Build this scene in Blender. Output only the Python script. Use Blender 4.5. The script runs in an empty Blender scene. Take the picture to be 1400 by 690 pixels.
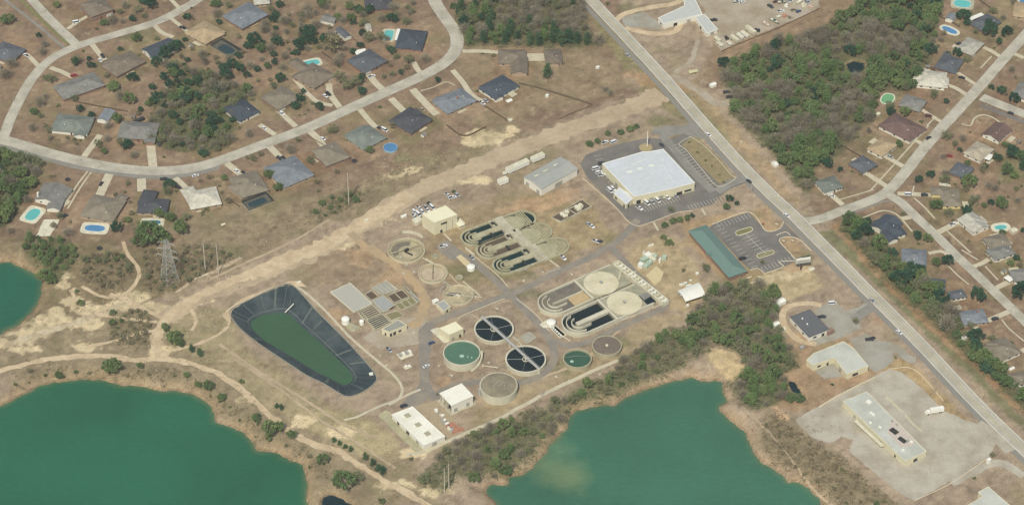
import bpy, math, random
import numpy as np
R = math.radians
random.seed(7); RNG = np.random.default_rng(7)
scene = bpy.context.scene
COL = scene.collection
# ------------------------------------------------------------------ camera
PITCH, HF, DIST = R(40), R(20), 1905.0
ca, sa = math.cos(PITCH), math.sin(PITCH)
CAM = np.array([0, -DIST*ca, DIST*sa])
cam = bpy.data.cameras.new('camera'); camo = bpy.data.objects.new('camera', cam); COL.objects.link(camo)
camo.location = CAM; camo.rotation_euler = (R(90)-PITCH, 0, 0)
cam.sensor_fit = 'HORIZONTAL'; cam.angle = HF; cam.clip_end = 30000; cam.clip_start = 10
scene.camera = camo
TH = math.tan(HF/2)
def G(x, y, z=0.0):
    """world point at height z seen at photo position (x, y)"""
    sx = (x/1400-.5)*2*TH; sy = (.5-y/690)*2*TH*690/1400
    d = np.array([sx, ca+sy*sa, -sa+sy*ca])
    t = (z-CAM[2])/d[2]
    p = CAM+d*t
    return (float(p[0]), float(p[1]))
TX = (0, 280, 560, 840, 1120); TY = (0, 172, 344, 516)
def T(c, r, x, y):
    s = 4.0107 if r < 3 else 3.964
    return (TX[c]+x/s, TY[r]+y/s)
def Z(x0, y0, s): return lambda x, y: (x0+x/s, y0+y/s)
ZA = Z(620, 280, 6.9); ZB = Z(720, 350, 5.52); ZC = Z(440, 370, 6.9); ZD = Z(520, 310, 6.9)
ZE = Z(580, 420, 5.52); ZF = Z(500, 510, 5.036); ZS = Z(760, 190, 5.52); ZH = Z(930, 280, 6.16)
ZG = Z(1040, 390, 5.52); ZL = Z(1140, 520, 6.9); ZK = Z(880, 340, 7.67)
def lst(f, *a): return [f(a[i], a[i+1]) for i in range(0, len(a), 2)]
def px(*a): return [(a[i], a[i+1]) for i in range(0, len(a), 2)]
def tl(c, r, *a): return [T(c, r, a[i], a[i+1]) for i in range(0, len(a), 2)]
def GP(pts, z=0.0): return [G(x, y, z) for x, y in pts]
# ------------------------------------------------------------------ tagging
ALL = []
def tag(o, label, cat, group=None, kind=None):
    o['label'] = label; o['category'] = cat
    if group: o['group'] = group
    if kind: o['kind'] = kind
    ALL.append(o); return o
def empty(name, loc, label, cat, group=None, rz=0):
    o = bpy.data.objects.new(name, None); COL.objects.link(o); o.location = loc; o.rotation_euler = (0, 0, rz)
    o.empty_display_size = 1
    return tag(o, label, cat, group)
def wloc(p):
    v = np.zeros(3)
    while p is not None: v += np.array(p.location); p = p.parent
    return v
class MB:
    def __init__(s): s.v = []; s.f = []; s.m = []; s.cur = 0
    def add(s, vs, fs):
        n = len(s.v); s.v += [tuple(map(float, q)) for q in vs]; s.f += [tuple(i+n for i in f) for f in fs]; s.m += [s.cur]*len(fs)
        return s
    def prism(s, poly, z0, z1, bottom=False):
        n = len(poly); a = sum(poly[i][0]*poly[(i+1) % n][1]-poly[(i+1) % n][0]*poly[i][1] for i in range(n))
        if a < 0: poly = poly[::-1]
        vs = [(x, y, z0) for x, y in poly]+[(x, y, z1) for x, y in poly]
        fs = [(i, (i+1) % n, n+(i+1) % n, n+i) for i in range(n)]+[tuple(range(n, 2*n))]
        if bottom: fs.append(tuple(range(n-1, -1, -1)))
        return s.add(vs, fs)
    def box(s, cx, cy, z0, z1, lx, ly, a=0, bottom=True):
        c, d = math.cos(a), math.sin(a)
        return s.prism([(cx+u*c-v*d, cy+u*d+v*c) for u, v in ((-lx/2, -ly/2), (lx/2, -ly/2), (lx/2, ly/2), (-lx/2, ly/2))], z0, z1, bottom)
    def bar(s, p, q, r=.1, n=4, r2=None):
        p = np.array(p, float); q = np.array(q, float); d = q-p; L = np.linalg.norm(d)
        if L < 1e-6: return s
        d /= L; a = np.cross(d, (0, 0, 1) if abs(d[2]) < .9 else (1, 0, 0)); a /= np.linalg.norm(a); b = np.cross(d, a)
        r2 = r if r2 is None else r2
        vs = []
        for c, rr in ((p, r), (q, r2)):
            for i in range(n):
                t = 2*math.pi*(i+.5)/n; vs.append(c+(a*math.cos(t)+b*math.sin(t))*rr)
        return s.add(vs, [(i, (i+1) % n, n+(i+1) % n, n+i) for i in range(n)]+[tuple(range(n, 2*n)), tuple(range(n-1, -1, -1))])
    def lathe(s, cx, cy, prof, n=48, a0=0, a1=2*math.pi):
        full = abs(a1-a0-2*math.pi) < 1e-6; m = n if full else n+1
        vs = []
        for i in range(m):
            t = a0+(a1-a0)*i/n
            for r, z in prof: vs.append((cx+r*math.cos(t), cy+r*math.sin(t), z))
        k = len(prof); fs = []
        for i in range(n):
            j = (i+1) % m
            for q in range(k-1): fs.append((i*k+q, j*k+q, j*k+q+1, i*k+q+1))
        return s.add(vs, fs)
    def ring_wall(s, inner, outer, z0, z1):
        """wall between two closed outlines with the same number of points"""
        n = len(inner)
        vs = [(x, y, z0) for x, y in outer]+[(x, y, z1) for x, y in outer]+[(x, y, z1) for x, y in inner]+[(x, y, z0) for x, y in inner]
        fs = []
        for i in range(n):
            j = (i+1) % n
            for k in range(3): fs.append((k*n+i, k*n+j, (k+1)*n+j, (k+1)*n+i))
        return s.add(vs, fs)
    def path_wall(s, pts, w, z0, z1):
        L = offset(pts, w/2); Rr = offset(pts, -w/2)
        return s.prism(L+Rr[::-1], z0, z1)
    def build(s, name, mat, parent=None, smooth=False):
        me = bpy.data.meshes.new(name)
        off = wloc(parent) if parent is not None else np.zeros(3)
        V = [(x-off[0], y-off[1], z-off[2]) for x, y, z in s.v]
        me.from_pydata(V, [], s.f)
        mats = mat if isinstance(mat, (list, tuple)) else [mat]
        for m in mats: me.materials.append(m)
        if len(mats) > 1: me.polygons.foreach_set('material_index', s.m)
        if smooth: me.polygons.foreach_set('use_smooth', [True]*len(me.polygons))
        me.update()
        o = bpy.data.objects.new(name, me); COL.objects.link(o); o.parent = parent
        return o
def offset(pts, d):
    out = []
    n = len(pts)
    for i in range(n):
        a = pts[max(i-1, 0)]; b = pts[min(i+1, n-1)]
        dx, dy = b[0]-a[0], b[1]-a[1]; L = math.hypot(dx, dy) or 1
        out.append((pts[i][0]-dy/L*d, pts[i][1]+dx/L*d))
    return out
def resample(pts, step):
    """Catmull-Rom through pts, then points every `step` metres"""
    P = [np.array(p, float) for p in pts]
    if len(P) > 2:
        P2 = [2*P[0]-P[1]]+P+[2*P[-1]-P[-2]]; out = []
        for i in range(1, len(P2)-2):
            for k in range(8):
                t = k/8; a, b, c, d = P2[i-1:i+3]
                out.append(.5*((2*b)+(-a+c)*t+(2*a-5*b+4*c-d)*t*t+(-a+3*b-3*c+d)*t**3))
        out.append(P[-1]); P = out
    seg = [0]
    for i in range(1, len(P)): seg.append(seg[-1]+np.linalg.norm(P[i]-P[i-1]))
    n = max(1, int(round(seg[-1]/step)))
    A = np.array(P); tt = np.linspace(0, seg[-1], n+1)
    return [(float(np.interp(t, seg, A[:, 0])), float(np.interp(t, seg, A[:, 1]))) for t in tt]
def fbm(x, y, seed=0, oct=3):
    """cheap value noise, arrays in, about -1..1 out"""
    tot = 0; amp = 1; s = 0
    for o in range(oct):
        xi = np.floor(x); yi = np.floor(y); fx = x-xi; fy = y-yi; fx = fx*fx*(3-2*fx); fy = fy*fy*(3-2*fy)
        def h(a, b):
            v = np.sin(a*127.1+b*311.7+seed*74.7+o*19.3)*43758.5453; return v-np.floor(v)
        v = (h(xi, yi)*(1-fx)+h(xi+1, yi)*fx)*(1-fy)+(h(xi, yi+1)*(1-fx)+h(xi+1, yi+1)*fx)*fy
        tot = tot+amp*(v*2-1); s += amp; amp *= .5; x = x*2.03+17; y = y*2.03+31
    return tot/s
def sdist(X, Y, poly):
    """signed distance to polygon: negative inside"""
    X = np.asarray(X, float); Y = np.asarray(Y, float)
    d = np.full(X.shape, 1e9); ins = np.zeros(X.shape, bool); n = len(poly)
    for i in range(n):
        ax, ay = poly[i]; bx, by = poly[(i+1) % n]
        ex, ey = bx-ax, by-ay; wx, wy = X-ax, Y-ay
        t = np.clip((wx*ex+wy*ey)/(ex*ex+ey*ey+1e-9), 0, 1)
        d = np.minimum(d, (wx-ex*t)**2+(wy-ey*t)**2)
        if ay != by:
            c = ((ay <= Y) & (by > Y)) | ((by <= Y) & (ay > Y))
            xi = ax+(Y-ay)/(by-ay)*ex
            ins ^= c & (X < xi)
    d = np.sqrt(d)
    return np.where(ins, -d, d)
# ------------------------------------------------------------------ materials
KALB = .80
def S(r, g, b):
    f = lambda c: ((c/255+.055)/1.055)**2.4 if c > 10 else c/255/12.92
    return (f(r)*KALB, f(g)*KALB, f(b)*KALB)
MATS = {}
def mk(name, rgb, rough=.85, var=.12, scale=.4, spec=.25, metal=0, rnd=0., bump=0., second=None, s2scale=.08, coord='pos'):
    if name in MATS: return MATS[name]
    m = bpy.data.materials.new(name); m.use_nodes = True; nt = m.node_tree; N = nt.nodes; L = nt.links
    b = N['Principled BSDF']; b.inputs['Roughness'].default_value = rough
    b.inputs['Specular IOR Level'].default_value = spec; b.inputs['Metallic'].default_value = metal
    geo = N.new('ShaderNodeNewGeometry')
    src = geo.outputs['Position']
    if coord == 'obj':
        tc = N.new('ShaderNodeTexCoord'); src = tc.outputs['Object']
    n1 = N.new('ShaderNodeTexNoise'); n1.inputs['Scale'].default_value = scale; n1.inputs['Detail'].default_value = 5; n1.inputs['Roughness'].default_value = .65
    L.new(src, n1.inputs['Vector'])
    mr = N.new('ShaderNodeMapRange'); mr.inputs[1].default_value = .3; mr.inputs[2].default_value = .7
    mr.inputs[3].default_value = 1-var; mr.inputs[4].default_value = 1+var
    L.new(n1.outputs[0], mr.inputs[0])
    base = None
    if second is not None:
        n2 = N.new('ShaderNodeTexNoise'); n2.inputs['Scale'].default_value = s2scale; n2.inputs['Detail'].default_value = 6; n2.inputs['Roughness'].default_value = .6
        L.new(src, n2.inputs['Vector'])
        m2 = N.new('ShaderNodeMapRange'); m2.inputs[1].default_value = .42; m2.inputs[2].default_value = .62; L.new(n2.outputs[0], m2.inputs[0])
        mx = N.new('ShaderNodeMix'); mx.data_type = 'RGBA'; mx.inputs[6].default_value = (*rgb, 1); mx.inputs[7].default_value = (*second, 1)
        L.new(m2.outputs[0], mx.inputs[0]); base = mx.outputs[2]
    mul = N.new('ShaderNodeVectorMath'); mul.operation = 'SCALE'
    if base is None: mul.inputs[0].default_value = rgb
    else: L.new(base, mul.inputs[0])
    fac = mr.outputs[0]
    if rnd:
        oi = N.new('ShaderNodeObjectInfo'); r2 = N.new('ShaderNodeMapRange'); r2.inputs[3].default_value = 1-rnd; r2.inputs[4].default_value = 1+rnd
        L.new(oi.outputs['Random'], r2.inputs[0]); mm = N.new('ShaderNodeMath'); mm.operation = 'MULTIPLY'
        L.new(fac, mm.inputs[0]); L.new(r2.outputs[0], mm.inputs[1]); fac = mm.outputs[0]
    L.new(fac, mul.inputs['Scale']); L.new(mul.outputs[0], b.inputs['Base Color'])
    if bump:
        bp = N.new('ShaderNodeBump'); bp.inputs['Strength'].default_value = bump; bp.inputs['Distance'].default_value = .3
        L.new(n1.outputs[0], bp.inputs['Height']); L.new(bp.outputs[0], b.inputs['Normal'])
    MATS[name] = m; return m
CONC = mk('concrete', S(196, 188, 160), var=.14, scale=.5, second=S(176, 168, 140), s2scale=.15)
CONCW = mk('pale_concrete', S(226, 220, 192), var=.08, scale=.5, second=S(208, 202, 172), s2scale=.2)
CONCD = mk('weathered_concrete', S(168, 162, 128), var=.18, scale=.5, second=S(186, 178, 142), s2scale=.1)
WHITE = mk('white_paint', S(240, 238, 222), var=.05, scale=.3)
CREAM = mk('cream_paint', S(225, 217, 182), var=.06, scale=.3)
DARKM = mk('dark_metal', S(60, 60, 58), rough=.5)
GREYM = mk('grey_metal', S(165, 165, 155), rough=.5, var=.08)
GALV = mk('galvanised_steel', S(178, 180, 172), rough=.45, var=.1)
WOODM = mk('weathered_wood', S(150, 138, 118), var=.2, scale=2)
GLASS = mk('window_glass', S(52, 60, 66), rough=.15, spec=.5, var=.05)
def dup(root, loc, rz, label, group=None, scale=None):
    r = root.copy(); COL.objects.link(r); r.location = loc; r.rotation_euler = (0, 0, rz); r['label'] = label
    if group: r['group'] = group
    if scale: r.scale = scale
    ALL.append(r)
    for ch in list(root.children):
        c = ch.copy(); COL.objects.link(c); c.parent = r
        for g in ch.children:
            d = g.copy(); COL.objects.link(d); d.parent = c
    return r
# ------------------------------------------------------------------ ponds and terrain height
P1 = tl(0, 2, 0, 60, 60, 60, 130, 90, 190, 130, 230, 165, 232, 220, 210, 270, 170, 340, 100, 400, 30, 430, 0, 450)+px(-60, 470, -90, 400, -60, 355)
P2 = tl(0, 3, 0, 150, 60, 125, 120, 90, 200, 55, 300, 25, 370, 15, 450, 8, 550, 10, 610, 25, 650, 40, 750, 48, 850, 70, 950, 68, 1040, 90, 1110, 125)+tl(1, 3, 40, 150, 60, 240, 150, 275, 220, 300, 250, 340, 280, 400, 370, 400, 420, 430, 500, 460, 545, 500, 550, 560, 545, 620, 560, 690)+px(430, 720, 440, 800, -120, 800, -120, 590, -50, 570)
P3 = tl(2, 3, 450, 575, 530, 580, 545, 545, 620, 520, 670, 490, 710, 440, 740, 400, 760, 360, 800, 320, 850, 280, 870, 210, 910, 180, 980, 160, 1050, 150)+tl(3, 3, 0, 150, 60, 110, 150, 75, 250, 40, 340, 15, 420, 0, 470, 20, 540, 15, 580, 30, 590, 80, 610, 130, 560, 160, 570, 180, 620, 230, 700, 290, 735, 350, 750, 400, 800, 460, 900, 520, 940, 570, 980, 560, 1050, 600, 1110, 655)+px(1140, 720, 1170, 800, 680, 800, 690, 720)+tl(2, 3, 470, 690, 430, 640, 415, 600)
P4 = tl(4, 0, 148, 352, 190, 338, 250, 348, 245, 380, 222, 400, 212, 425, 190, 432, 178, 405, 160, 385)
P5 = tl(1, 3, 640, 655, 680, 638, 740, 660, 790, 690)+px(480, 705, 440, 705)
P6 = tl(3, 3, 935, 15, 975, 25, 1012, 80, 1000, 92, 965, 75, 945, 45)
PONDS = [(P1, -4., 13), (P2, -4., 13), (P3, -4., 13), (P4, -1.2, 5), (P5, -3., 8), (P6, -1.2, 5)]
PONDW = [(GP(p, z), z, w) for p, z, w in PONDS]
RIM = tl(1, 2, 138, 345, 150, 312, 240, 265, 350, 212, 440, 177, 490, 190, 545, 245, 600, 310, 690, 400, 780, 490, 880, 600, 932, 665)+tl(1, 3, 930, 15, 895, 52, 840, 85, 780, 102, 740, 90, 640, 30)+tl(1, 2, 560, 678, 440, 600, 290, 500, 190, 418)
LWT = tl(1, 2, 250, 395, 262, 372, 300, 352, 350, 342, 412, 335, 450, 342, 490, 370, 530, 410, 600, 470, 680, 545, 760, 620, 800, 665)+tl(1, 3, 802, 8, 795, 25, 775, 37, 755, 40, 730, 30, 680, 2)+tl(1, 2, 610, 655, 480, 575, 350, 500, 275, 440)
RIMW = GP(RIM, .15); LWW = GP(LWT, -4.)
def H(X, Y, full=False):
    X = np.asarray(X, float); Y = np.asarray(Y, float); h = np.zeros(X.shape); shore = np.full(X.shape, 99.)
    nz = fbm(X*.16, Y*.16, 3)*1.6+fbm(X*.5, Y*.5, 4)*.6
    for poly, z, w in PONDW:
        A = np.array(poly); m = (X > A[:, 0].min()-25) & (X < A[:, 0].max()+25) & (Y > A[:, 1].min()-25) & (Y < A[:, 1].max()+25)
        if not m.any(): continue
        d = sdist(X[m], Y[m], poly)+nz[m]*(1 if w > 6 else .5)
        t = np.clip(d/w, 0, 1); hh = z*(1-(1-(1-t)**2)*1.0)
        hh = np.where(d < 0, z+np.maximum(d*.6, -3), hh)
        h[m] = np.minimum(h[m], hh); shore[m] = np.minimum(shore[m], d*(13/w))
    A = np.array(RIMW); m = (X > A[:, 0].min()-5) & (X < A[:, 0].max()+5) & (Y > A[:, 1].min()-5) & (Y < A[:, 1].max()+5)
    if m.any():
        d = sdist(X[m], Y[m], RIMW); h[m] = np.minimum(h[m], np.clip(d+.8, -6, 0)*1.6)
    return (h, shore) if full else h
def h1(x, y): return float(H(np.array([x]), np.array([y]))[0])
# ------------------------------------------------------------------ ground colours: what the soil and the grass are made of
LAWN = S(144, 122, 98); TAN = S(167, 148, 123); SAND = S(218, 198, 156); PLANT = S(160, 142, 116); GRN = S(116, 118, 80); SCRUB = S(134, 120, 88); ORG = S(186, 156, 120)
PAINT = [  # (outline, colour, edge softness in m, raggedness in m, strength)
 (px(-60, -60, 845, -60, 850, 60, 870, 128, 760, 165, 640, 215, 560, 245, 440, 300, 330, 350, 230, 340, 100, 340, -60, 330), LAWN, 4, 5, 1),
 (px(1060, -60, 1460, -60, 1460, 600, 1390, 560, 1330, 500, 1200, 370, 1120, 290, 1090, 240, 1080, 120, 960, 120, 985, 60), LAWN, 4, 5, 1),
 (px(230, 300, 480, 255, 640, 195, 700, 165, 720, 180, 560, 260, 420, 320, 300, 375, 240, 385), S(146, 130, 102), 5, 7, 1),
 (px(620, 60, 820, 65, 870, 120, 700, 165, 640, 170), S(152, 134, 104), 4, 3, .8),
 (px(0, 330, 130, 330, 220, 340, 330, 350, 240, 400, 150, 440, 0, 470), SCRUB, 6, 8, .9),
 (px(0, 440, 150, 410, 240, 420, 300, 420, 330, 470, 420, 540, 560, 620, 600, 690, 400, 690, 260, 520, 0, 515), S(150, 135, 106), 5, 6, 1),
 (px(210, 420, 310, 425, 330, 470, 440, 545, 530, 590, 540, 620, 420, 590, 300, 510, 240, 480), S(164, 150, 114), 5, 4, .9),
 (px(440, 560, 500, 575, 550, 600, 545, 625, 500, 625, 430, 590, 400, 560), S(176, 162, 120), 5, 5, .7),
 (px(420, 330, 480, 318, 530, 350, 575, 400, 560, 410, 480, 390, 410, 385, 395, 350), S(158, 138, 110), 3, 3, .9),
 (px(640, 235, 760, 190, 860, 165, 900, 180, 790, 215, 700, 260, 640, 290, 600, 270), PLANT, 3, 3, .8),
 (px(620, 290, 700, 262, 790, 280, 820, 310, 780, 360, 640, 400, 560, 350), S(160, 141, 108), 5, 4, 1),
 (px(716, 300, 800, 270, 850, 330, 780, 345, 740, 330), S(170, 150, 112), 3, 4, .9),
 (px(690, 290, 720, 270, 760, 262, 790, 270, 740, 290, 715, 300), S(198, 162, 122), 4, 4, .7),
 (px(840, 470, 870, 445, 920, 425, 940, 430, 900, 455, 850, 490, 700, 560, 640, 590, 650, 560, 740, 520), S(170, 152, 116), 4, 3, .9),
 (px(850, 340, 890, 320, 930, 330, 960, 380, 960, 420, 920, 425, 880, 385), S(180, 160, 122), 4, 4, .9),
 (px(930, 300, 1050, 285, 1085, 320, 1100, 345, 1110, 375, 1070, 395, 1000, 390, 940, 330), S(172, 146, 108), 3, 3, .8),
 (px(1030, 385, 1100, 360, 1130, 390, 1100, 400, 1060, 412), S(196, 176, 134), 4, 5, .9),
 (px(1080, 460, 1110, 450, 1200, 470, 1210, 500, 1120, 560, 1060, 560), S(168, 140, 106), 4, 4, .8),
 (px(1085, 570, 1120, 600, 1170, 640, 1240, 700, 1150, 700, 1040, 600, 1050, 560), S(152, 138, 108), 5, 6, .9),
 (px(965, 470, 1000, 480, 1025, 510, 1010, 520, 985, 505, 960, 490), S(208, 184, 138), 2, 4, .95),
 (tl(3, 3, 840, 150, 880, 140, 940, 220, 900, 215), S(214, 176, 138), 2, 2, .9),
 (px(905, 130, 940, 120, 985, 165, 1000, 195, 1040, 250, 1080, 290, 1060, 290, 1000, 215, 950, 155), S(140, 134, 92), 3, 3, .7),
 (px(925, 112, 950, 110, 1010, 180, 1050, 225, 1095, 285, 1070, 265, 1005, 195), S(168, 146, 108), 2, 3, .8),
 (px(800, 5, 845, 45, 905, 110, 945, 165, 930, 165, 880, 125, 820, 50), S(140, 132, 90), 2, 2, .8),
 (px(1118, 318, 1160, 355, 1215, 405, 1265, 455, 1330, 515, 1400, 590, 1400, 575, 1330, 500, 1250, 425, 1180, 350, 1140, 315), S(124, 124, 86), 2, 2, .85),
 (px(1132, 308, 1160, 335, 1215, 395, 1265, 445, 1330, 502, 1400, 570, 1400, 556, 1330, 490, 1250, 415, 1180, 345, 1145, 305), S(170, 136, 100), 1.5, 2, .9),
 (px(985, 178, 1010, 190, 1070, 250, 1110, 285, 1080, 275, 1020, 215), S(186, 160, 124), 2, 3, .6),
 (px(1170, 505, 1240, 490, 1290, 540, 1340, 590, 1320, 590, 1270, 545, 1240, 510), S(178, 152, 106), 2, 2, .8),
 (px(980, 60, 1130, 0, 1200, -40, 1210, 0, 1130, 40, 1040, 75, 985, 95, 950, 110), S(152, 128, 100), 3, 4, .8),
 (px(845, 100, 910, 100, 960, 125, 900, 130), S(200, 158, 118), 2, 3, .5),
]
def blob(x, y, rx, ry, col, soft=1.5, rag=6, st=.95):
    PAINT.append(([(x+rx*math.cos(t/10*2*math.pi), y+ry*math.sin(t/10*2*math.pi)) for t in range(10)], col, soft, rag, st))
for a in ((672, 186, 34, 10), (655, 195, 20, 5), (560, 232, 22, 6), (545, 240, 12, 5), (75, 430, 20, 10), (130, 425, 30, 9), (45, 450, 30, 7), (20, 465, 26, 7),
          (180, 408, 18, 9), (210, 418, 22, 8), (100, 408, 10, 16), (158, 425, 22, 8), (130, 475, 26, 5), (30, 478, 26, 4), (88, 380, 7, 12), (700, 178, 8, 3), (1050, 385, 14, 5), (1078, 372, 26, 7), (640, 246, 30, 6), (150, 418, 40, 6), (232, 428, 20, 10), (275, 410, 26, 7), (60, 440, 40, 7), (118, 444, 26, 5), (30, 455, 30, 6), (222, 478, 16, 8), (330, 545, 10, 4), (420, 575, 20, 5), (480, 590, 24, 4), (545, 660, 22, 8), (600, 670, 26, 7), (470, 330, 26, 8), (520, 300, 24, 6), (1055, 395, 16, 6), (560, 615, 20, 5)):
    blob(*a, SAND)
for a in ((705, 287, 20, 4), (1083, 366, 18, 5), (690, 185, 10, 4), (495, 352, 18, 12), (535, 375, 12, 10), (775, 268, 18, 5), (460, 432, 14, 8), (520, 440, 14, 8), (604, 520, 12, 5), (870, 104, 16, 6), (920, 118, 12, 5)):
    blob(*a, ORG, st=.75)
for a in ((190, 50, 24, 12), (55, 18, 14, 6), (730, 215, 20, 5), (640, 372, 34, 12), (700, 375, 34, 9), (740, 350, 30, 8), (835, 330, 12, 8), (820, 262, 5, 10), (905, 165, 20, 8), (45, 388, 16, 26), (862, 12, 18, 8), (1240, 50, 30, 14), (1230, 130, 18, 10), (1380, 225, 22, 26), (1350, 205, 12, 22),
          (305, 345, 26, 9), (560, 218, 20, 6), (715, 402, 34, 8), (770, 500, 30, 8), (830, 470, 30, 8), (200, 240, 12, 6), (905, 285, 18, 6), (940, 275, 14, 6), (1105, 350, 10, 8), (420, 240, 22, 8), (1255, 60, 20, 10)):
    blob(*a, GRN, 4, 5, .55)
for _ in range(46):   # lots whose winter lawn is paler or greyer
    x = random.uniform(20, 840); y = random.uniform(5, 300)
    if y > 300-(x-200)*.3: continue
    blob(x, y, random.uniform(10, 28), random.uniform(6, 14), random.choice([S(158, 134, 106), S(136, 116, 88), S(150, 130, 98), S(128, 116, 80), S(160, 132, 104)]), 4, 5, .6)
for _ in range(34):
    x = random.uniform(1180, 1400); y = random.uniform(10, 470)
    blob(x, y, random.uniform(8, 22), random.uniform(5, 12), random.choice([S(164, 136, 108), S(138, 118, 88), S(148, 132, 98), S(126, 120, 82), S(168, 140, 112)]), 3, 4, .6)
def ground():
    st = 1.3
    xs = np.arange(-440, 440, st); ys = np.arange(-330, 420, st)
    X, Y = np.meshgrid(xs, ys)
    # fade the far side rows outward so the sheet follows the view
    x = X.ravel(); y = Y.ravel()
    h, shore = H(x, y, True)
    col = np.tile(np.array(TAN), (len(x), 1))
    for i, (poly, c, soft, rag, stg) in enumerate(PAINT):
        W = GP(poly); A = np.array(W)
        m = (x > A[:, 0].min()-12) & (x < A[:, 0].max()+12) & (y > A[:, 1].min()-12) & (y < A[:, 1].max()+12)
        if not m.any(): continue
        xx, yy = x[m], y[m]
        d = sdist(xx, yy, W)+fbm(xx*.12, yy*.12, i)*rag*1.3+fbm(xx*.6, yy*.6, i+9)*rag*.5
        a = np.clip(.5-d/soft, 0, 1)[:, None]*stg
        col[m] = col[m]*(1-a)+np.array(c)*a
    for k, (hx, hy, an, lw, ld) in enumerate(LOTS):
        m = (np.abs(x-hx) < 40) & (np.abs(y-hy) < 40); dx = x[m]-hx; dy = y[m]-hy; u = dx*math.cos(an)+dy*math.sin(an); v = -dx*math.sin(an)+dy*math.cos(an)
        dd = np.maximum(np.abs(u)-lw/2, np.abs(v)-ld/2)+fbm(x[m]*.3, y[m]*.3, k)*1.2
        c = [S(160, 132, 102), S(138, 122, 92), S(150, 134, 100), S(126, 120, 82), S(166, 142, 114), S(140, 112, 86)][k*5 % 6]; a = np.clip(.5-dd/1.6, 0, 1)[:, None]*.5
        mow = 1+.05*np.sign(np.sin(v*1.6+k))[:, None]
        col[m] = col[m]*(1-a)+np.array(c)*a*mow
    # broad differences in the soil and dry grass
    n1 = fbm(x*.02, y*.02, 50)[:, None]; n2 = fbm(x*.09, y*.09, 51, 4)[:, None]; n3 = fbm(x*.35, y*.35, 52, 3)[:, None]; n4 = fbm(x*.05+9, y*.05, 53, 4)[:, None]
    n5 = fbm(x*.22+40, y*.22, 57, 4)[:, None]
    col *= 1+.12*n1+.24*n2+.32*n3
    g = np.clip(n4*2.2-.45, 0, 1)*.5; col = col*(1-g)+np.array(S(134, 128, 88))*g
    t = np.clip(n5*3-.8, 0, 1)*.4; col = col*(1-t)+np.array(S(196, 176, 138))*t
    w = np.clip(n1[:, 0]*0+(-n5[:, 0])*3-.8, 0, 1)[:, None]*.42; col = col*(1-w)+np.array(S(108, 92, 68))*w
    # wood floor: leaf litter and shade-tolerant cover
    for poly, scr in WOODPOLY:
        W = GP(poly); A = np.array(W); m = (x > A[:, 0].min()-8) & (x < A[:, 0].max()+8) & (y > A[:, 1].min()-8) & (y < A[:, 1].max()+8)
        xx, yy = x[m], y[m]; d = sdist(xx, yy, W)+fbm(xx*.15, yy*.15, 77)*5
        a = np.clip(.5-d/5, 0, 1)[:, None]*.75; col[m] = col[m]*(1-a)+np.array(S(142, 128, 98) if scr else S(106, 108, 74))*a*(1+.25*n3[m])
    # bare bank just above the water
    b = np.clip(1-(shore-1.0)/7, 0, 1)*np.clip((shore+3)/3, 0, 1)
    b = (b*(.62+.45*fbm(x*.25, y*.25, 60)))[:, None].clip(0, .9)
    bankc = np.array(S(178, 152, 116)); col = col*(1-b)+bankc*b*(1+.2*n3)
    lip = np.clip(1-np.abs(shore-.5)/1.0, 0, 1)[:, None]*.7; col = col*(1-lip)+np.array(S(96, 84, 58))*lip
    h = h+np.where(shore < 60, 0, 0)
    nx, ny = len(xs), len(ys)
    co = np.stack([x, y, h], 1).astype(np.float32)
    I = np.arange(nx*ny).reshape(ny, nx)
    q = np.stack([I[:-1, :-1], I[:-1, 1:], I[1:, 1:], I[1:, :-1]], -1).reshape(-1, 4)
    # outer sheet to the horizon
    n0 = len(co); x0, x1, y0, y1 = xs[0], xs[-1], ys[0], ys[-1]; F = 8000
    ext = np.array([(x0, y0, 0), (x1, y0, 0), (x1, y1, 0), (x0, y1, 0), (-F, -F, 0), (F, -F, 0), (F, F, 0), (-F, F, 0)], np.float32)
    ext[:, 2] = [h[0], h[nx-1], h[-1], h[-nx], 0, 0, 0, 0]
    co = np.concatenate([co, ext]); col = np.concatenate([col, np.tile(np.array(LAWN), (8, 1))])
    q = np.concatenate([q, n0+np.array([(4, 5, 1, 0), (5, 6, 2, 1), (6, 7, 3, 2), (7, 4, 0, 3)])])
    me = bpy.data.meshes.new('ground')
    me.vertices.add(len(co)); me.vertices.foreach_set('co', co.ravel())
    me.loops.add(q.size); me.loops.foreach_set('vertex_index', q.ravel().astype(np.int32))
    me.polygons.add(len(q)); me.polygons.foreach_set('loop_start', np.arange(0, q.size, 4, dtype=np.int32)); me.polygons.foreach_set('loop_total', np.full(len(q), 4, np.int32))
    me.update(calc_edges=True)
    at = me.color_attributes.new('soil', 'FLOAT_COLOR', 'POINT')
    at.data.foreach_set('color', np.concatenate([col.clip(0, 1), np.ones((len(col), 1))], 1).astype(np.float32).ravel())
    me.polygons.foreach_set('use_smooth', [True]*len(me.polygons))
    m = bpy.data.materials.new('soil_and_dry_grass'); m.use_nodes = True; N = m.node_tree.nodes; L = m.node_tree.links; b = N['Principled BSDF']
    b.inputs['Roughness'].default_value = .95; b.inputs['Specular IOR Level'].default_value = .1
    a = N.new('ShaderNodeAttribute'); a.attribute_name = 'soil'; ge = N.new('ShaderNodeNewGeometry')
    n1 = N.new('ShaderNodeTexNoise'); n1.inputs['Scale'].default_value = .9; n1.inputs['Detail'].default_value = 6; n1.inputs['Roughness'].default_value = .75
    L.new(ge.outputs['Position'], n1.inputs['Vector'])
    mr = N.new('ShaderNodeMapRange'); mr.inputs[1].default_value = .3; mr.inputs[2].default_value = .7; mr.inputs[3].default_value = .66; mr.inputs[4].default_value = 1.34; L.new(n1.outputs[0], mr.inputs[0])
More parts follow.
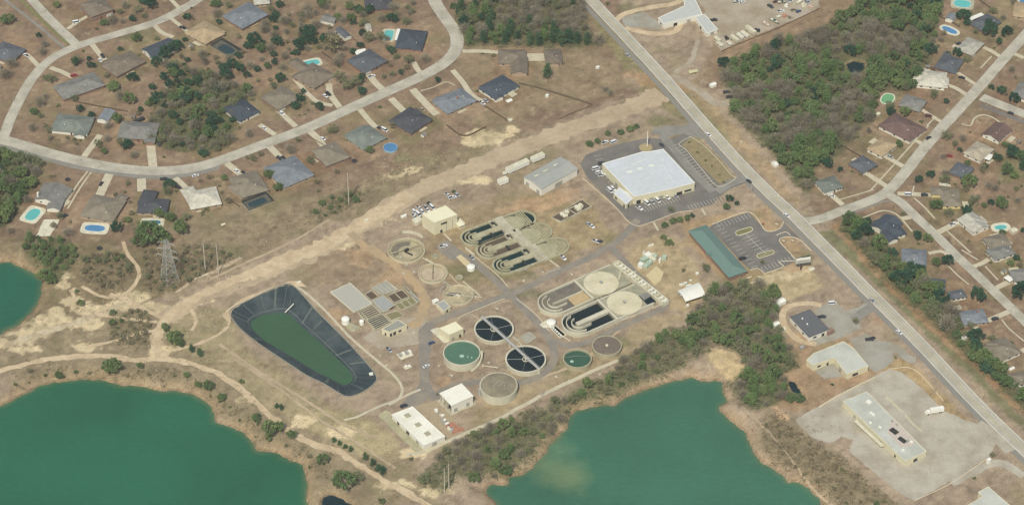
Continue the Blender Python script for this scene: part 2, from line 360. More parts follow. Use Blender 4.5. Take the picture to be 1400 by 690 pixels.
    sc = N.new('ShaderNodeVectorMath'); sc.operation = 'SCALE'; L.new(a.outputs['Color'], sc.inputs[0]); L.new(mr.outputs[0], sc.inputs['Scale'])
    L.new(sc.outputs[0], b.inputs['Base Color'])
    bp = N.new('ShaderNodeBump'); bp.inputs['Strength'].default_value = .6; bp.inputs['Distance'].default_value = .5
    L.new(n1.outputs[0], bp.inputs['Height']); L.new(bp.outputs[0], b.inputs['Normal'])
    me.materials.append(m)
    o = bpy.data.objects.new('ground', me); COL.objects.link(o)
    tag(o, 'brown winter grass and bare sandy soil under everything', 'ground', kind='structure')
def water_mat(name, rgb, rough=.35, spec=.15, shoal=None, bump=.05):
    m = bpy.data.materials.new(name); m.use_nodes = True; N = m.node_tree.nodes; L = m.node_tree.links; b = N['Principled BSDF']
    b.inputs['Roughness'].default_value = rough; b.inputs['Specular IOR Level'].default_value = spec
    ge = N.new('ShaderNodeNewGeometry')
    n = N.new('ShaderNodeTexNoise'); n.inputs['Scale'].default_value = .012; n.inputs['Detail'].default_value = 6; L.new(ge.outputs['Position'], n.inputs['Vector'])
    mr = N.new('ShaderNodeMapRange'); mr.inputs[1].default_value = .35; mr.inputs[2].default_value = .65; mr.inputs[3].default_value = .88; mr.inputs[4].default_value = 1.12; L.new(n.outputs[0], mr.inputs[0])
    mp = N.new('ShaderNodeMapping'); mp.inputs['Scale'].default_value = (.5, 1.6, 1); mp.inputs['Rotation'].default_value = (0, 0, .2); L.new(ge.outputs['Position'], mp.inputs[0])
    w = N.new('ShaderNodeTexNoise'); w.inputs['Scale'].default_value = .45; w.inputs['Detail'].default_value = 5; L.new(mp.outputs[0], w.inputs['Vector'])
    mw = N.new('ShaderNodeMapRange'); mw.inputs[1].default_value = .3; mw.inputs[2].default_value = .7; mw.inputs[3].default_value = .9; mw.inputs[4].default_value = 1.1; L.new(w.outputs[0], mw.inputs[0])
    mm = N.new('ShaderNodeMath'); mm.operation = 'MULTIPLY'; L.new(mr.outputs[0], mm.inputs[0]); L.new(mw.outputs[0], mm.inputs[1])
    sc = N.new('ShaderNodeVectorMath'); sc.operation = 'SCALE'; L.new(mm.outputs[0], sc.inputs['Scale']); sc.inputs[0].default_value = rgb
    if shoal:
        prev = None
        for (sx, sy, rr, c) in shoal:
            d = N.new('ShaderNodeVectorMath'); d.operation = 'DISTANCE'; L.new(ge.outputs['Position'], d.inputs[0]); d.inputs[1].default_value = (sx, sy, -4)
            n2 = N.new('ShaderNodeTexNoise'); n2.inputs['Scale'].default_value = .05; n2.inputs['Detail'].default_value = 5; L.new(ge.outputs['Position'], n2.inputs['Vector'])
            ad = N.new('ShaderNodeMath'); ad.operation = 'MULTIPLY_ADD'; L.new(n2.outputs[0], ad.inputs[0]); ad.inputs[1].default_value = rr*1.6; L.new(d.outputs['Value'], ad.inputs[2])
            m3 = N.new('ShaderNodeMapRange'); m3.inputs[1].default_value = rr*.9; m3.inputs[2].default_value = rr*1.9; m3.inputs[3].default_value = .75; m3.inputs[4].default_value = 0; L.new(ad.outputs[0], m3.inputs[0])
            mx = N.new('ShaderNodeMix'); mx.data_type = 'RGBA'; mx.inputs[7].default_value = (*c, 1); L.new(m3.outputs[0], mx.inputs[0])
            if prev is None: mx.inputs[6].default_value = (*rgb, 1)
            else: L.new(prev, mx.inputs[6])
            prev = mx.outputs[2]
    if name.startswith(('green_pit', 'teal_pit')):
        at = N.new('ShaderNodeAttribute'); at.attribute_name = 'shallow'; mx = N.new('ShaderNodeMix'); mx.data_type = 'RGBA'; L.new(at.outputs['Fac'], mx.inputs[0]); mx.inputs[7].default_value = (*S(118, 122, 84), 1)
        if shoal: L.new(prev, mx.inputs[6])
        else: mx.inputs[6].default_value = (*rgb, 1)
        prev = mx.outputs[2]; shoal = True
    if shoal: L.new(prev, sc.inputs[0])
    L.new(sc.outputs[0], b.inputs['Base Color'])
    bp = N.new('ShaderNodeBump'); bp.inputs['Strength'].default_value = bump; bp.inputs['Distance'].default_value = .3; L.new(w.outputs[0], bp.inputs['Height']); L.new(bp.outputs[0], b.inputs['Normal'])
    return m
def ponds():
    s1 = G(748, 642, -4); s3 = G(782, 652, -4); s4 = G(765, 612, -4)
    wa = water_mat('green_pit_water', S(44, 103, 74))
    wb = water_mat('green_pit_water_with_shoal', S(64, 112, 87), shoal=[(*s1, 15, S(112, 136, 98)), (*s3, 17, S(124, 142, 100)), (*s4, 13, S(100, 132, 98))])
    wd = water_mat('dark_pool_water', S(28, 50, 52)); wc = water_mat('teal_pit_water', S(42, 102, 78))
    names = ['round teal green pond at the left edge', 'large green quarry pond filling the bottom left corner', 'large green quarry pond at the bottom right with a pale shoal',
             'small dark pool inside the northern wood', 'small dark pool by the dirt track at the bottom', 'small dark pool among trees beside the gravel lot']
    for i, (poly, z, w) in enumerate(PONDW):
        C = np.array(poly).mean(0); big = []
        n = len(poly); A = poly if sum(poly[k][0]*poly[(k+1) % n][1]-poly[(k+1) % n][0]*poly[k][1] for k in range(n)) > 0 else poly[::-1]
        e = 5 if w > 6 else 2.2
        # water sheet a little larger than the shore; the bank hides its rim
        lo = np.array(A).min(0)-e; hi = np.array(A).max(0)+e; st = 2.5 if w > 6 else 1.0
        xs = np.arange(lo[0], hi[0]+st, st); ys = np.arange(lo[1], hi[1]+st, st); X, Y = np.meshgrid(xs, ys)
        D = sdist(X.ravel(), Y.ravel(), A).reshape(X.shape); b = MB(); idx = {}
        def vid(r, c):
            if (r, c) not in idx: idx[(r, c)] = len(b.v); b.v.append((float(X[r, c]), float(Y[r, c]), z))
            return idx[(r, c)]
        for r in range(len(ys)-1):
            for c in range(len(xs)-1):
                if D[r, c] < e: b.f.append((vid(r, c), vid(r, c+1), vid(r+1, c+1), vid(r+1, c))); b.m.append(0)
        o = b.build('pond_water', [wc, wa, wb, wd, wd, wd][i]); V = np.array(b.v); dd = -H(V[:, 0], V[:, 1])+z
        s_ = np.clip(1-dd/1.9, 0, 1)*.75 if w > 6 else np.zeros(len(V)); s_ = s_*(.7+.5*fbm(V[:, 0]*.05, V[:, 1]*.05, 8))
        at = o.data.color_attributes.new('shallow', 'FLOAT_COLOR', 'POINT'); at.data.foreach_set('color', np.repeat(np.clip(s_, 0, 1), 4).astype(np.float32))
        tag(o, names[i], 'pond', kind='structure')
# ------------------------------------------------------------------ roads, tracks, lots
ROADC = mk('worn_concrete_road', S(198, 191, 170), var=.13, scale=.9, second=S(174, 168, 148), s2scale=.09)
ROADA = mk('old_grey_asphalt', S(150, 146, 134), var=.08, scale=.8, second=S(138, 134, 122), s2scale=.1)
ASPH = mk('dark_asphalt', S(118, 114, 106), var=.09, scale=.8, second=S(132, 127, 116), s2scale=.08)
ASPHL = mk('service_asphalt', S(140, 133, 120), var=.1, scale=.7, second=S(155, 145, 126), s2scale=.1)
PATHC = mk('driveway_concrete', S(208, 198, 168), var=.07, scale=.6, second=S(196, 186, 156), s2scale=.2)
DIRTM = mk('pale_dirt', S(214, 192, 155), var=.14, scale=.5, second=S(194, 172, 136), s2scale=.12, bump=.3)
DIRTO = mk('orange_dirt', S(192, 164, 124), var=.12, scale=.4, second=S(176, 156, 122), s2scale=.1, bump=.3)
ROWM = mk('packed_dirt_with_dry_grass', S(196, 175, 142), var=.12, scale=.35, second=S(178, 158, 128), s2scale=.05, bump=.4)
GRAV = mk('pale_gravel_and_cracked_paving', S(192, 184, 164), var=.12, scale=.7, second=S(172, 162, 140), s2scale=.07)
GRAVT = mk('tan_yard_gravel', S(182, 170, 146), var=.12, scale=.5, second=S(164, 148, 122), s2scale=.05)
MARK = mk('white_road_paint', S(222, 218, 202), var=.1, scale=1.5)
YEL = mk('yellow_road_paint', S(196, 178, 120), var=.1, scale=1.5)
KERB = mk('cream_kerb_concrete', S(222, 210, 178), var=.06)
ROADPTS = []; STRIPPTS = []
_zc = [0]
def strip(name, pts, w, mat, z, label, cat='road', parent=None, rag=0, step=3.0, w2=None, off=0, smooth=True):
    W = [p for p in GP(pts)]
    W = resample(W, step) if smooth else resample(W, step)
    if off: W = offset(W, off)
    n = len(W); A = np.array(W)
    ws = np.linspace(w, w2 if w2 is not None else w, n)
    sd = abs(hash(name+label)) % 97 if False else (len(label)*7) % 97
    ra = fbm(A[:, 0]*.3, A[:, 1]*.3, sd)*rag; rb = fbm(A[:, 0]*.3+50, A[:, 1]*.3, sd+1)*rag
    L_ = [offset(W, ws[i]/2+ra[i])[i] for i in range(n)]; R_ = [offset(W, -ws[i]/2+rb[i])[i] for i in range(n)]
    mid = W
    P = np.array(L_+mid+R_); hz = H(P[:, 0], P[:, 1])
    zc = z+_zc[0]*.0005; _zc[0] += 1; STRIPPTS.extend(W)
    b = MB(); b.add([(P[i][0], P[i][1], hz[i]+zc) for i in range(len(P))],
        [(i+k*n, i+(k+1)*n, i+1+(k+1)*n, i+1+k*n) for i in range(n-1) for k in range(2)])
    o = b.build(name, mat, parent)
    if parent is None: tag(o, label, cat, kind='structure')
    return o, W
def lot(name, pts, mat, z, label, cat='parking lot', rag=0.):
    W = GP(pts)
    if rag:
        W = resample(W+[W[0]], 2.0)[:-1] if False else W
    zc = z+_zc[0]*.0005; _zc[0] += 1
    a = sum(W[k][0]*W[(k+1) % len(W)][1]-W[(k+1) % len(W)][0]*W[k][1] for k in range(len(W)))
    if a < 0: W = W[::-1]
    if rag:
        Q = []
        for k in range(len(W)):
            p, q = np.array(W[k]), np.array(W[(k+1) % len(W)]); n = max(1, int(np.linalg.norm(q-p)/2.5))
            for t in range(n): Q.append(p+(q-p)*t/n)
        Q = np.array(Q); Q[:, 0] += fbm(Q[:, 0]*.3, Q[:, 1]*.3, 5)*rag; Q[:, 1] += fbm(Q[:, 0]*.3+9, Q[:, 1]*.3, 6)*rag; W = [tuple(q) for q in Q]
    hz = H(np.array(W)[:, 0], np.array(W)[:, 1])
    b = MB(); b.add([(x, y, max(0, hz[i])+zc) for i, (x, y) in enumerate(W)], [tuple(range(len(W)))])
    o = b.build(name, mat); return tag(o, label, cat, kind='structure')
def kerb(pts, name='kerb', w=.5, h=.15, closed=False, label='pale kerb', mat=None, step=2.5):
    W = GP(pts)
    if closed: W = W+[W[0]]
    W = resample(W, step) if len(W) > 2 else W
    b = MB(); b.path_wall(W, w, 0, h+.1)
    return tag(b.build(name, mat or KERB), label, 'kerb', kind='structure')
INDIAN = px(-40, 184, 0, 190.7, 25, 197, 62, 208, 100, 218, 137, 226, 175, 231.5, 212, 234, 249, 232, 280, 226, 317, 214, 362, 197, 400, 183, 430, 171, 497, 140, 560, 112, 587, 99, 608, 86, 621, 72, 625, 57, 621, 42, 607, 22, 596, 5, 584, -25, 570, -60)
LOOP = px(2, 192, 8, 180, 12, 168, 22, 146, 35, 122, 50, 100, 70, 81, 92, 69, 120, 58.5, 160, 47, 199, 35.5, 224, 26, 249, 13, 272, -1, 300, -22)
CIRC = px(106, 64, 100, 57, 82, 40, 57, 15, 42, -2, 20, -30)
WOODB = px(770, -40, 809, 1, 857, 52, 908, 107, 959, 165, 1014, 226, 1054, 266, 1089, 298.5, 1120, 330, 1145, 355, 1190, 401, 1232, 443, 1270, 482, 1297, 511, 1329, 545, 1362, 578, 1400, 614, 1450, 662)
BAYOU = px(1094, 303, 1120, 300, 1152, 288, 1188, 275, 1212, 263, 1235, 239, 1260, 207, 1285, 178, 1309, 152, 1339, 119, 1374, 79, 1400, 50, 1440, 5)
RIDGE = px(1214, 266, 1232, 277, 1255, 299, 1280, 322, 1304, 346, 1339, 379, 1369, 408, 1400, 438, 1440, 478)
NEST = px(1342, 133, 1369, 144, 1400, 156, 1440, 172)
R1 = empty('residential_street', (0, 0, 0), 'long pale concrete street curving past the lower row of houses on the left', 'road'); R1['kind'] = 'structure'
def road(name, pts, w, label, dark=None, sh=0, mat=None, z=.16):
    o, W = strip(name, pts, w, mat or ROADC, z, label, rag=.18)
    ROADPTS.extend(W)
    return o, W
COL.objects.unlink(R1); ALL.remove(R1)
_, WI = road('residential_street', INDIAN, 9.4, 'long pale concrete street sweeping right below the subdivision on the left')
road('residential_street', LOOP, 7.4, 'pale street looping round the top left houses')
road('residential_street', CIRC, 7.0, 'short side street running off the top left corner')
_, WW = road('highway', WOODB, 9.2, 'straight pale two lane highway crossing from top to bottom right')
road('residential_street', BAYOU, 8.0, 'pale street joining the highway and climbing to the top right')
road('residential_street', RIDGE, 7.0, 'pale street running down to the right edge among houses')
road('residential_street', NEST, 8.4, 'short grey side street at the right edge near the top', mat=ROADC)
strip('road_shoulder', px(-40, 193, 0, 199, 62, 217, 100, 227, 137, 234, 175, 239.5, 212, 242, 249, 240, 280, 234.5, 300, 228), 4.2, ROADA, .05, 'grey asphalt shoulder along the bottom of the curving street')
strip('road_shoulder', [(x-10, y+6) for x, y in WOODB], 3.6, mk('highway_asphalt', S(144, 140, 128), var=.1, scale=.8), .05, 'dark grey asphalt lane along the left side of the highway')
strip('road_shoulder', px(1342, 144, 1369, 155, 1400, 167, 1440, 183), 3.4, ASPH, .05, 'dark strip under the short side street near the top right')
strip('road_shoulder', tl(4, 1, 120, 505, 260, 450, 380, 410, 460, 440, 520, 500), 1.6, ROADA, .05, 'worn grey edge on the inside of the street corner')
strip('ditch', px(88, 66, 60, 42, 35, 22, 12, 4, -10, -14), 2.2, ROADA, .05, 'narrow drainage ditch beside the short side street', 'ditch')
strip('verge', px(95, 62, 70, 40, 46, 17, 20, -8), 2.6, mk('verge_grass', S(128, 126, 82), var=.2), .04, 'green grass strip between side street and ditch', 'verge')
# highway paint
def dashes(W, off, w, mat, lab, on=0, gap=0, z=.22):
    b = MB(); P = offset(W, off); acc = 0; n = len(P)
    L_ = offset(P, w/2); R_ = offset(P, -w/2)
    for i in range(n-1):
        if on and (i % (on+gap)) >= on: continue
        b.add([(*L_[i], z), (*R_[i], z), (*R_[i+1], z), (*L_[i+1], z)], [(0, 1, 2, 3)])
    return tag(b.build('road_marking', mat), lab, 'road marking', kind='structure')
dashes(WW, -.15, .4, YEL, 'faded yellow centre line on the highway'); 
for of_, lb_ in ((2.9, 'darker wheel wear on the upper side of the highway'), (.9, 'darker wheel wear above the centre line'), (-1.2, 'darker wheel wear below the centre line'), (-3.0, 'darker wheel wear on the lower side of the highway')):
    P_ = offset(WW, of_); A_ = np.array(P_); ra_ = .35+fbm(A_[:, 0]*.05, A_[:, 1]*.05, int(of_*10))*.3; b = MB()
    for i in range(len(P_)-1):
        q = [offset(WW, of_+ra_[i])[i], offset(WW, of_-ra_[i])[i], offset(WW, of_-ra_[i+1])[i+1], offset(WW, of_+ra_[i+1])[i+1]] if i % 1 == 0 else None
        b.add([(*p, .205) for p in q], [(0, 1, 2, 3)])
    tag(b.build('road_wear', mk('road_wear', S(180, 174, 154), var=.12, scale=.8)), lb_, 'road wear', kind='structure')
dashes(WW, 4.1, .4, MARK, 'white edge line on the upper side of the highway'); dashes(WW, -4.1, .4, MARK, 'white edge line between highway and dark lane')
dashes(WI, 0, .14, mk('road_joint', S(166, 158, 134)), 'straight joint down the middle of the curving street')
# dirt
strip('dirt_road', px(905, 128, 860, 148, 800, 170, 740, 192, 680, 215, 620, 240, 560, 268, 520, 292, 480, 318, 430, 345, 380, 365, 330, 385, 285, 402, 250, 418, 226, 436), 17, ROWM, .02, 'broad tan dirt right of way from highway to transmission tower', 'dirt road', rag=4.5, w2=13)
strip('dirt_road', px(430, 338, 380, 356, 340, 374, 300, 392, 262, 410, 232, 432, 218, 452, 213, 468, 224, 488), 7.5, DIRTM, .06, 'pale dirt road dropping from the right of way to the lower track', 'dirt road', rag=3.2)
strip('dirt_road', px(560, 264, 530, 285, 495, 305, 460, 326, 425, 342, 380, 362, 340, 378), 11, DIRTM, .06, 'pale worn part of the right of way', 'dirt road', rag=4.)
strip('dirt_road', px(478, 318, 500, 336, 530, 356, 556, 376, 574, 396, 580, 414, 574, 434, 560, 446), 5.5, DIRTO, .07, 'orange dirt road curving between filter beds and round basins', 'dirt road', rag=3.0, w2=7)
strip('dirt_track', px(-30, 514, 0, 507, 50, 494, 100, 487, 150, 487, 187, 492, 217, 491, 249, 494, 280, 503, 305, 515, 330, 532, 351, 551, 373, 571, 401, 592, 431, 608, 462, 617, 494, 637, 532, 660, 560, 675, 620, 712), 4.4, DIRTM, .07, 'pale sandy track running the length of the quarry ponds', 'dirt track', rag=1.8)
strip('dirt_track', px(168, 330, 176, 350, 186, 362, 190, 376, 180, 394, 160, 406, 135, 404, 112, 391), 2.6, DIRTM, .07, 'thin sandy path looping below the garden pools', 'dirt track', rag=.8)
strip('dirt_track', px(215, 452, 190, 455, 160, 465, 110, 475), 2.6, DIRTM, .05, 'faint sandy path west of the track junction', 'dirt track', rag=1.2)
strip('dirt_track', px(172, 414, 150, 424, 118, 436, 90, 446, 50, 458, 5, 472), 5, mk('white_sand', S(206, 190, 156), var=.15, second=S(180, 162, 128), s2scale=.15), .05, 'washed out white sand streak beside the round pond', 'dirt track', rag=2.4)
strip('footpath', px(400, 388, 420, 402, 445, 425, 480, 462, 517, 494, 539, 513, 550, 531, 545, 545, 531, 553), 1.8, PATHC, .07, 'thin pale path along the right side of the lined lagoon', 'path', rag=.2)
strip('footpath', px(470, 574, 489, 569, 512, 558, 545, 545, 560, 538, 575, 532), 1.8, PATHC, .07, 'thin pale path from the lagoon to the service yard', 'path', rag=.2)
strip('perimeter_path', px(555, 621, 583, 616, 610, 604, 639, 591, 665, 580, 691, 568, 705, 559, 720, 552, 742, 539, 765, 528, 787, 518, 812, 506, 846, 492), 2.8, PATHC, .07, 'pale perimeter path above the wooded shore', 'path', rag=.2)
strip('dirt_track', px(240, 400, 262, 386, 290, 372, 330, 352), 3, ROWM, .05, 'rough scrub track under the tower', 'dirt track', rag=1.5)
for i_, (p_, w_, l_) in enumerate(((px(232, 440, 200, 424, 170, 408, 150, 402), 3, 'branch of pale sand west of the tower'), (px(215, 440, 180, 436, 140, 430, 110, 418, 96, 396), 2.6, 'branch of pale sand toward the green trees by the round pond'), (px(245, 415, 262, 424, 268, 440, 262, 452), 2.2, 'short sandy spur right of the track junction'),
        (px(240, 478, 270, 470, 300, 456, 312, 446), 2.4, 'sandy spur toward the lined lagoon'), (px(300, 470, 350, 505, 420, 548, 470, 580, 520, 600), 2.0, 'faint wheel track below the lined lagoon'), (px(320, 490, 380, 530, 440, 575, 500, 612, 540, 640), 1.6, 'second faint wheel track below the lined lagoon'), (px(860, 142, 760, 180, 660, 218, 580, 252), 1.3, 'wheel track along the upper right of way'), (px(864, 150, 764, 188, 664, 226, 584, 262), 1.3, 'second wheel track along the upper right of way'),
        (px(280, 385, 330, 362, 400, 330, 450, 300), 1.8, 'worn line along the upper edge of the right of way'), (px(600, 360, 640, 400, 660, 412), 1.2, 'worn line between ring basins and service road'), (px(870, 430, 800, 490, 730, 520), 1.6, 'wheel track inside the perimeter path'), (px(1020, 560, 1060, 600, 1100, 650, 1140, 690), 1.4, 'faint trail along the lower right pond'))):
    strip('dirt_track', p_, w_, DIRTM if i_ < 4 else ROWM, .06, l_, 'dirt track', rag=.9)
# plant roads
strip('service_road', px(872, 300, 862, 312, 846, 328, 828, 340, 800, 355, 784, 362, 750, 378, 715, 395, 695, 403, 660, 415, 617, 430, 592, 441, 583, 455, 581, 475, 581, 516, 586, 532, 596, 548), 5.2, ASPHL, .06, 'grey service road crossing the plant past the twin aerated ditches')
strip('service_road', px(606, 330, 622, 342, 647, 358, 672, 379, 697, 402, 715, 421, 739, 446, 753, 467, 758, 488, 750, 503, 735, 515, 707, 523, 670, 522, 634, 524, 610, 532, 592, 545), 5.2, ASPHL, .065, 'grey service road running from cream block round the clarifiers')
strip('service_road', px(834, 336, 852, 356, 877, 382, 902, 404, 911, 413, 905, 422, 877, 434, 840, 450, 804, 467, 775, 472, 756, 466), 5.0, ASPHL, .07, 'grey service road round the pale aeration basins')
lot('service_yard', px(572, 452, 584, 440, 592, 446, 586, 512, 576, 530, 590, 540, 570, 560, 545, 556, 560, 540, 574, 525), ASPHL, .05, 'grey paved yard between cream office and the sheds', 'yard', rag=1)
lot('service_yard', px(497, 462, 520, 440, 556, 436, 582, 430, 590, 445, 575, 470, 540, 475, 520, 478), GRAVT, .04, 'grey gravel yard around the blower building', 'yard', rag=1)
lot('service_yard', px(596, 336, 612, 328, 626, 340, 636, 352, 618, 356, 602, 346), ASPHL, .055, 'dark paved patch below the cream block', 'yard')
lot('concrete_pad', ZD(210, 45)and lst(ZD, 210, 32, 290, 36, 360, 58, 405, 88, 398, 110, 340, 82, 270, 64, 206, 66), PATHC, .1, 'curved pale concrete pad above the sandy round basin', 'pad')
# store lots
LOT1 = px(793, 224, 801, 212, 822, 204, 850, 196, 884, 189, 905, 190, 922, 189, 934, 183, 944, 186, 962, 200, 985, 224, 997, 243, 1012, 243, 1020, 250, 998, 258, 985, 268, 975, 279, 945, 287, 925, 291, 885, 305, 873, 308, 858, 300, 845, 285, 822, 262, 803, 243)
lot('parking_lot', LOT1, ASPH, .05, 'dark asphalt lot wrapped round the white store')
lot('parking_lot', px(900, 172, 915, 178, 935, 183, 962, 190, 948, 172, 930, 172), ROADA, .045, 'grey asphalt entrance above the white store', 'driveway')
strip('driveway', px(905, 185, 925, 208, 950, 238, 975, 262), 6, ROADA, .075, 'paler aisle right of the white store', 'driveway')
strip('driveway', px(980, 262, 1000, 250, 1022, 243), 7, ROADA, .075, 'store driveway onto the highway near its lower corner', 'driveway')
strip('driveway', px(893, 178, 915, 181, 945, 174, 958, 168), 8, ROADA, .075, 'store driveway onto the highway near its upper corner', 'driveway')
M = lst(ZH, 285, 158, 575, 62, 640, 130, 715, 210, 740, 222, 770, 226, 812, 212, 850, 190, 870, 145, 960, 235, 1030, 300, 1000, 290, 940, 272, 880, 272, 832, 300, 900, 380, 985, 472, 870, 520, 720, 575, 640, 540, 590, 550, 440, 400, 350, 300, 240, 195)
lot('parking_lot', M, ASPH, .05, 'dark asphalt lot beside the green roofed building')
kerb(lst(ZH, 270, 165, 575, 62, 710, 212, 740, 222, 770, 226, 812, 212, 850, 190, 872, 140), label='cream kerb along the top of the green building lot')
kerb(lst(ZH, 985, 472, 900, 380, 832, 300, 880, 272, 940, 272, 1000, 290, 1040, 325, 1105, 390), label='cream kerb round the lower lawn of the green building lot')
kerb(lst(ZH, 720, 575, 870, 520, 830, 480, 985, 472), label='cream kerb at the bottom of the green building lot')
kerb(lst(ZH, 590, 550, 655, 535, 720, 590), label='cream kerb at the walk of the green building')
kerb(lst(ZH, 805, 258, 890, 228, 925, 258), label='cream kerb at the lot entrance')
kerb(lst(ZH, 485, 645, 600, 605), label='cream kerb below the green building', w=.9); kerb(lst(ZH, 500, 690, 660, 635, 690, 620, 650, 600), label='cream kerb round the lawn below the green building', w=.7)
for k, (pp, lb) in enumerate(((lst(ZH, 468, 238, 478, 222, 580, 190, 607, 200, 598, 222, 495, 258, 475, 254), 'upper planted island in the green building lot'), (lst(ZH, 645, 430, 660, 415, 765, 385, 790, 395, 780, 412, 680, 446, 655, 444), 'lower planted island in the green building lot'))):
    kerb(pp, closed=True, label='cream kerb of the '+lb, step=1.2)
    lot('verge', pp, MATS['verge_grass'], .14, lb, 'island')
kerb(px(944, 187, 962, 199, 985, 222, 1000, 240, 1006, 244, 982, 255, 960, 232, 938, 205, 928, 197, 944, 187), label='pale kerb round the lawn between store lot and highway', w=.35)
lot('verge', px(944, 189, 955, 190, 985, 218, 1004, 242, 984, 252, 960, 229, 940, 205, 932, 198), mk('median_lawn', S(150, 136, 98), var=.2, scale=.3), .16, 'brown lawn between store lot and highway', 'lawn')
kerb(px(797, 244, 820, 264, 845, 287, 858, 302, 872, 309, 890, 304, 925, 291, 947, 288), label='pale kerb below the white store lot', w=.35)
b_ = MB(); cx_, cy_ = G(883, 202); b_.lathe(cx_, cy_, [(0, .3), (4.4, .3), (4.6, .25), (4.6, 0)], 32)
tag(b_.build('kerb', mk('island_soil', S(178, 160, 118))), 'round planted island behind the white store', 'island', kind='structure')
def stalls(a, c, n, depth, label, both=False):
    """n+1 stall lines from a to c (world), depth metres to the left"""
    A_ = np.array(G(*a)); C_ = np.array(G(*c)); d = C_-A_; L = np.linalg.norm(d); d /= L; nrm = np.array((-d[1], d[0]))
    b = MB()
    for i in range(n+1):
        p = A_+d*L*i/n
        q0 = p-nrm*(depth if both else 0); q1 = p+nrm*depth
        b.add([(*(q0-d*.11), .18), (*(q0+d*.11), .18), (*(q1+d*.11), .18), (*(q1-d*.11), .18)], [(0, 1, 2, 3)])
    if both:
        b.add([(*(A_-nrm*.12), .185), (*(C_-nrm*.12), .185), (*(C_+nrm*.12), .185), (*(A_+nrm*.12), .185)], [(0, 1, 2, 3)])
    tag(b.build('parking_line', MARK), label, 'parking lines', kind='structure')
stalls(ZH(310, 160), ZH(565, 75), 9, -5, 'stall lines along the top kerb of the green building lot')
stalls(ZH(550, 245), ZH(720, 415), 7, 4.6, 'double row of stall lines between the two islands', True)
stalls(ZH(290, 190), ZH(600, 530), 12, 5, 'stall lines along the green roofed building')
stalls(ZH(710, 560), ZH(855, 512), 5, 5, 'stall lines at the bottom of the green building lot')
stalls(ZH(850, 500), ZH(965, 465), 4, 5, 'stall lines under the billboard')
stalls((928, 197), (978, 250), 15, -5, 'stall lines beside the lawn right of the white store')
stalls((940, 281), (988, 268), 11, -5, 'stall lines along the lower right kerb of the store lot')
stalls((878, 284), (925, 268), 12, -5, 'stall lines in front of the white store')
stalls((812, 214), (834, 254), 8, 5, 'stall lines left of the white store')
# right hand commercial lots
lot('gravel_lot', px(1086, 574, 1110, 560, 1145, 540, 1215, 504, 1232, 508, 1262, 532, 1292, 562, 1310, 570, 1338, 580, 1362, 605, 1352, 624, 1310, 652, 1250, 684, 1222, 668, 1160, 616, 1168, 600, 1150, 597, 1135, 606, 1110, 598), GRAV, .04, 'pale cracked paving round the long flat store', 'lot', rag=1)
lot('gravel_lot', lst(ZG, 400, 200, 440, 160, 560, 125, 640, 200, 740, 160, 800, 130, 830, 190, 720, 250, 760, 320, 620, 390, 430, 450, 380, 420, 520, 330), mk('grey_lot', S(172, 168, 152), var=.1, scale=.6, second=S(158, 152, 132)), .045, 'grey paved lot beside the dark roofed shop', 'lot', rag=.8)
lot('gravel_lot', lst(ZG, 665, 405, 800, 365, 900, 420, 960, 425, 1040, 470, 1000, 520, 1000, 580, 870, 660, 800, 610), MATS['grey_lot'], .043, 'grey paved lot right of the L shaped building', 'lot', rag=.8)
lot('gravel_lot', lst(ZG, 400, 620, 540, 570, 620, 690, 480, 700, 430, 670), MATS['grey_lot'], .042, 'grey paved yard inside the L shaped building', 'lot')
strip('driveway', lst(ZG, 700, 260, 780, 200, 850, 160), 7, ROADA, .07, 'driveway linking dark roofed shop to highway', 'driveway')
strip('driveway', px(1205, 470, 1225, 476, 1242, 490, 1252, 492), 6, MATS['grey_lot'], .07, 'driveway linking L shaped building to highway', 'driveway')
strip('driveway', px(1335, 580, 1352, 590, 1368, 600, 1384, 616), 10, GRAV, .07, 'wide driveway linking the long flat store to highway', 'driveway')
strip('driveway', px(1300, 660, 1330, 645, 1365, 632, 1400, 650), 6, GRAV, .05, 'paved strip by the bottom right building', 'driveway', rag=.6)
strip('dirt_road', lst(ZG, 460, 150, 380, 135, 280, 140, 200, 165, 165, 230, 190, 320, 250, 385, 330, 430, 420, 445), 4.2, DIRTM, .06, 'tan dirt drive curving behind the dark roofed shop', 'dirt road', rag=.6)
kerb(tl(4, 3, 0, 160, 120, 90, 300, 0), label='pale boundary wall above the long flat store', w=.6, h=.6)
kerb(px(1215, 504, 1250, 505, 1290, 548), label='pale kerb on the highway side of the long flat store lot', w=.4)
kerb(px(1250, 684, 1300, 660, 1352, 625), label='pale kerb below the long flat store lot', w=.4)
strip('walkway', lst(ZL, 490, 150, 560, 215, 650, 300), 1.7, PATHC, .08, 'cream strip beside the long flat store', 'path')
strip('walkway', lst(ZL, 670, 320, 740, 400, 830, 480), 1.5, PATHC, .08, 'second cream strip beside the long flat store', 'path')
lot('gravel_lot', tl(3, 0, 455, 0, 700, -60, 1123, -60, 1123, 40, 1040, 90, 860, 160, 700, 225, 585, 278, 535, 205, 560, 165, 500, 70), GRAVT, .04, 'tan gravel storage yard at the top', 'lot', rag=1.5)
lot('gravel_lot', tl(3, 0, 40, 100, 160, 65, 235, 120, 262, 165, 160, 150, 60, 150), MATS['grey_lot'], .04, 'grey forecourt left of the metal roofed building', 'lot', rag=.6)
strip('driveway', tl(3, 0, 0, 120, 60, 75, 180, 45, 330, 20, 400, -20), 5, DIRTM, .05, 'tan drive above the metal roofed building', 'driveway', rag=.8)
strip('driveway', tl(3, 0, 60, 155, 200, 185, 330, 175, 370, 110), 5, DIRTM, .05, 'tan drive curving in front of the metal roofed building', 'driveway', rag=.8)
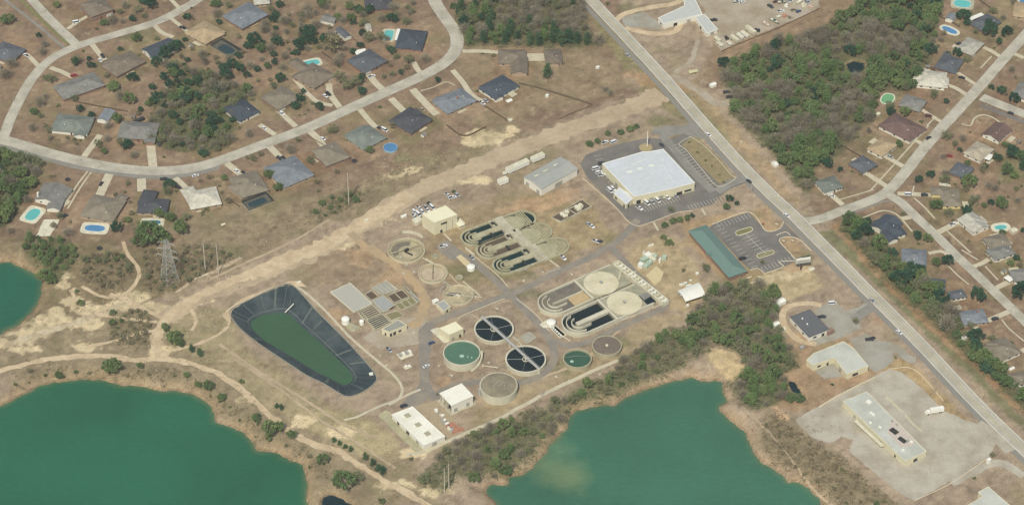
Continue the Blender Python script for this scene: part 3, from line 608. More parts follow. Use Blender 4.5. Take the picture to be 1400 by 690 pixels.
strip('driveway', tl(3, 0, 310, 420, 400, 460, 480, 510, 560, 570, 640, 560), 7, GRAVT, .05, 'tan dirt turnout beside the highway under the wood', 'driveway', rag=1.5)
strip('driveway', tl(3, 0, 330, 400, 420, 330, 460, 220), 3.5, GRAVT, .045, 'faint wheel tracks up to the storage yard', 'driveway', rag=1)
# garden driveways
DRIVES = [
 (tl(0, 0, 215, 370, 175, 325, 140, 295), 3.5, 'house at the left edge'), (tl(0, 0, 275, 372, 340, 395, 400, 425), 4, 'grey house inside the loop'), (tl(0, 0, 505, 245, 540, 290, 575, 330), 4, 'brownish house inside the loop'),
 (tl(0, 0, 840, 130, 880, 175, 950, 205), 3.5, 'navy roofed house'), (tl(0, 0, 930, 95, 1010, 160, 1120, 250), 3, 'tan roofed house'), (tl(0, 0, 370, 160, 430, 120, 480, 90), 3, 'two storey brown house'), (tl(0, 0, 930, -10, 980, 45), 3, 'house above the loop'),
 (tl(0, 1, 550, 50, 505, 110, 460, 170), 4.5, 'grey house with a white gable'), (tl(0, 1, 825, 85, 832, 160, 840, 235), 6, 'wide grey house'), (tl(0, 1, 500, 255, 440, 340, 370, 455), 1.2, 'white gabled house, left strip'), (tl(0, 1, 480, 250, 420, 330, 350, 445), 1.2, 'white gabled house, right strip'),
 (tl(0, 1, 600, 265, 570, 330, 540, 395), 6, 'big brownish house'), (tl(0, 1, 775, 290, 778, 360), 6, 'charcoal house'), (tl(0, 1, 960, 285, 1000, 320, 1030, 350), 4, 'white roofed house'),
 (tl(1, 1, 120, 205, 170, 245, 220, 285), 5, 'house with the dark pool cage'), (tl(1, 1, 350, 110, 390, 150, 430, 190), 5, 'blue grey house'), (tl(1, 1, 570, 25, 620, 70, 650, 110), 5, 'dusty brown house'), (tl(1, 0, 850, 600, 900, 660, 940, 700), 4, 'grey green house'),
 (tl(1, 1, 300, -5, 340, 20, 385, 50), 4, 'gap above the street'),
 (tl(1, 0, 400, 600, 450, 650, 500, 695), 4, 'brown grey house on the bend'), (tl(1, 0, 490, 430, 560, 510, 620, 560, 700, 580), 3.5, 'house with the aqua pool, long drive'), (tl(1, 0, 680, 460, 690, 520, 740, 590), 4.5, 'house with the aqua pool, short drive'), (tl(1, 0, 900, 410, 940, 460, 985, 500), 5, 'charcoal house with white patio'),
 (tl(1, 0, 1020, 540, 1070, 590, 1123, 640), 5, 'charcoal house below the street'), (tl(2, 0, 15, 490, 80, 560, 150, 630), 5.5, 'slate house'), (tl(2, 0, 235, 385, 290, 450, 340, 520, 400, 560), 4, 'navy house with white gable'), (tl(2, 0, 290, 283, 400, 282, 500, 290), 4, 'brown house by the pine wood'), (tl(2, 0, 20, 340, 50, 390, 90, 415), 4, 'charcoal house beside the aqua pool'),
 (tl(2, 0, 610, 315, 680, 315, 745, 315), 9, 'pair of brown houses'),
 (tl(4, 0, 900, 260, 960, 290, 1010, 325), 3.5, 'white grey house at the top right'), (tl(4, 0, 760, 400, 820, 440, 880, 480), 3, 'slate house under it'), (tl(4, 0, 700, 465, 760, 490, 820, 530), 3.5, 'whitish hip roofed house'), (tl(4, 0, 560, 600, 620, 640, 690, 680), 3, 'grey house with green pool'),
 (tl(4, 1, 490, 50, 530, 80, 580, 110), 3.5, 'maroon roofed house'), (tl(4, 1, 360, 165, 420, 200, 480, 235), 4, 'tan roofed house on the right'), (tl(4, 1, 250, 255, 320, 300, 390, 345), 4, 'slate roofed house on the right'), (tl(4, 1, 50, 365, 90, 400, 130, 435), 4, 'grey roofed house at the corner'),
 (tl(4, 1, 430, 372, 520, 375, 620, 380), 4, 'yellow walled house'), (tl(4, 1, 760, 530, 700, 560, 640, 590), 4.5, 'white roofed house by the pool'), (tl(4, 1, 450, 510, 500, 500, 540, 480), 4, 'navy house at the corner'),
 (tl(4, 2, 930, 40, 890, 65, 840, 85), 3.5, 'grey house above the side street'), (tl(4, 2, 1070, 150, 1010, 180, 950, 210), 4, 'white fronted house on the right'), (tl(4, 2, 1060, 320, 990, 350, 920, 380), 4, 'blue grey house on the right'), (tl(4, 2, 740, 60, 680, 0, 600, 10), 3, 'blue grey house by the wood'),
 (tl(4, 0, 1123, 320, 1080, 300, 1040, 290), 3.5, 'houses at the right edge'), (tl(4, 2, 1150, 530, 1110, 545), 4, 'last house on the right')]
for p, w, l in DRIVES: strip('driveway', p, w, PATHC, .065, 'pale concrete drive of the '+l, 'driveway')
WALKS = [(tl(4, 0, 945, 310, 885, 375), 1), (tl(4, 0, 640, 640, 590, 690), 1), (tl(4, 1, 600, 0, 520, 90, 430, 190, 350, 280, 280, 355), 1.1), (tl(4, 1, 110, 405, 200, 380, 300, 350), 1), (tl(4, 1, 520, 395, 580, 450, 635, 510), 1.2), (tl(4, 1, 700, 575, 760, 630, 830, 695), 1.2),
 (tl(4, 1, 230, 510, 300, 480, 360, 465, 430, 490, 510, 580), 1.2), (tl(4, 0, 780, 680, 830, 690, 850, 650, 900, 630, 960, 650, 1000, 680), 1.3), (tl(4, 2, 780, -10, 870, 45), 1.1), (tl(4, 2, 910, 80, 980, 155), 1.1), (tl(4, 2, 1000, 370, 1040, 420, 1123, 490), 1.1), (tl(4, 2, 700, 70, 760, 130, 820, 180), 1.1),
 (tl(2, 0, 60, 500, 130, 480, 200, 450, 250, 470), .9), (tl(4, 1, 510, 370, 520, 330), 1), (tl(3, 1, 215, 530, 240, 575), 1.5), (tl(3, 1, 480, 455, 500, 490), 1.5), (ZB(175, 30)and lst(ZB, 172, 30, 245, 85), 1.2), (lst(ZA, 905, 520, 995, 585), 1.2), (lst(ZD, 600, 65, 670, 135), 1.4), (lst(ZD, 780, 515, 860, 580, 940, 650), 1.2), (lst(ZD, 870, 655, 960, 665), 1.2), (tl(2, 3, 0, 410, 60, 405, 100, 395), 1.5)]
for i, (p, w) in enumerate(WALKS): strip('footpath', p, w, PATHC, .06, ['footpath beside the white grey roofed house top right', 'footpath by the grey house with green pool', 'pavement left of the street climbing top right', 'pavement above the street corner', 'pavement in front of the yellow walled house', 'pavement below the white roofed house', 'curved pavement round the navy corner house', 'winding front path of the brown house at the side street', 'pavement at the start of the right hand street', 'pavement opposite the white fronted house', 'winding pavement below the blue grey house', 'pavement along the lower right street', 'thin path in front of the slate house', 'short path to the yellow walled house', 'short walk crossing the hedge lawn', 'short walk from store lot to lawn', 'short walk north of the pale basins', 'short walk south of the old ditches', 'short walk at the cream block door', 'slanting walk beside the sandy ring basins', 'short walk at the third sandy ring', 'path at the lower left of the white shed'][i], 'path')
# ------------------------------------------------------------------ houses
ROOFS = {}
def roofm(k):
    C = dict(grey=(140, 138, 128), slate=(102, 106, 108), navy=(78, 87, 94), charcoal=(86, 88, 90), brown=(134, 122, 104), dust=(142, 132, 112), green=(128, 134, 122), bluegrey=(134, 140, 142), tan=(184, 162, 126),
             white=(212, 206, 184), pale=(190, 186, 168), maroon=(120, 98, 88), ltan=(190, 178, 152))[k]
    return mk('shingle_'+k, S(*C), var=.16, scale=1.1, second=S(*[c*.88 for c in C]), s2scale=.22, rnd=.08)
BRICK = mk('brick_wall', S(152, 124, 106), var=.12, scale=2); BRICKT = mk('tan_brick_wall', S(180, 160, 134), var=.1, scale=2)
SIDING = mk('white_siding', S(236, 232, 214), var=.05); YWALL = mk('yellow_siding', S(228, 212, 150), var=.05)
WALLM = dict(b=BRICK, t=BRICKT, w=SIDING, y=YWALL)
DOORM = mk('dark_door', S(96, 70, 56)); GDOOR = mk('white_garage_door', S(228, 226, 212)); TRIM = mk('fascia_trim', S(214, 208, 190), var=.05)
HOUSES = []; LOTS = []
def roof_mesh(b, L, W, z, kind, pitch, T_=lambda u, v: (u, v)):
    h = W/2*pitch; r = L/2-(W/2 if kind == 'hip' else 0)
    if kind == 'hip' and r < .5: r = .5
    q = [T_(-L/2, -W/2), T_(L/2, -W/2), T_(L/2, W/2), T_(-L/2, W/2)]; e0, e1 = T_(-r, 0), T_(r, 0)
    t = .18
    v = [(x, y, z-t) for x, y in q]+[(x, y, z) for x, y in q]+[(*e0, z+h), (*e1, z+h)]
    f = [(0, 1, 5, 4), (1, 2, 6, 5), (2, 3, 7, 6), (3, 0, 4, 7), (4, 5, 9, 8), (6, 7, 8, 9), (5, 6, 9), (7, 4, 8), (3, 2, 1, 0)]
    b.add(v, f)
    return h
def rect(a, bb, c, z):
    A = np.array(G(*a, z)); B = np.array(G(*bb, z)); C = np.array(G(*c, z))
    d = B-A; L = np.linalg.norm(d); d /= L; n = np.array((-d[1], d[0])); w = float(np.dot(C-A, n))
    cen = A+d*L/2+n*w/2; W = abs(w)
    return cen, L, W, math.atan2(d[1], d[0])
def nearest_road(c):
    P = np.array(ROADPTS); k = np.argmin(((P-c)**2).sum(1)); return P[k]
def wall_fn(cen, ang):
    c, s = math.cos(ang), math.sin(ang)
    return lambda u, v: (cen[0]+u*c-v*s, cen[1]+u*s+v*c)
def opening(root, name, cen, ang, side, pos, L, W, z0, z1, w, mat, inner=None, iname='pane'):
    """panel on wall `side` (0:-v 1:+u 2:+v 3:-u) centred at `pos` along it"""
    F = wall_fn(cen, ang); t = .07
    if side in (0, 2):
        sg = -1 if side == 0 else 1; x, y = F(pos, sg*(W/2+t/2+.005)); a = ang
    else:
        sg = 1 if side == 1 else -1; x, y = F(sg*(L/2+t/2+.005), pos); a = ang+math.pi/2
    b = MB(); b.box(x, y, z0, z1, w, t, a); o = b.build(name, mat, root)
    if inner is not None:
        if side in (0, 2): x, y = F(pos, sg*(W/2+t+.02))
        else: x, y = F(sg*(L/2+t+.02), pos)
        b = MB(); b.box(x, y, z0+.12, z1-.12, w-.24, .03, a); b.build(iname, inner, o)
    return o
def house(a, bb, c, kind, rk, wk, label, h=2.9, wing=None, pitch=.34, name='house', cat='house', chim=None, vents=2, garage=True, small=False, patio=None):
    cen, L, W, ang = rect(a, bb, c, h)
    if W > L: L, W = W, L; ang += math.pi/2
    root = empty(name, (cen[0], cen[1], 0), label, cat)
    HOUSES.append((cen[0], cen[1], label, max(L, W)))
    if cat == 'house': LOTS.append((cen[0], cen[1], ang, max(L, W)+random.uniform(6, 14), random.uniform(34, 46)))
    F = wall_fn(cen, ang); oh = .7 if not small else .2
    wl, ww = L-2*oh, W-2*oh
    b = MB(); b.box(cen[0], cen[1], 0, h-.19, wl, ww, ang)
    if kind == 'gable':
        for sg in (-1, 1):
            p, q, r_ = F(sg*wl/2, -ww/2), F(sg*wl/2, ww/2), F(sg*wl/2, 0); hh = ww/2*pitch
            p2, q2, r2 = F(sg*(wl/2-.2), -ww/2), F(sg*(wl/2-.2), ww/2), F(sg*(wl/2-.2), 0)
            b.add([(*p, h-.15), (*q, h-.15), (*r_, h-.15+hh), (*p2, h-.15), (*q2, h-.15), (*r2, h-.15+hh)], [(0, 1, 2), (5, 4, 3), (0, 2, 5, 3), (1, 4, 5, 2)])
    b.build('wall', WALLM[wk], root)
    b = MB()
    if kind == 'gable':   # two thick slopes so that the gable wall shows between them
        hh = W/2*pitch; t = .16
        for sg in (-1, 1):
            e = [F(-L/2, sg*W/2), F(L/2, sg*W/2), F(L/2, 0), F(-L/2, 0)]
            v = [(*e[0], h), (*e[1], h), (*e[2], h+hh), (*e[3], h+hh)]; v += [(x, y, z-t) for x, y, z in v]
            b.add(v, [(0, 1, 2, 3), (7, 6, 5, 4), (0, 4, 5, 1), (1, 5, 6, 2), (3, 7, 4, 0)])
    else: hh = roof_mesh(b, L, W, h, kind, pitch, F)
    rf = b.build('roof', roofm(rk), root)
    b = MB(); b.bar((*F(-(L/2-(W/2 if kind == 'hip' else 0)), 0), h+hh), (*F(L/2-(W/2 if kind == 'hip' else 0), 0), h+hh), .12, 4); b.build('ridge_cap', roofm(rk), rf)
    # plumbing vents and roof lights show as pale specks
    for k in range(vents):
        u = random.uniform(-.28, .28)*L; v = random.uniform(-.25, -.1)*W; zz = h+hh*(1-abs(v)/(W/2))
        b = MB(); b.box(*F(u, v), zz-.2, zz+.35, .55, .45, ang); b.build('roof_vent', WHITE if k == 0 else GREYM, rf)
    if chim:
        u, v = chim; b = MB(); x, y = F(u*L/2, v*W/2); b.box(x, y, 0, h+hh+1.0, 1.4, 1.1, ang); b.build('chimney', WALLM['b'] if wk != 'w' else SIDING, root)
    rp = nearest_road(cen); best = 0; bd = -9
    for sd, (u, v) in enumerate(((0, -1), (1, 0), (0, 1), (-1, 0))):
        p = F(u, v); d = ((p[0]-cen[0])*(rp[0]-cen[0])+(p[1]-cen[1])*(rp[1]-cen[1]))
        if sd in (1, 3): d *= .6
        if d > bd: bd, best = d, sd
    if small:
        opening(root, 'door', cen, ang, 1, 0, wl, ww, .05, min(2, h-.4), min(1.8, ww*.6), DOORM)
    else:
        for sd in range(4):
            n = (3 if sd in (0, 2) else 2); ll = wl if sd in (0, 2) else ww
            if sd == best:
                opening(root, 'door', cen, ang, sd, ll*.06, wl, ww, .05, 2.15, 1.1, DOORM)
                if garage: opening(root, 'garage_door', cen, ang, sd, -ll*.32 if ll > 10 else -ll*.28, wl, ww, .05, 2.3, min(4.8, ll*.28), GDOOR)
                ps = (.26, .4)
            else: ps = (-.33, 0, .33) if n == 3 else (-.25, .25)
            for p in ps: opening(root, 'window', cen, ang, sd, p*ll, wl, ww, .95, 2.15, 1.7, TRIM, GLASS)
    if wing:
        for (wa, wb, wc, wkd) in wing:
            c2, L2, W2, a2 = rect(wa, wb, wc, h)
            if W2 > L2: L2, W2 = W2, L2; a2 += math.pi/2
            F2 = wall_fn(c2, a2); b = MB(); b.box(c2[0], c2[1], 0, h-.21, L2-1.4, W2-1.4, a2); 
            hh2 = W2/2*pitch
            if wkd == 'gable':
                for sg in (-1, 1):
                    p, q, r_ = F2(sg*(L2/2-.7), -W2/2+.7), F2(sg*(L2/2-.7), W2/2-.7), F2(sg*(L2/2-.7), 0)
                    b.add([(*p, h-.15), (*q, h-.15), (*r_, h-.3+hh2)], [(0, 1, 2)])
            b.build('wing_wall', SIDING if wkd == 'gable' and wk == 'w' else WALLM[wk], root)
            b = MB()
            if wkd == 'gable':
                for sg in (-1, 1):
                    e = [F2(-L2/2, sg*W2/2), F2(L2/2, sg*W2/2), F2(L2/2, 0), F2(-L2/2, 0)]
                    v = [(*e[0], h+.02), (*e[1], h+.02), (*e[2], h+hh2), (*e[3], h+hh2)]; v += [(x, y, z-.16) for x, y, z in v]
                    b.add(v, [(0, 1, 2, 3), (7, 6, 5, 4), (0, 4, 5, 1), (1, 5, 6, 2), (3, 7, 4, 0)])
            else: roof_mesh(b, L2, W2, h+.02, 'hip', pitch, F2)
            b.build('wing_roof', roofm(rk), root)
    if patio:
        pa, pb, pc = patio; c3, L3, W3, a3 = rect(pa, pb, pc, 2.9); b = MB(); b.box(c3[0], c3[1], 2.75, 2.9, L3, W3, a3)
        F3 = wall_fn(c3, a3)
        for u, v in ((-.45, -.45), (.45, -.45), (.45, .45), (-.45, .45)): b.box(*F3(u*L3, v*W3), 0, 2.75, .15, .15, a3)
        b.build('patio_cover', WHITE, root)
    return root
def hs(c, r, *a, **k):
    q = a[:6]; return house(T(c, r, q[0], q[1]), T(c, r, q[2], q[3]), T(c, r, q[4], q[5]), *a[6:], **k)
def tw(c, r, *q): return (T(c, r, q[0], q[1]), T(c, r, q[2], q[3]), T(c, r, q[4], q[5]), q[6])
def tr3(c, r, *q): return (T(c, r, q[0], q[1]), T(c, r, q[2], q[3]), T(c, r, q[4], q[5]))
hs(0, 0, -70, 300, 60, 345, 130, 265, 'hip', 'slate', 'b', 'slate roofed house at the left edge with pickup in its drive')
hs(0, 0, 500, 96, 625, 52, 590, -30, 'hip', 'brown', 'b', 'two storey house with brown roof above the looping street', h=5.2)
hs(0, 0, 350, 548, 578, 468, 500, 400, 'hip', 'grey', 'b', 'grey hip roofed house inside the loop with red car outside', wing=[tw(0, 0, 315, 500, 400, 470, 440, 405, 'hip')][:0])
hs(0, 0, 640, 422, 800, 338, 690, 288, 'hip', 'brown', 'b', 'brownish house with a black and a white car beside it', wing=[tw(0, 0, 555, 345, 640, 400, 660, 310, 'hip')])
hs(0, 0, 835, 325, 985, 262, 930, 205, 'gable', 'navy', 'w', 'navy roofed house half hidden by a big dark evergreen')
hs(0, 0, 275, 715, 480, 735, 500, 640, 'hip', 'green', 'w', 'grey green roofed house with white gable above the curving street', wing=[tw(0, 0, 400, 745, 465, 748, 470, 690, 'gable')])
hs(0, 0, 640, 758, 850, 768, 850, 672, 'hip', 'grey', 'b', 'grey roofed house with wide drive and gable porch to the street', wing=[tw(0, 0, 790, 785, 850, 785, 850, 700, 'gable')])
hs(0, 0, 530, 655, 590, 668, 615, 605, 'gable', 'bluegrey', 'w', 'small white shed with grey roof below the grey hip roofed house', h=2.6, small=True, vents=0, name='garden_shed', cat='shed')
hs(0, 1, 185, 402, 320, 440, 350, 335, 'gable', 'grey', 'w', 'grey roofed house with white gables and twin strip drive', wing=[tw(0, 1, 250, 455, 330, 462, 395, 350, 'gable'), tw(0, 1, 195, 390, 240, 310, 290, 330, 'hip')], vents=3, chim=(-.7, .8))
hs(0, 1, 435, 492, 618, 528, 650, 400, 'hip', 'dust', 't', 'large brownish roofed house with long blue oval pool', wing=[tw(0, 1, 600, 420, 650, 440, 678, 375, 'hip')])
hs(0, 1, 748, 476, 915, 480, 905, 400, 'hip', 'charcoal', 't', 'charcoal roofed house above the big leafy tree and narrow pool', wing=[tw(0, 1, 750, 430, 830, 440, 800, 350, 'hip')])
hs(0, 1, 1045, 460, 1218, 428, 1165, 335, 'hip', 'white', 't', 'whitish roofed house on the bottom row of the subdivision', wing=[tw(0, 1, 985, 350, 1040, 440, 1070, 345, 'hip')])
hs(1, 1, 200, 397, 355, 352, 235, 255, 'hip', 'dust', 't', 'dusty brown roofed house with dark screened pool cage', wing=[tw(1, 1, 120, 335, 200, 390, 230, 280, 'hip')])
hs(1, 1, 430, 342, 603, 270, 480, 165, 'hip', 'bluegrey', 't', 'blue grey roofed house second from the screened pool cage', wing=[tw(1, 1, 385, 290, 430, 330, 470, 190, 'hip')])
hs(1, 1, 665, 222, 798, 172, 700, 90, 'hip', 'dust', 'b', 'brownish roofed house with a trampoline by its corner', wing=[tw(1, 1, 600, 165, 670, 215, 690, 110, 'hip')])
hs(1, 1, 870, 135, 1000, 65, 895, -5, 'hip', 'green', 't', 'grey green roofed house with round blue pool', wing=[tw(1, 1, 762, 50, 850, 115, 900, 10, 'hip')])
hs(1, 0, 5, 245, 115, 175, 20, 98, 'hip', 'tan', 't', 'tan roofed house joined to a dark screened enclosure', wing=[((257, 43), (281, 60), (296, 38), 'hip')])
hs(1, 0, 205, 160, 352, 80, 240, 10, 'hip', 'bluegrey', 'b', 'large blue grey roofed house at the top', wing=[tw(1, 0, 98, 92, 200, 150, 220, 20, 'hip')])
hs(1, 0, 632, 112, 705, 130, 718, 92, 'gable', 'grey', 'w', 'white shed with grey roof in the upper woods garden', h=2.6, small=True, vents=0, name='garden_shed', cat='shed')
hs(1, 0, 768, 212, 806, 196, 755, 145, 'gable', 'slate', 'w', 'long white shed with slate roof between two gardens', h=2.6, small=True, vents=0, name='garden_shed', cat='shed')
hs(1, 0, 885, 165, 918, 160, 905, 130, 'gable', 'pale', 'w', 'tiny pale shed left of the aqua square pool', h=2.3, small=True, vents=0, name='garden_shed', cat='shed')
hs(1, 0, 880, 58, 1032, 48, 1010, -30, 'hip', 'charcoal', 'b', 'charcoal roofed house cut by the top edge')
hs(1, 0, 1040, 262, 1190, 276, 1205, 170, 'hip', 'navy', 'b', 'navy roofed house beside the aqua square pool', patio=tr3(1, 0, 1040, 220, 1075, 222, 1082, 160))
hs(1, 0, 875, 402, 1003, 336, 900, 268, 'hip', 'slate', 'b', 'slate roofed house with white patio cover above the street', patio=tr3(1, 0, 835, 308, 895, 295, 880, 265), wing=[tw(1, 0, 790, 345, 870, 395, 890, 300, 'hip')])
hs(1, 0, 600, 488, 718, 410, 610, 330, 'hip', 'brown', 't', 'brown L shaped roofed house wrapped round an aqua pool', wing=[tw(1, 0, 452, 345, 590, 440, 610, 385, 'hip')])
hs(1, 0, 405, 605, 530, 535, 440, 462, 'hip', 'dust', 'b', 'brown grey roofed house above the lawn with round shrubs', wing=[tw(1, 0, 320, 525, 400, 595, 440, 500, 'hip')])
hs(1, 0, 190, 668, 305, 612, 205, 540, 'hip', 'navy', 'w', 'navy roofed house under bare trees', wing=[tw(1, 0, 130, 610, 190, 660, 210, 570, 'hip')])
hs(1, 0, 270, 28, 360, 20, 340, -30, 'hip', 'pale', 't', 'pale roofed house cut by the top edge')
hs(2, 0, 485, 350, 640, 350, 612, 272, 'hip', 'brown', 't', 'brown many gabled house at the foot of the pine wood', wing=[tw(2, 0, 553, 405, 648, 405, 640, 310, 'gable')])
hs(2, 0, 745, 350, 840, 345, 830, 268, 'hip', 'brown', 't', 'brown roofed garage block across a wide concrete court', wing=[tw(2, 0, 750, 358, 825, 352, 820, 300, 'gable')], name='garage', cat='garage')
hs(2, 0, 470, 546, 605, 470, 510, 408, 'hip', 'navy', 'w', 'navy roofed house with white gable and skylight strip', wing=[tw(2, 0, 378, 475, 460, 535, 500, 430, 'hip'), tw(2, 0, 470, 550, 520, 530, 470, 480, 'gable')], vents=3)
hs(2, 0, 207, 627, 372, 552, 262, 490, 'hip', 'bluegrey', 't', 'light blue grey hip roofed house with one white chimney', wing=[tw(2, 0, 130, 540, 205, 615, 240, 520, 'hip')], chim=(.1, -.2))
house((562, 183), (592, 163), (565, 143), 'hip', 'charcoal', 'b', 'charcoal hip roofed house just below the curving street', wing=[((540, 160), (560, 178), (572, 150), 'hip')])
hs(4, 0, 840, 307, 908, 238, 825, 193, 'hip', 'pale', 'b', 'pale grey roofed house below the white rimmed oval pool', wing=[tw(4, 0, 755, 265, 830, 295, 850, 220, 'hip')][:0])
hs(4, 0, 628, 370, 745, 405, 765, 320, 'hip', 'slate', 'b', 'slate roofed house with pinkish wall in the top right', wing=[tw(4, 0, 650, 345, 690, 355, 700, 288, 'hip')])
hs(4, 0, 530, 466, 692, 484, 675, 395, 'hip', 'white', 'w', 'whitish hip roofed house left of the climbing street', wing=[tw(4, 0, 512, 435, 570, 450, 590, 378, 'hip'), tw(4, 0, 640, 465, 712, 470, 700, 425, 'hip')])
hs(4, 0, 430, 578, 550, 615, 572, 545, 'hip', 'grey', 'b', 'grey roofed house right of the round green pool')
house((1200, 172), (1244, 194), (1252, 168), 'hip', 'maroon', 'w', 'maroon brown roofed house below the green pool garden')
hs(4, 1, 258, 125, 345, 170, 412, 92, 'hip', 'tan', 'w', 'tan roofed house left of the climbing street')
hs(4, 1, 158, 208, 240, 262, 302, 200, 'hip', 'slate', 'b', 'slate roofed house above the street corner')
hs(4, 1, -28, 305, 28, 368, 112, 308, 'hip', 'green', 'w', 'grey roofed white house nearest the wood and street corner')
hs(4, 1, 890, 45, 985, 88, 1050, 15, 'gable', 'maroon', 'w', 'brown roofed house with white gable near the side street')
hs(4, 1, 787, 148, 885, 195, 950, 122, 'hip', 'ltan', 'w', 'light tan roofed house with white carport roof', patio=tr3(4, 1, 905, 180, 935, 190, 955, 160))
hs(4, 1, 705, 255, 800, 292, 850, 230, 'hip', 'slate', 'b', 'dark slate roofed house below the red car')
hs(4, 1, 675, 440, 782, 440, 768, 345, 'hip', 'dust', 'y', 'grey brown roofed house with yellow walls', wing=[tw(4, 1, 612, 378, 700, 380, 700, 335, 'hip')])
hs(4, 1, 845, 590, 938, 550, 860, 470, 'gable', 'pale', 'w', 'pale roofed house beside the fan shaped aqua pool', wing=[tw(4, 1, 750, 512, 840, 575, 870, 490, 'hip')])
hs(4, 1, 370, 622, 482, 592, 410, 490, 'hip', 'navy', 'w', 'navy roofed house with white gables at the street corner', wing=[tw(4, 1, 380, 640, 440, 620, 410, 560, 'gable'), tw(4, 1, 275, 545, 370, 600, 390, 495, 'gable')])
hs(4, 1, 945, 682, 1062, 652, 990, 590, 'hip', 'dust', 'w', 'dusty roofed house below the fan shaped pool', patio=tr3(4, 1, 1030, 655, 1060, 645, 1045, 622))
hs(4, 0, 1050, 525, 1170, 560, 1190, 470, 'hip', 'grey', 'w', 'grey roofed house at the right edge near the side street')
hs(4, 0, 1060, 90, 1190, 105, 1180, 20, 'hip', 'tan', 't', 'tan roofed house at the top right corner')
hs(4, 0, 822, 130, 905, 178, 985, 110, 'hip', 'slate', 'b', 'slate roofed house with white patio roof behind two trees', patio=tr3(4, 0, 835, 112, 905, 82, 890, 68))
hs(4, 0, 690, 102, 735, 115, 755, 82, 'gable', 'bluegrey', 'w', 'small blue grey shed above the white rimmed oval pool', h=2.6, small=True, vents=0, name='garden_shed', cat='shed')
hs(4, 2, 450, 68, 590, 78, 588, -10, 'hip', 'bluegrey', 'w', 'blue grey roofed house at the edge of the roadside trees')
hs(4, 2, 600, 203, 692, 212, 700, 152, 'hip', 'slate', 'b', 'slate roofed house behind trees by the lower right street')
hs(4, 2, 722, 262, 812, 245, 775, 205, 'hip', 'slate', 'w', 'small slate roofed house with white end between dense trees')
hs(4, 2, 792, 402, 932, 385, 905, 310, 'hip', 'bluegrey', 't', 'blue grey roofed house left of the lower right street', chim=(.4, .3))
hs(4, 2, 985, 605, 1112, 550, 1030, 462, 'hip', 'dust', 'w', 'grey brown roofed house near the bottom of the right street', wing=[tw(4, 2, 905, 500, 985, 590, 1000, 480, 'hip')])
hs(4, 2, 965, 48, 1078, 8, 1010, -45, 'hip', 'grey', 'w', 'grey roofed house above the lower right street')
hs(4, 2, 1068, 165, 1180, 150, 1160, 85, 'hip', 'grey', 'w', 'grey roofed house with white end wall at the right edge', patio=tr3(4, 2, 1045, 165, 1070, 150, 1055, 115))
hs(4, 2, 1060, 735, 1170, 715, 1140, 650, 'hip', 'dust', 'w', 'grey brown roofed house cut by the right edge lowest down')
# ------------------------------------------------------------------ garden pools
PW = {}
def poolw(k):
    c = dict(blue=(92, 144, 184), aqua=(104, 190, 182), teal=(64, 120, 128), green=(118, 176, 122), dark=(70, 98, 108))[k]
    if k not in PW: PW[k] = water_mat('pool_water_'+k, S(*c), rough=.1, spec=.4)
    return PW[k]
def ell(cx, cy, rx, ry, a, n=28, p=2.0):
    out = []
    for i in range(n):
        t = 2*math.pi*i/n; c, s = math.cos(t), math.sin(t)
        u = rx*math.copysign(abs(c)**(2/p), c); v = ry*math.copysign(abs(s)**(2/p), s)
        out.append((cx+u*math.cos(a)-v*math.sin(a), cy+u*math.sin(a)+v*math.cos(a)))
    return out
def pool(c, r, x, y, rx, ry, adeg, k, label, deck=1.5, p=2.6, dp=5, deckm=None, h=.2, dscale=None):
    X, Y = G(*T(c, r, x, y)); root = empty('swimming_pool', (X, Y, 0), label, 'pool'); a = R(adeg); n = 28
    inn = ell(X, Y, rx, ry, a, n, p); out = ell(X, Y, rx+deck, ry+deck, a, n, dp)
    b = MB(); b.ring_wall(inn, out, 0, h); b.build('pool_deck', deckm or CONCW, root)
    b = MB(); b.ring_wall(ell(X, Y, rx-.25, ry-.25, a, n, p), inn, 0, h+.06); b.build('coping', WHITE, root)
    b = MB(); b.add([(x_, y_, h-.08) for x_, y_ in ell(X, Y, rx-.2, ry-.2, a, n, p)], [tuple(range(n))]); b.build('pool_water', poolw(k), root)
    return root
pool(0, 1, 180, 487, 4.4, 6.6, -22, 'aqua', 'aqua pool with cream deck beside white gabled house', 2.2)
pool(0, 1, 520, 562, 7.0, 3.6, -6, 'blue', 'long blue oval pool behind large brownish house', 2.4)
pool(0, 1, 835, 530, 6.0, 2.6, 0, 'teal', 'narrow teal pool partly under the big leafy tree', 2)
pool(1, 0, 1008, 195, 3.6, 6.4, -6, 'aqua', 'aqua rectangular pool with tan deck by navy roofed house', 1.6, p=6, deckm=PATHC)
pool(1, 0, 583, 347, 6.4, 3.6, 20, 'aqua', 'aqua pool tucked into the brown L shaped house', 1.4, p=3.5)
pool(4, 0, 715, 167, 6.6, 3.0, -42, 'blue', 'blue oval pool with broad white rim at the top right', 1.6, dp=2.4)
pool(4, 0, 785, 22, 6.5, 5, -10, 'aqua', 'aqua pool with pale deck near the top edge', 2, deckm=CONC)
pool(4, 0, 1125, 5, 4, 4, 0, 'blue', 'blue pool in the very top right corner', 1)
pool(4, 0, 375, 543, 4.3, 6.2, -24, 'green', 'green round pool with pale rim by the wood', .6, dp=2.5)
pool(4, 1, 995, 557, 4.4, 2.6, 12, 'aqua', 'fan shaped aqua pool with broad white deck', 2.2, dp=2.6)
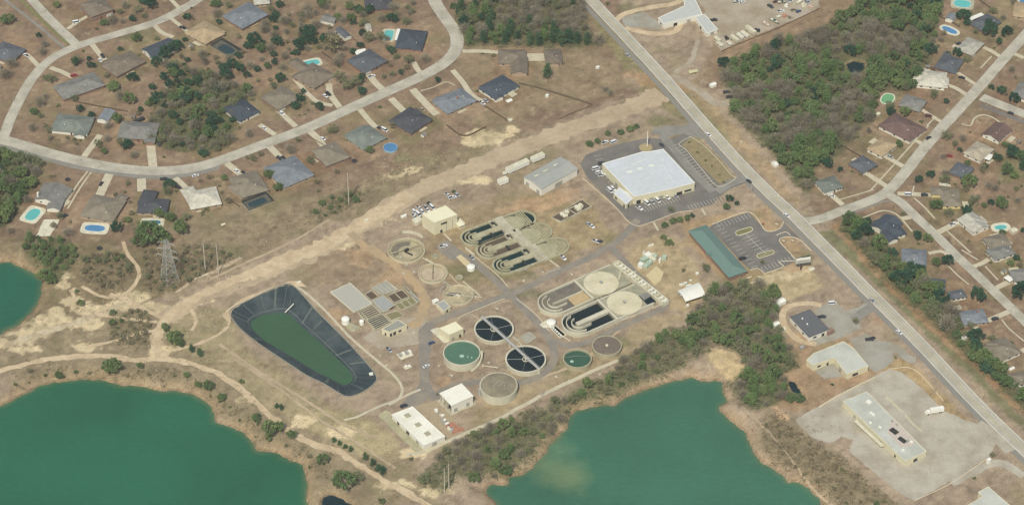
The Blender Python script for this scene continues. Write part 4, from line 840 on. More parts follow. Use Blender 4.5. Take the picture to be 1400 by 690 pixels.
def round_pool(c, r, x, y, rad, k, label):
    X, Y = G(*T(c, r, x, y), 1.2); root = empty('round_pool', (X, Y, 0), label, 'pool')
    b = MB(); b.lathe(X, Y, [(rad, 0), (rad, 1.25), (rad-.25, 1.25), (rad-.25, .9)], 32); b.build('pool_wall', mk('pool_wall_blue', S(150, 186, 200)), root)
    b = MB(); b.lathe(X, Y, [(0, 1.1), (rad-.24, 1.1)], 32); b.build('pool_water', poolw(k), root)
    b = MB(); b.bar((X+rad, Y, 0), (X+rad-.3, Y, 1.7), .06); b.bar((X+rad, Y+.6, 0), (X+rad-.3, Y+.6, 1.7), .06)
    for z in (.4, .8, 1.2): b.bar((X+rad-.05, Y, z), (X+rad-.05, Y+.6, z), .04)
    b.build('pool_ladder', WHITE, root)
round_pool(1, 1, 1018, 118, 4.9, 'blue', 'round blue pool standing beside grey green roofed house')
round_pool(3, 0, 0, 0, .1, 'blue', 'x') if False else None
def cage(pa, pb, pc, k, label, h=2.8):
    cen, L, W, ang = rect(pa, pb, pc, h); root = empty('pool_cage', (*cen, 0), label, 'pool cage'); F = wall_fn(cen, ang)
    b = MB(); b.box(*cen, 0, .15, L+.6, W+.6, ang); b.build('pool_deck', CONC, root)
    b = MB(); b.add([(x, y, .22) for x, y in ell(*cen, L*.36, W*.3, ang, 28, 4)], [tuple(range(28))]); b.build('pool_water', poolw('teal'), root)
    b = MB()
    for i in range(5):
        u = -L/2+L*i/4
        for v in (-W/2, W/2): b.bar((*F(u, v), 0), (*F(u, v), h), .07)
        b.bar((*F(u, -W/2), h), (*F(u, W/2), h), .06)
    for v in (-W/2, 0, W/2): b.bar((*F(-L/2, v), h), (*F(L/2, v), h), .06)
    for z in (.2, 1.2):
        for v in (-W/2, W/2): b.bar((*F(-L/2, v), z), (*F(L/2, v), z), .04)
        for u in (-L/2, L/2): b.bar((*F(u, -W/2), z), (*F(u, W/2), z), .04)
    b.build('cage_frame', mk('bronze_frame', S(80, 78, 70)), root)
    m = mk('insect_screen', S(50, 58, 58)); nt = m.node_tree; bs = nt.nodes['Principled BSDF']; bs.inputs['Alpha'].default_value = .5
    b = MB(); q = [F(-L/2, -W/2), F(L/2, -W/2), F(L/2, W/2), F(-L/2, W/2)]
    for i in range(4): b.add([(*q[i], .2), (*q[(i+1) % 4], .2), (*q[(i+1) % 4], h-.05), (*q[i], h-.05)], [(0, 1, 2, 3)])
    b.add([(*p, h-.03) for p in q], [(0, 1, 2, 3)]); b.build('screen', m, root)
cage(T(1, 1, 240, 450), T(1, 1, 372, 400), T(1, 1, 330, 358), 'teal', 'screened cage over a teal pool behind dusty brown house')
cage(T(1, 0, 142, 305), T(1, 0, 202, 270), T(1, 0, 95, 203), 'dark', 'dark screened enclosure behind the tan roofed house')
# trampolines, small garden things
def trampoline(x, y, label, r=2.0):
    X, Y = G(x, y, .8); root = empty('trampoline', (X, Y, 0), label, 'trampoline')
    b = MB(); b.lathe(X, Y, [(0, .85), (r-.3, .85)], 24); b.build('mat', mk('black_mat', S(56, 54, 52)), root)
    b = MB(); b.lathe(X, Y, [(r-.32, .84), (r-.3, .92), (r, .92), (r+.02, .82)], 24); b.build('pad', mk('trampoline_pad', S(74, 76, 74)), root)
    for i in range(4):
        t = math.pi/4+i*math.pi/2; b = MB(); b.bar((X+r*math.cos(t), Y+r*math.sin(t), 0), (X+r*math.cos(t), Y+r*math.sin(t), .85), .05); b.build('leg', GALV, root)
trampoline(*T(1, 1, 820, 192), 'black trampoline beside the brownish roofed house'); trampoline(*T(0, 1, 545, 670), 'black trampoline below the long blue oval pool')
trampoline(*T(0, 1, 370, 293), 'dark round trampoline in the front lawn of white gabled house', 1.9)
lot('patio', tl(0, 1, 195, 608, 245, 512, 328, 515, 272, 606), CONCW, .1, 'cream concrete pad below the aqua pool', 'patio', rag=1)
lot('patio', tl(2, 0, 255, 612, 300, 592, 318, 602, 270, 625), PATHC, .1, 'small pale patio behind the light blue grey house', 'patio')
for (a, nm) in ((tl(2, 0, 370, 558, 540, 668), 'dark fence right of the light blue grey house'), (tl(2, 0, 600, 462, 700, 485, 800, 515, 900, 545, 1000, 578), 'dark fence crossing the big brown field'), (tl(2, 0, 1000, 582, 900, 620, 820, 655), 'low dark fence at the edge of the right of way'),
                (tl(0, 0, 400, 560, 560, 590, 700, 615), 'dark fence behind the grey hip roofed house'), (tl(1, 1, 120, 400, 190, 445), 'dark fence left of the pool cage'), (tl(1, 0, 640, 290, 740, 360), 'dark fence beside the brown L shaped house'), (tl(1, 0, 800, 205, 880, 265), 'dark fence below the long white shed'),
                (tl(4, 0, 600, 65, 770, 150), 'brown fence above the white rimmed oval pool'), (tl(4, 0, 870, 0, 940, 50), 'brown fence at the top right corner garden'), (tl(4, 1, 80, 88, 240, 180), 'thin fence behind the tan roofed house'), (tl(4, 0, 640, 400, 560, 330), 'short fence by the wood at the slate house'),
                (tl(2, 1, 200, 0, 300, 60, 420, 10), 'thin fence beside the sandy patch'), (tl(3, 0, 585, 285, 740, 220, 880, 165, 1030, 95, 1123, 50), 'chain fence under the row of trailers'), (px(420, 186, 470, 214), 'thin fence between the two right gardens of the lower row')):
    W = GP(a); W = resample(W, 3.0) if len(W) > 2 else resample(W, 3.0)
    c0 = W[0]; root = empty('fence', (*c0, 0), nm, 'fence'); b = MB()
    fh = .8 if 'chain' in nm or 'low' in nm else 1.5
    for p in W: b.box(*p, 0, fh+.15, .15, .15)
    b.build('post', mk('dark_wood', S(92, 80, 66)), root)
    b = MB(); b.path_wall(W, .07, .1, fh); b.build('panel', mk('fence_board', S(112, 98, 80), var=.2), root)
# ------------------------------------------------------------------ flat and simple buildings
def poly_in(W, d):
    n = len(W); a = sum(W[k][0]*W[(k+1) % n][1]-W[(k+1) % n][0]*W[k][1] for k in range(n)); s = 1 if a > 0 else -1; out = []
    for i in range(n):
        p0, p1, p2 = np.array(W[i-1]), np.array(W[i]), np.array(W[(i+1) % n])
        e1 = (p1-p0)/np.linalg.norm(p1-p0); e2 = (p2-p1)/np.linalg.norm(p2-p1)
        n1 = np.array((-e1[1], e1[0]))*s; n2 = np.array((-e2[1], e2[0]))*s
        bis = n1+n2; bis /= max(.3, np.dot(bis, bis)/2) ; out.append(tuple(p1+bis*d))
    return out
def flat(name, pts, h, wallm, roofmat, label, cat='building', parapet=.35, doors=(), edge=None):
    W = GP(pts, h); n = len(W)
    c = np.mean(np.array(W), 0); root = empty(name, (*c, 0), label, cat)
    b = MB(); b.prism(W, 0, h-.3); b.build('wall', wallm, root)
    inn = poly_in(W, .35); out = poly_in(W, -.12)
    b = MB(); b.ring_wall(inn, out, h-.5, h); b.build('parapet', edge or wallm, root)
    b = MB(); b.prism(poly_in(W, .3), h-.45, h-.2); rf = b.build('roof', roofmat, root)
    for (i, t, w, hh, z0, mt, nm) in doors:     # on edge i at fraction t
        p, q = np.array(W[i]), np.array(W[(i+1) % n]); d = (q-p); L = np.linalg.norm(d); d /= L; m = p+d*L*t
        nrm = np.array((d[1], -d[0])); 
        a = sum(W[k][0]*W[(k+1) % n][1]-W[(k+1) % n][0]*W[k][1] for k in range(n))
        if a < 0: nrm = -nrm
        x, y = m+nrm*.05; b = MB(); b.box(x, y, z0, z0+hh, w, .1, math.atan2(d[1], d[0])); b.build(nm, mt, root)
    return root, rf, W
def quad(a, bb, c): # 4th corner in the picture
    return [a, bb, c, (a[0]+c[0]-bb[0], a[1]+c[1]-bb[1])]
WROOF = mk('white_membrane_roof', S(246, 242, 222), var=.06, scale=.5, second=S(232, 228, 206), s2scale=.06)
CROOF = mk('cream_membrane_roof', S(240, 234, 198), var=.04, scale=.25)
GROOF = mk('grey_metal_roof', S(176, 176, 164), rough=.6, var=.05, scale=.3, second=S(166, 168, 158), s2scale=.05)
MROOF = mk('pale_blue_metal_roof', S(208, 212, 210), rough=.55, var=.07, scale=.35, second=S(216, 220, 222), s2scale=.03)
FROOF = mk('grey_gravel_roof', S(202, 203, 188), var=.08, scale=.8, second=S(186, 188, 172), s2scale=.08)
GREENR = mk('green_metal_roof', S(112, 138, 126), rough=.55, var=.05, scale=.4)
SH = mk('dark_shingle_flat', S(104, 106, 106), var=.06, scale=.5)
DW = mk('dark_opening', S(58, 58, 54)); GD = mk('grey_shutter', S(170, 168, 154))
# warehouse
pw = [T(2, 1, 625, 280), T(2, 1, 722, 348), T(2, 1, 945, 250), T(2, 1, 852, 180)]
cen, L, W, ang = rect(pw[0], pw[1], pw[2], 6); F = wall_fn(cen, ang)
root = empty('warehouse', (*cen, 0), 'large warehouse with shallow grey metal roof and white walls', 'warehouse')
b = MB(); b.box(*cen, 0, 5.7, L-.6, W-.6, ang)
b.build('wall', SIDING, root)
b = MB(); hh = 1.3; e = 1 if W > L else 0
def gab(b, cen, L, W, ang, h, hh, t=.25):
    F = wall_fn(cen, ang)
    if W > L: f = lambda u, v: F(v, u); l, w = W, L
    else: f = F; l, w = L, W
    for sg in (-1, 1):
        e_ = [f(-l/2, sg*w/2), f(l/2, sg*w/2), f(l/2, 0), f(-l/2, 0)]
        v = [(*e_[0], h), (*e_[1], h), (*e_[2], h+hh), (*e_[3], h+hh)]; v += [(x, y, z-t) for x, y, z in v]
        b.add(v, [(0, 1, 2, 3), (7, 6, 5, 4), (0, 4, 5, 1), (1, 5, 6, 2), (3, 7, 4, 0)])
    return f, l, w
f, l, w = gab(b, cen, L, W, ang, 6, 1.3); rf = b.build('roof', GROOF, root)
b = MB()
for sg in (-1, 1): b.add([(*f(sg*(l/2-.3), -w/2+.3), 5.6), (*f(sg*(l/2-.3), w/2-.3), 5.6), (*f(sg*(l/2-.3), 0), 7.05)], [(0, 1, 2)])
b.build('gable', SIDING, root)
b = MB()
for i in range(int(l/1.5)+1):
    u = -l/2+.1+i*1.5
    for sg in (-1, 1): b.bar((*f(u, sg*w/2), 6.04), (*f(u, 0), 7.34), .05)
b.build('roof_rib', GROOF, rf)
for u in (-.3, -.05, .22):
    b = MB(); x, y = f(u*l, -w*.2); b.box(x, y, 6.6, 6.95, 3.4, 1.1, ang+(math.pi/2 if W > L else 0)); b.build('skylight', CONCW, rf)
for u in (-.3, .1): opening(root, 'door', cen, ang, 1, u*W if False else u*8, L-.6, W-.6, 0, 3.6, 3.4, GD)
for u in (-.3, .3): opening(root, 'door', cen, ang, 0, u*L, L-.6, W-.6, 0, 3.2, 3, GD)
# cream block
Zc = Z(560, 240, 6.9)
r_, rf, W = flat('control_block', lst(Zc, 118, 365, 232, 445, 450, 368, 340, 280), 10.5, CREAM, CROOF, 'tall cream block with pale yellow roof beside parked cars', doors=[(1, .3, 1.6, 2.4, 0, DW, 'door'), (1, .42, 4.5, 1.3, 6.6, DW, 'window'), (1, .78, .35, 8, .3, GD, 'downpipe'), (1, .52, .35, 8, .3, GD, 'downpipe'), (2, .3, 3, 3, 0, GD, 'door')])
b = MB(); p = G(*Zc(470, 470)); b.box(*p, 0, 3.2, 5, 7, R(34)); b.build('annex', CREAM, r_); p = G(*Zc(75, 440)); b = MB(); b.box(*p, 0, 2.2, 6, 5, R(34)); b.build('annex', CONCW, r_)
b = MB(); b.box(*G(*Zc(470, 452), 3.2), 3.2, 3.4, 4.2, 6, R(34)); b.build('annex_roof', CROOF, r_)
# store
r_, rf, W = flat('big_store', lst(ZS, 350, 185, 590, 432, 885, 372, 1048, 328, 810, 75, 700, 95, 655, 95), 7.2, CREAM, MROOF, 'big white retail store with very pale blue metal roof', 'store', edge=WHITE,
                 doors=[(1, .12, 3, 3, 0, DW, 'door'), (1, .45, 3, 3, 0, GD, 'door'), (1, .7, 3, 3, 0, GD, 'door'), (2, .3, 4, 2.6, 0, DW, 'entrance'), (2, .7, 5, 1.6, 1, GLASS, 'window'), (0, .45, 3, 3, 0, GD, 'door')])
for x, y in ((555, 245), (635, 220), (720, 198)):
    b = MB(); b.box(*G(*ZS(x, y), 7.4), 6.9, 7.7, 3.6, .8, R(15)); b.build('roof_unit', WHITE, rf)
b = MB(); b.bar((*G(*ZS(480, 240), 7), 7.05), (*G(*ZS(800, 95), 7), 7.05), .12); b.bar((*G(*ZS(805, 190), 7), 7.05), (*G(*ZS(890, 330), 7), 7.05), .12); b.build('roof_seam', WHITE, rf)
A_, B_, C_ = (np.array(G(*ZS(*q), 7.2)) for q in ((350, 185), (590, 432), (1048, 328)))
for i in range(1, 20):
    p = A_+(B_-A_)*(.02); q = (C_-B_); s0 = A_+q*i/20; s1 = B_+q*i/20
    b = MB(); b.bar((*(s0+(s1-s0)*.03), 7.02), (*(s0+(s1-s0)*.97), 7.02), .07, 4); b.build('roof_seam', MROOF, rf)
r2, rf2, W = flat('store_annex', lst(ZS, 436, 405, 530, 490, 592, 440, 480, 365), 4.6, CREAM, MROOF, 'low annex at the lower left corner of the big white store', 'store annex', edge=WHITE, doors=[(0, .2, 2, 1.6, 1, DW, 'window'), (0, .85, 1.5, 2.5, 0, DW, 'door'), (1, .3, 1.5, 2.5, 0, DW, 'door')])
# green roofed building
cen, L, W, ang = rect(ZH(65, 215), ZH(415, 612), ZH(590, 580), 4.2)
ga, gb, gc = ZH(65, 218), ZH(410, 612), ZH(585, 578)
rt = house(ga, gb, gc, 'hip', 'green', 'b', 'long brick building with blue green hip roof beside the stalls', h=4.0, pitch=.36, name='office_building', cat='office', vents=0, garage=False, wing=[(ZH(215, 420), ZH(285, 440), ZH(230, 360), 'gable')])
for ch in rt.children:
    if ch.name.startswith(('roof', 'wing_roof')):
        ch.data.materials[0] = GREENR
        for g in ch.children: g.data.materials[0] = GREENR
# dark roofed shop, L building, long store
r_, rf, W = flat('shop', lst(ZG, 222, 235, 365, 388, 518, 328, 372, 180), 4.0, SIDING, SH, 'dark roofed shop with white side wall and curved dirt drive', 'shop', edge=SH, doors=[(1, .7, 2, 2.4, 0, DW, 'door'), (1, .3, 2.4, 1.4, 1, GLASS, 'window'), (0, .3, 2, 1.2, 1.2, GLASS, 'window'), (0, .7, 2, 1.2, 1.2, GLASS, 'window'), (2, .5, 6, 2.4, .3, GLASS, 'shop_front')])
for x, y in ((315, 250), (352, 292)):
    b = MB(); b.box(*G(*ZG(x, y), 4), 3.8, 4.5, .9, .9); b.build('roof_vent', WHITE, rf)
b = MB(); b.box(*G(*ZG(520, 360)), 0, 3, 5, 3, R(34)); b.build('annex', BRICK, r_)
r_, rf, W = flat('commercial_building', lst(ZG, 345, 560, 395, 602, 555, 545, 650, 668, 812, 606, 700, 470, 625, 420, 400, 510), 4.6, YWALL if False else CREAM, FROOF, 'L shaped building with pale green grey roof and cream walls', edge=CREAM,
                 doors=[(1, .3, 2.4, 1.4, 1.2, GLASS, 'window'), (1, .7, 1.4, 2.4, 0, DW, 'door'), (2, .5, 3, 3, 0, GD, 'door'), (3, .4, 4, 2, .6, GLASS, 'window'), (4, .4, 5, 2.2, .4, GLASS, 'shop_front')])
r_, rf, W = flat('retail_strip', tl(4, 3, 128, 126, 465, 452, 582, 398, 258, 74), 4.4, CREAM, FROOF, 'long flat grey roofed store in the pale paved lot', 'store', edge=CONCW,
                 doors=[(0, .2, 2, 2.2, 0, GD, 'door'), (0, .62, 2, 2.2, 0, GD, 'door'), (0, .85, 1.2, 2.2, 0, DW, 'door'), (1, .5, 3, 2.4, 0, GLASS, 'shop_front'), (2, .3, 14, 2.4, .3, GLASS, 'shop_front'), (2, .7, 14, 2.4, .3, GLASS, 'shop_front')])
for (x, y, sx, sy, m) in ((270, 132, 3.2, 2.4, WHITE), (288, 195, 4, 1, WHITE), (278, 245, 1.4, 1.4, WHITE), (330, 268, 2.2, .8, WHITE), (405, 290, 5.2, 3.2, DARKM), (450, 338, 5.4, 2.6, DARKM), (475, 345, 1.4, 3, GREYM), (500, 348, 1.8, 1.4, WHITE), (455, 392, 1.6, 1.2, WHITE), (395, 235, 1.2, 1.2, GREYM), (420, 255, 1.2, 1.2, GREYM)):
    b = MB(); b.box(*G(*T(4, 3, x, y), 4.4), 4.1, 5.0, sx, sy, R(-50)); b.build('roof_unit', m, rf)
b = MB(); b.prism(GP(tl(4, 3, 385, 230, 420, 235, 520, 340, 500, 372, 440, 372, 370, 300), 4.3), 4.15, 4.24); b.build('roof_patch', mk('pinkish_roof_patch', S(204, 192, 176), var=.2, scale=1.2), rf)
b = MB(); b.path_wall(GP(tl(4, 3, 195, 232, 345, 372), 2.6), 2.2, 2.5, 2.7); b.build('canopy', CONCW, r_)
r_, rf, W = flat('bottom_building', tl(4, 3, 780, 705, 885, 640, 862, 618, 915, 588, 1062, 712, 1020, 760), 4.4, CREAM, FROOF, 'pale flat roofed building cut by the bottom edge', edge=CONCW, doors=[(0, .5, 2, 2.2, 0, GD, 'door'), (3, .5, 4, 2, .5, GLASS, 'window')])
r_, rf, W = flat('metal_building', tl(3, 0, 240, 98, 272, 132, 482, 78, 440, -10, 380, 0, 385, 32), 4.4, SIDING, mk('white_grey_metal_roof', S(196, 198, 188), var=.05), 'pale metal roofed shop building by the storage yard', edge=WHITE, doors=[(1, .3, 3, 2.6, 0, DW, 'door'), (1, .65, 3, 2.6, 0, GD, 'door'), (0, .5, 2, 1.4, 1, GLASS, 'window')])
r_, rf, W = flat('metal_wing', tl(3, 0, 440, 92, 508, 182, 566, 160, 495, 78), 3.6, SIDING, mk('white_grey_metal_roof', S(196, 198, 188)), 'long narrow metal roofed shed joined to the pale shop building', 'shed', edge=WHITE, doors=[(1, .5, 3, 2.6, 0, GD, 'door'), (0, .5, 2, 2.2, 0, DW, 'door')])
# plant buildings bottom
r_, rf, W = flat('equipment_shed', lst(ZF, 180, 282, 400, 495, 546, 432, 322, 226), 3.8, SIDING, WROOF, 'long white roofed shed with three square roof hatches', 'shed', edge=WHITE, doors=[(1, .5, 3, 2.6, 0, GD, 'door'), (0, .2, 2, 2.2, 0, DW, 'door'), (0, .5, 3, 2.4, 0, DW, 'door'), (0, .8, 3, 2.4, 0, GD, 'door'), (2, .4, 3, 2.4, 0, GD, 'door')])
for x, y in ((288, 290), (360, 354), (425, 415)):
    b = MB(); b.box(*G(*ZF(x, y), 3.8), 3.5, 4.2, 3.2, 3.2, R(34)); b.build('roof_hatch', mk('hatch_grey', S(178, 172, 144)), rf)
lot('concrete_pad', lst(ZF, 85, 290, 140, 250, 185, 285, 405, 500, 410, 520, 345, 545), CONCD, .1, 'worn concrete apron left of the long white shed', 'pad')
lot('yard', lst(ZF, 330, 225, 500, 180, 600, 300, 650, 400, 560, 450), mk('yard_dirt', S(176, 158, 126), var=.15), .06, 'bare yard between the two white roofed sheds', 'yard', rag=1)
cen, L, W, ang = rect(ZF(590, 222), ZF(740, 155), ZF(640, 80), 6.8); F = wall_fn(cen, ang)
root = empty('open_shed', (*cen, 0), 'tall white roofed shed open on its left side', 'shed')
b = MB(); b.box(*cen, 6.6, 7.0, L+.4, W+.4, ang); b.build('roof', WROOF, root)
b = MB(); b.box(*F(0, -W/2+.2), 0, 6.6, L*.98, .3, ang); b.build('wall', SIDING, root); b = MB(); b.box(*F(L/2-.2, 0), 0, 6.6, .3, W*.98, ang); b.build('wall', SIDING, root); b = MB(); b.box(*F(0, W/2-.2), 0, 6.6, L*.98, .3, ang); b.build('wall', SIDING, root)
for v in (-.45, -.15, .15, .45):
    b = MB(); b.box(*F(-L/2+.2, v*W), 0, 6.6, .3, .3, ang); b.build('post', GREYM, root)
b = MB(); b.box(*F(-L/2+2.5, -W*.25), 0, 3, 2.4, 4, ang); b.build('bay_wall', DARKM, root)
b = MB(); b.box(*cen, .02, .25, L+3, W+3, ang); b.build('slab', CONC, root)
for u in (-.3, .25): opening(root, 'door', cen, ang, 0, u*L, L, W-.1, .3, 3, 2.4, GD)
# cream office with pad
r_, rf, W = flat('pump_house', lst(ZE, 112, 156, 190, 206, 296, 160, 236, 106), 6.0, CREAM, CROOF, 'small cream block with pale roof above the green tank', edge=CREAM, doors=[(1, .75, 1.4, 2.4, 0, DW, 'door'), (1, .25, 2, 2.4, 0, GD, 'door'), (2, .5, 2, 1.2, 2, DW, 'window')])
lot('concrete_pad', lst(ZE, 45, 172, 105, 152, 190, 262, 150, 272), CONCW, .12, 'pale slab left of the small cream block', 'pad')
r_, rf, W = flat('blower_building', lst(ZC, 565, 548, 635, 578, 802, 512, 720, 458), 4.2, CREAM, mk('grey_flat_roof', S(158, 156, 142), var=.06), 'grey roofed blower building with cream walls and arches', doors=[(1, .1, 1.5, 2.4, 0, DW, 'door'), (1, .3, 1.8, 2.6, 0, DW, 'door'), (1, .6, 2, 1.6, .8, GLASS, 'window'), (0, .5, 1.2, 2.2, 0, DW, 'door')])
r_, rf, W = flat('filter_slab', lst(ZC, 480, 282, 578, 385, 690, 322, 578, 226), 2.0, CONC, mk('grey_slab', S(166, 168, 160), var=.05), 'low grey roofed slab between channels and concrete boxes', 'filter slab', doors=[(1, .3, 2.5, .6, .8, WHITE, 'panel'), (1, .75, 3, 1.0, .3, DW, 'opening')])
r_, rf, W = flat('covered_bed', lst(ZC, 80, 198, 302, 388, 476, 306, 268, 112), 1.3, CONC, mk('pale_bed_cover', S(182, 180, 164), var=.12, scale=1.6), 'large flat pale concrete covered bed beside brown channels', 'covered bed', edge=CONCW)
# channels
def channels(name, pts, n, h, waterm, label, t=.5, wallm=None, along=0, lvl=.5, cat='channel tank'):
    W = GP(pts, h); root = empty(name, (*np.mean(np.array(W), 0), 0), label, cat)
    inn = poly_in(W, t); b = MB(); b.ring_wall(inn, W, 0, h); b.build('tank_wall', wallm or CONC, root)
    b = MB(); b.add([(x, y, h-lvl) for x, y in inn], [tuple(range(4))]); b.build('water', waterm, root)
    A = [np.array(p) for p in W]
    for i in range(1, n):
        f_ = i/n
        p = A[0]*(1-f_)+A[1]*f_ if along == 0 else A[1]*(1-f_)+A[2]*f_
        q = A[3]*(1-f_)+A[2]*f_ if along == 0 else A[0]*(1-f_)+A[3]*f_
        b = MB(); b.path_wall([tuple(p+(q-p)*.03), tuple(q+(p-q)*.03)], t*.9, 0, h+.02); b.build('divider', wallm or CONC, root)
    return root
BRW = water_mat('brown_sludge', S(104, 90, 74), rough=.6); DKW = water_mat('dark_process_water', S(30, 44, 46), rough=.25, spec=.15); OLW = water_mat('olive_sludge', S(140, 134, 96), rough=.7)
TLW = water_mat('teal_process_water', S(30, 54, 52), rough=.25, spec=.15); MUD = mk('grey_mud', S(112, 108, 98), var=.16, scale=.8, second=S(132, 124, 106), s2scale=.12)
channels('sludge_channel', lst(ZC, 332, 388, 400, 462, 562, 396, 478, 316), 5, 1.2, BRW, 'brown filled channels with concrete dividers below covered bed')
channels('clear_channel', lst(ZC, 420, 466, 502, 556, 656, 482, 572, 402), 6, 1.2, DKW, 'dark water channels with pale dividers beside blower building')
channels('concrete_tank', lst(ZC, 465, 155, 565, 226, 705, 178, 610, 88), 4, 1.8, GREYM, 'concrete box tank with white bars at top of filter group', along=1)
channels('sludge_bed', lst(ZC, 612, 232, 680, 302, 830, 242, 755, 172), 2, .9, BRW, 'brown drying bed right of the concrete box tank', along=1)
channels('sludge_bed', lst(ZC, 685, 312, 748, 372, 905, 300, 850, 245), 3, .9, OLW, 'olive drying bed nearest the orange dirt road', along=1)
channels('sludge_bed', lst(ZC, 590, 405, 655, 470, 780, 420, 715, 370), 1, .6, OLW, 'shallow tan drying bed below the grey slab')
channels('sludge_bed', lst(ZC, 398, 218, 468, 280, 540, 240, 470, 180), 1, .8, BRW, 'small brown pit beside the covered bed')
channels('concrete_tank', lst(ZC, 760, 150, 900, 290, 930, 280, 790, 142), 1, .7, MUD, 'narrow grey trough along the orange dirt road')
r_ = channels('junction_tank', tl(2, 1, 775, 500, 830, 525, 1000, 440, 945, 400), 2, 1.6, BRW, 'rectangular pit of pale equipment right of the old ditches', along=1)
for i, (x, y) in enumerate(((835, 480), (860, 470), (915, 445), (935, 438), (850, 490), (925, 455))):
    b = MB(); p = G(*T(2, 1, x, y), 2); b.lathe(*p, [(1.5, 1), (1.5, 2.2+.3*i % 1), (.8, 2.8), (0, 2.9)], 12); b.box(p[0]+1, p[1], 1, 2.6, 1.2, 2.4, .4*i); b.build('pump', CONCW, r_)
b = MB(); b.path_wall(GP(tl(2, 1, 825, 485, 860, 460, 930, 430), 2.2), .8, 2.0, 2.3); b.build('walkway', CONC, r_)
# stadium shaped ditches
def stadium(A, B, r, n=14):
    A = np.array(A); B = np.array(B); a = math.atan2(*(B-A)[::-1]); out = []
    for i in range(n+1):
        t = a+math.pi/2+math.pi*i/n; out.append((A[0]+r*math.cos(t), A[1]+r*math.sin(t)))
    for i in range(n+1):
        t = a-math.pi/2+math.pi*i/n; out.append((B[0]+r*math.cos(t), B[1]+r*math.sin(t)))
    return out, a
def ditch(a, bb, r, label, wm, water, h=1.6, lvl=.6, deck=None, cat='oxidation ditch', mid=True):
    A = np.array(G(*a, h)); B = np.array(G(*bb, h)); root = empty('oxidation_ditch', (*((A+B)/2), 0), label, cat)
    o, an = stadium(A, B, r); i_, _ = stadium(A, B, r-1.5)
    b = MB(); b.ring_wall(i_, o, 0, h); b.build('outer_wall', wm, root)
    b = MB(); b.add([(x, y, h-lvl) for x, y in i_], [tuple(range(len(i_)))]); b.build('water', water, root)
    d = (B-A)/np.linalg.norm(B-A); nr = np.array((-d[1], d[0]))
    b = MB()
    if mid:     # central island of sloped concrete
        for k, w in ((0, r*.24),):
            oo, _ = stadium(A+d*1, B-d*1, w*1.0, 8); b.prism(oo, 0, h+.02)
        b.build('centre_wall', wm, root)
    for rr in (.36, .62):   # guide vanes at the near end
        b = MB(); P = []
        for q in range(15):
            t = an+math.pi/2+.15+(math.pi-.3)*q/14; P.append((A[0]+d[0]*0+r*rr*math.cos(t), A[1]+r*rr*math.sin(t)))
        e0 = (np.array(P[0])+d*(.45 if rr < .5 else .1)*r); P = [tuple(e0)]+P+[tuple(np.array(P[-1])+d*(.45 if rr < .5 else .1)*r)]
        b.path_wall(P, .95, 0, h+.03); b.build('guide_wall', wm, root)
    return root, A, B, d, nr
OLDW = mk('old_tank_concrete', S(166, 160, 126), var=.16, scale=.7, second=S(188, 180, 146), s2scale=.12)
for (a, bb, lb, wt) in ((ZA(192, 302), ZA(655, 130), 'old aerated ditch with teal water, the uppermost of three', TLW), (ZA(338, 422), ZA(805, 248), 'old aerated ditch with brownish water, the middle of three', BRW), (ZA(492, 562), ZA(965, 385), 'old aerated ditch with teal water, the lowest of three', TLW)):
    root, A, B, d, nr = ditch(a, bb, 9.2, lb, OLDW, wt, 1.4, 1.0)
    L = np.linalg.norm(B-A); an = math.atan2(d[1], d[0]); 
    b = MB(); c = A+d*L*.62; b.box(*c, .2, 1.9, 7, 18.6, an); b.build('cover_slab', CONC, root)
    b = MB(); c2 = A+d*L*.82-nr*.5; P = []
    c0 = c+d*3.5
    P = [tuple(c0-nr*8.6), tuple(c0-nr*8.6+d*3)]+[tuple(c0+d*3+(d*math.cos(t)*7.4+nr*math.sin(t)*7.4)-nr*1.2) for t in np.linspace(-math.pi/2, math.pi/2, 12)]+[tuple(c0+nr*6.2)]
    b.prism(P, .2, 1.75); b.build('half_disc_cover', CONCD, root)
    b = MB(); c3 = A+d*L*.45+nr*5; b.box(*c3, .3, 2.0, 2.0, 7.5, an); b.build('aerator_bridge', CONC, root)
    b = MB(); c4 = A+d*L*.45+nr*5; b.box(*c4, 2.0, 2.8, 1.4, 2.2, an); b.box(*(A+d*L*.3-nr*5), 1.2, 2.2, 1.2, 5, an); b.build('aerator_motor', DARKM, root)
    if 'uppermost' not in lb:
        b = MB(); pe = np.array(B)-d*3; P = [tuple(pe-nr*7.4)]+[tuple(B+(d*math.cos(t)+nr*math.sin(t))*7.4) for t in np.linspace(-math.pi/2, math.pi/2, 12)]+[tuple(pe+nr*7.4)]
        b.prism(P, .2, 1.0); b.build('dry_bed', mk('dry_ditch_bed', S(176, 164, 128), var=.2, scale=.8, second=S(140, 130, 104), s2scale=.2), root)
    b = MB()
    for s_ in (-1, 1):
        for k in range(4): b.box(*(A+d*(L*.95+k*1.6)+nr*s_*(5-k*.6)), .3, 1.8, .7, 6.5, an)
    b.build('weir', CONCD, root)
b = MB(); b.path_wall(GP(lst(ZA, 468, 190, 850, 495), 2.3), 3.0, 2.0, 2.35)
W_ = GP(lst(ZA, 468, 190, 850, 495), 2.3)
tag(b.build('walkway', CONC), 'long concrete walkway joining the three old ditches', 'walkway')
NEWW = mk('new_basin_concrete', S(212, 206, 180), var=.07, scale=.4, second=S(200, 194, 168), s2scale=.12)
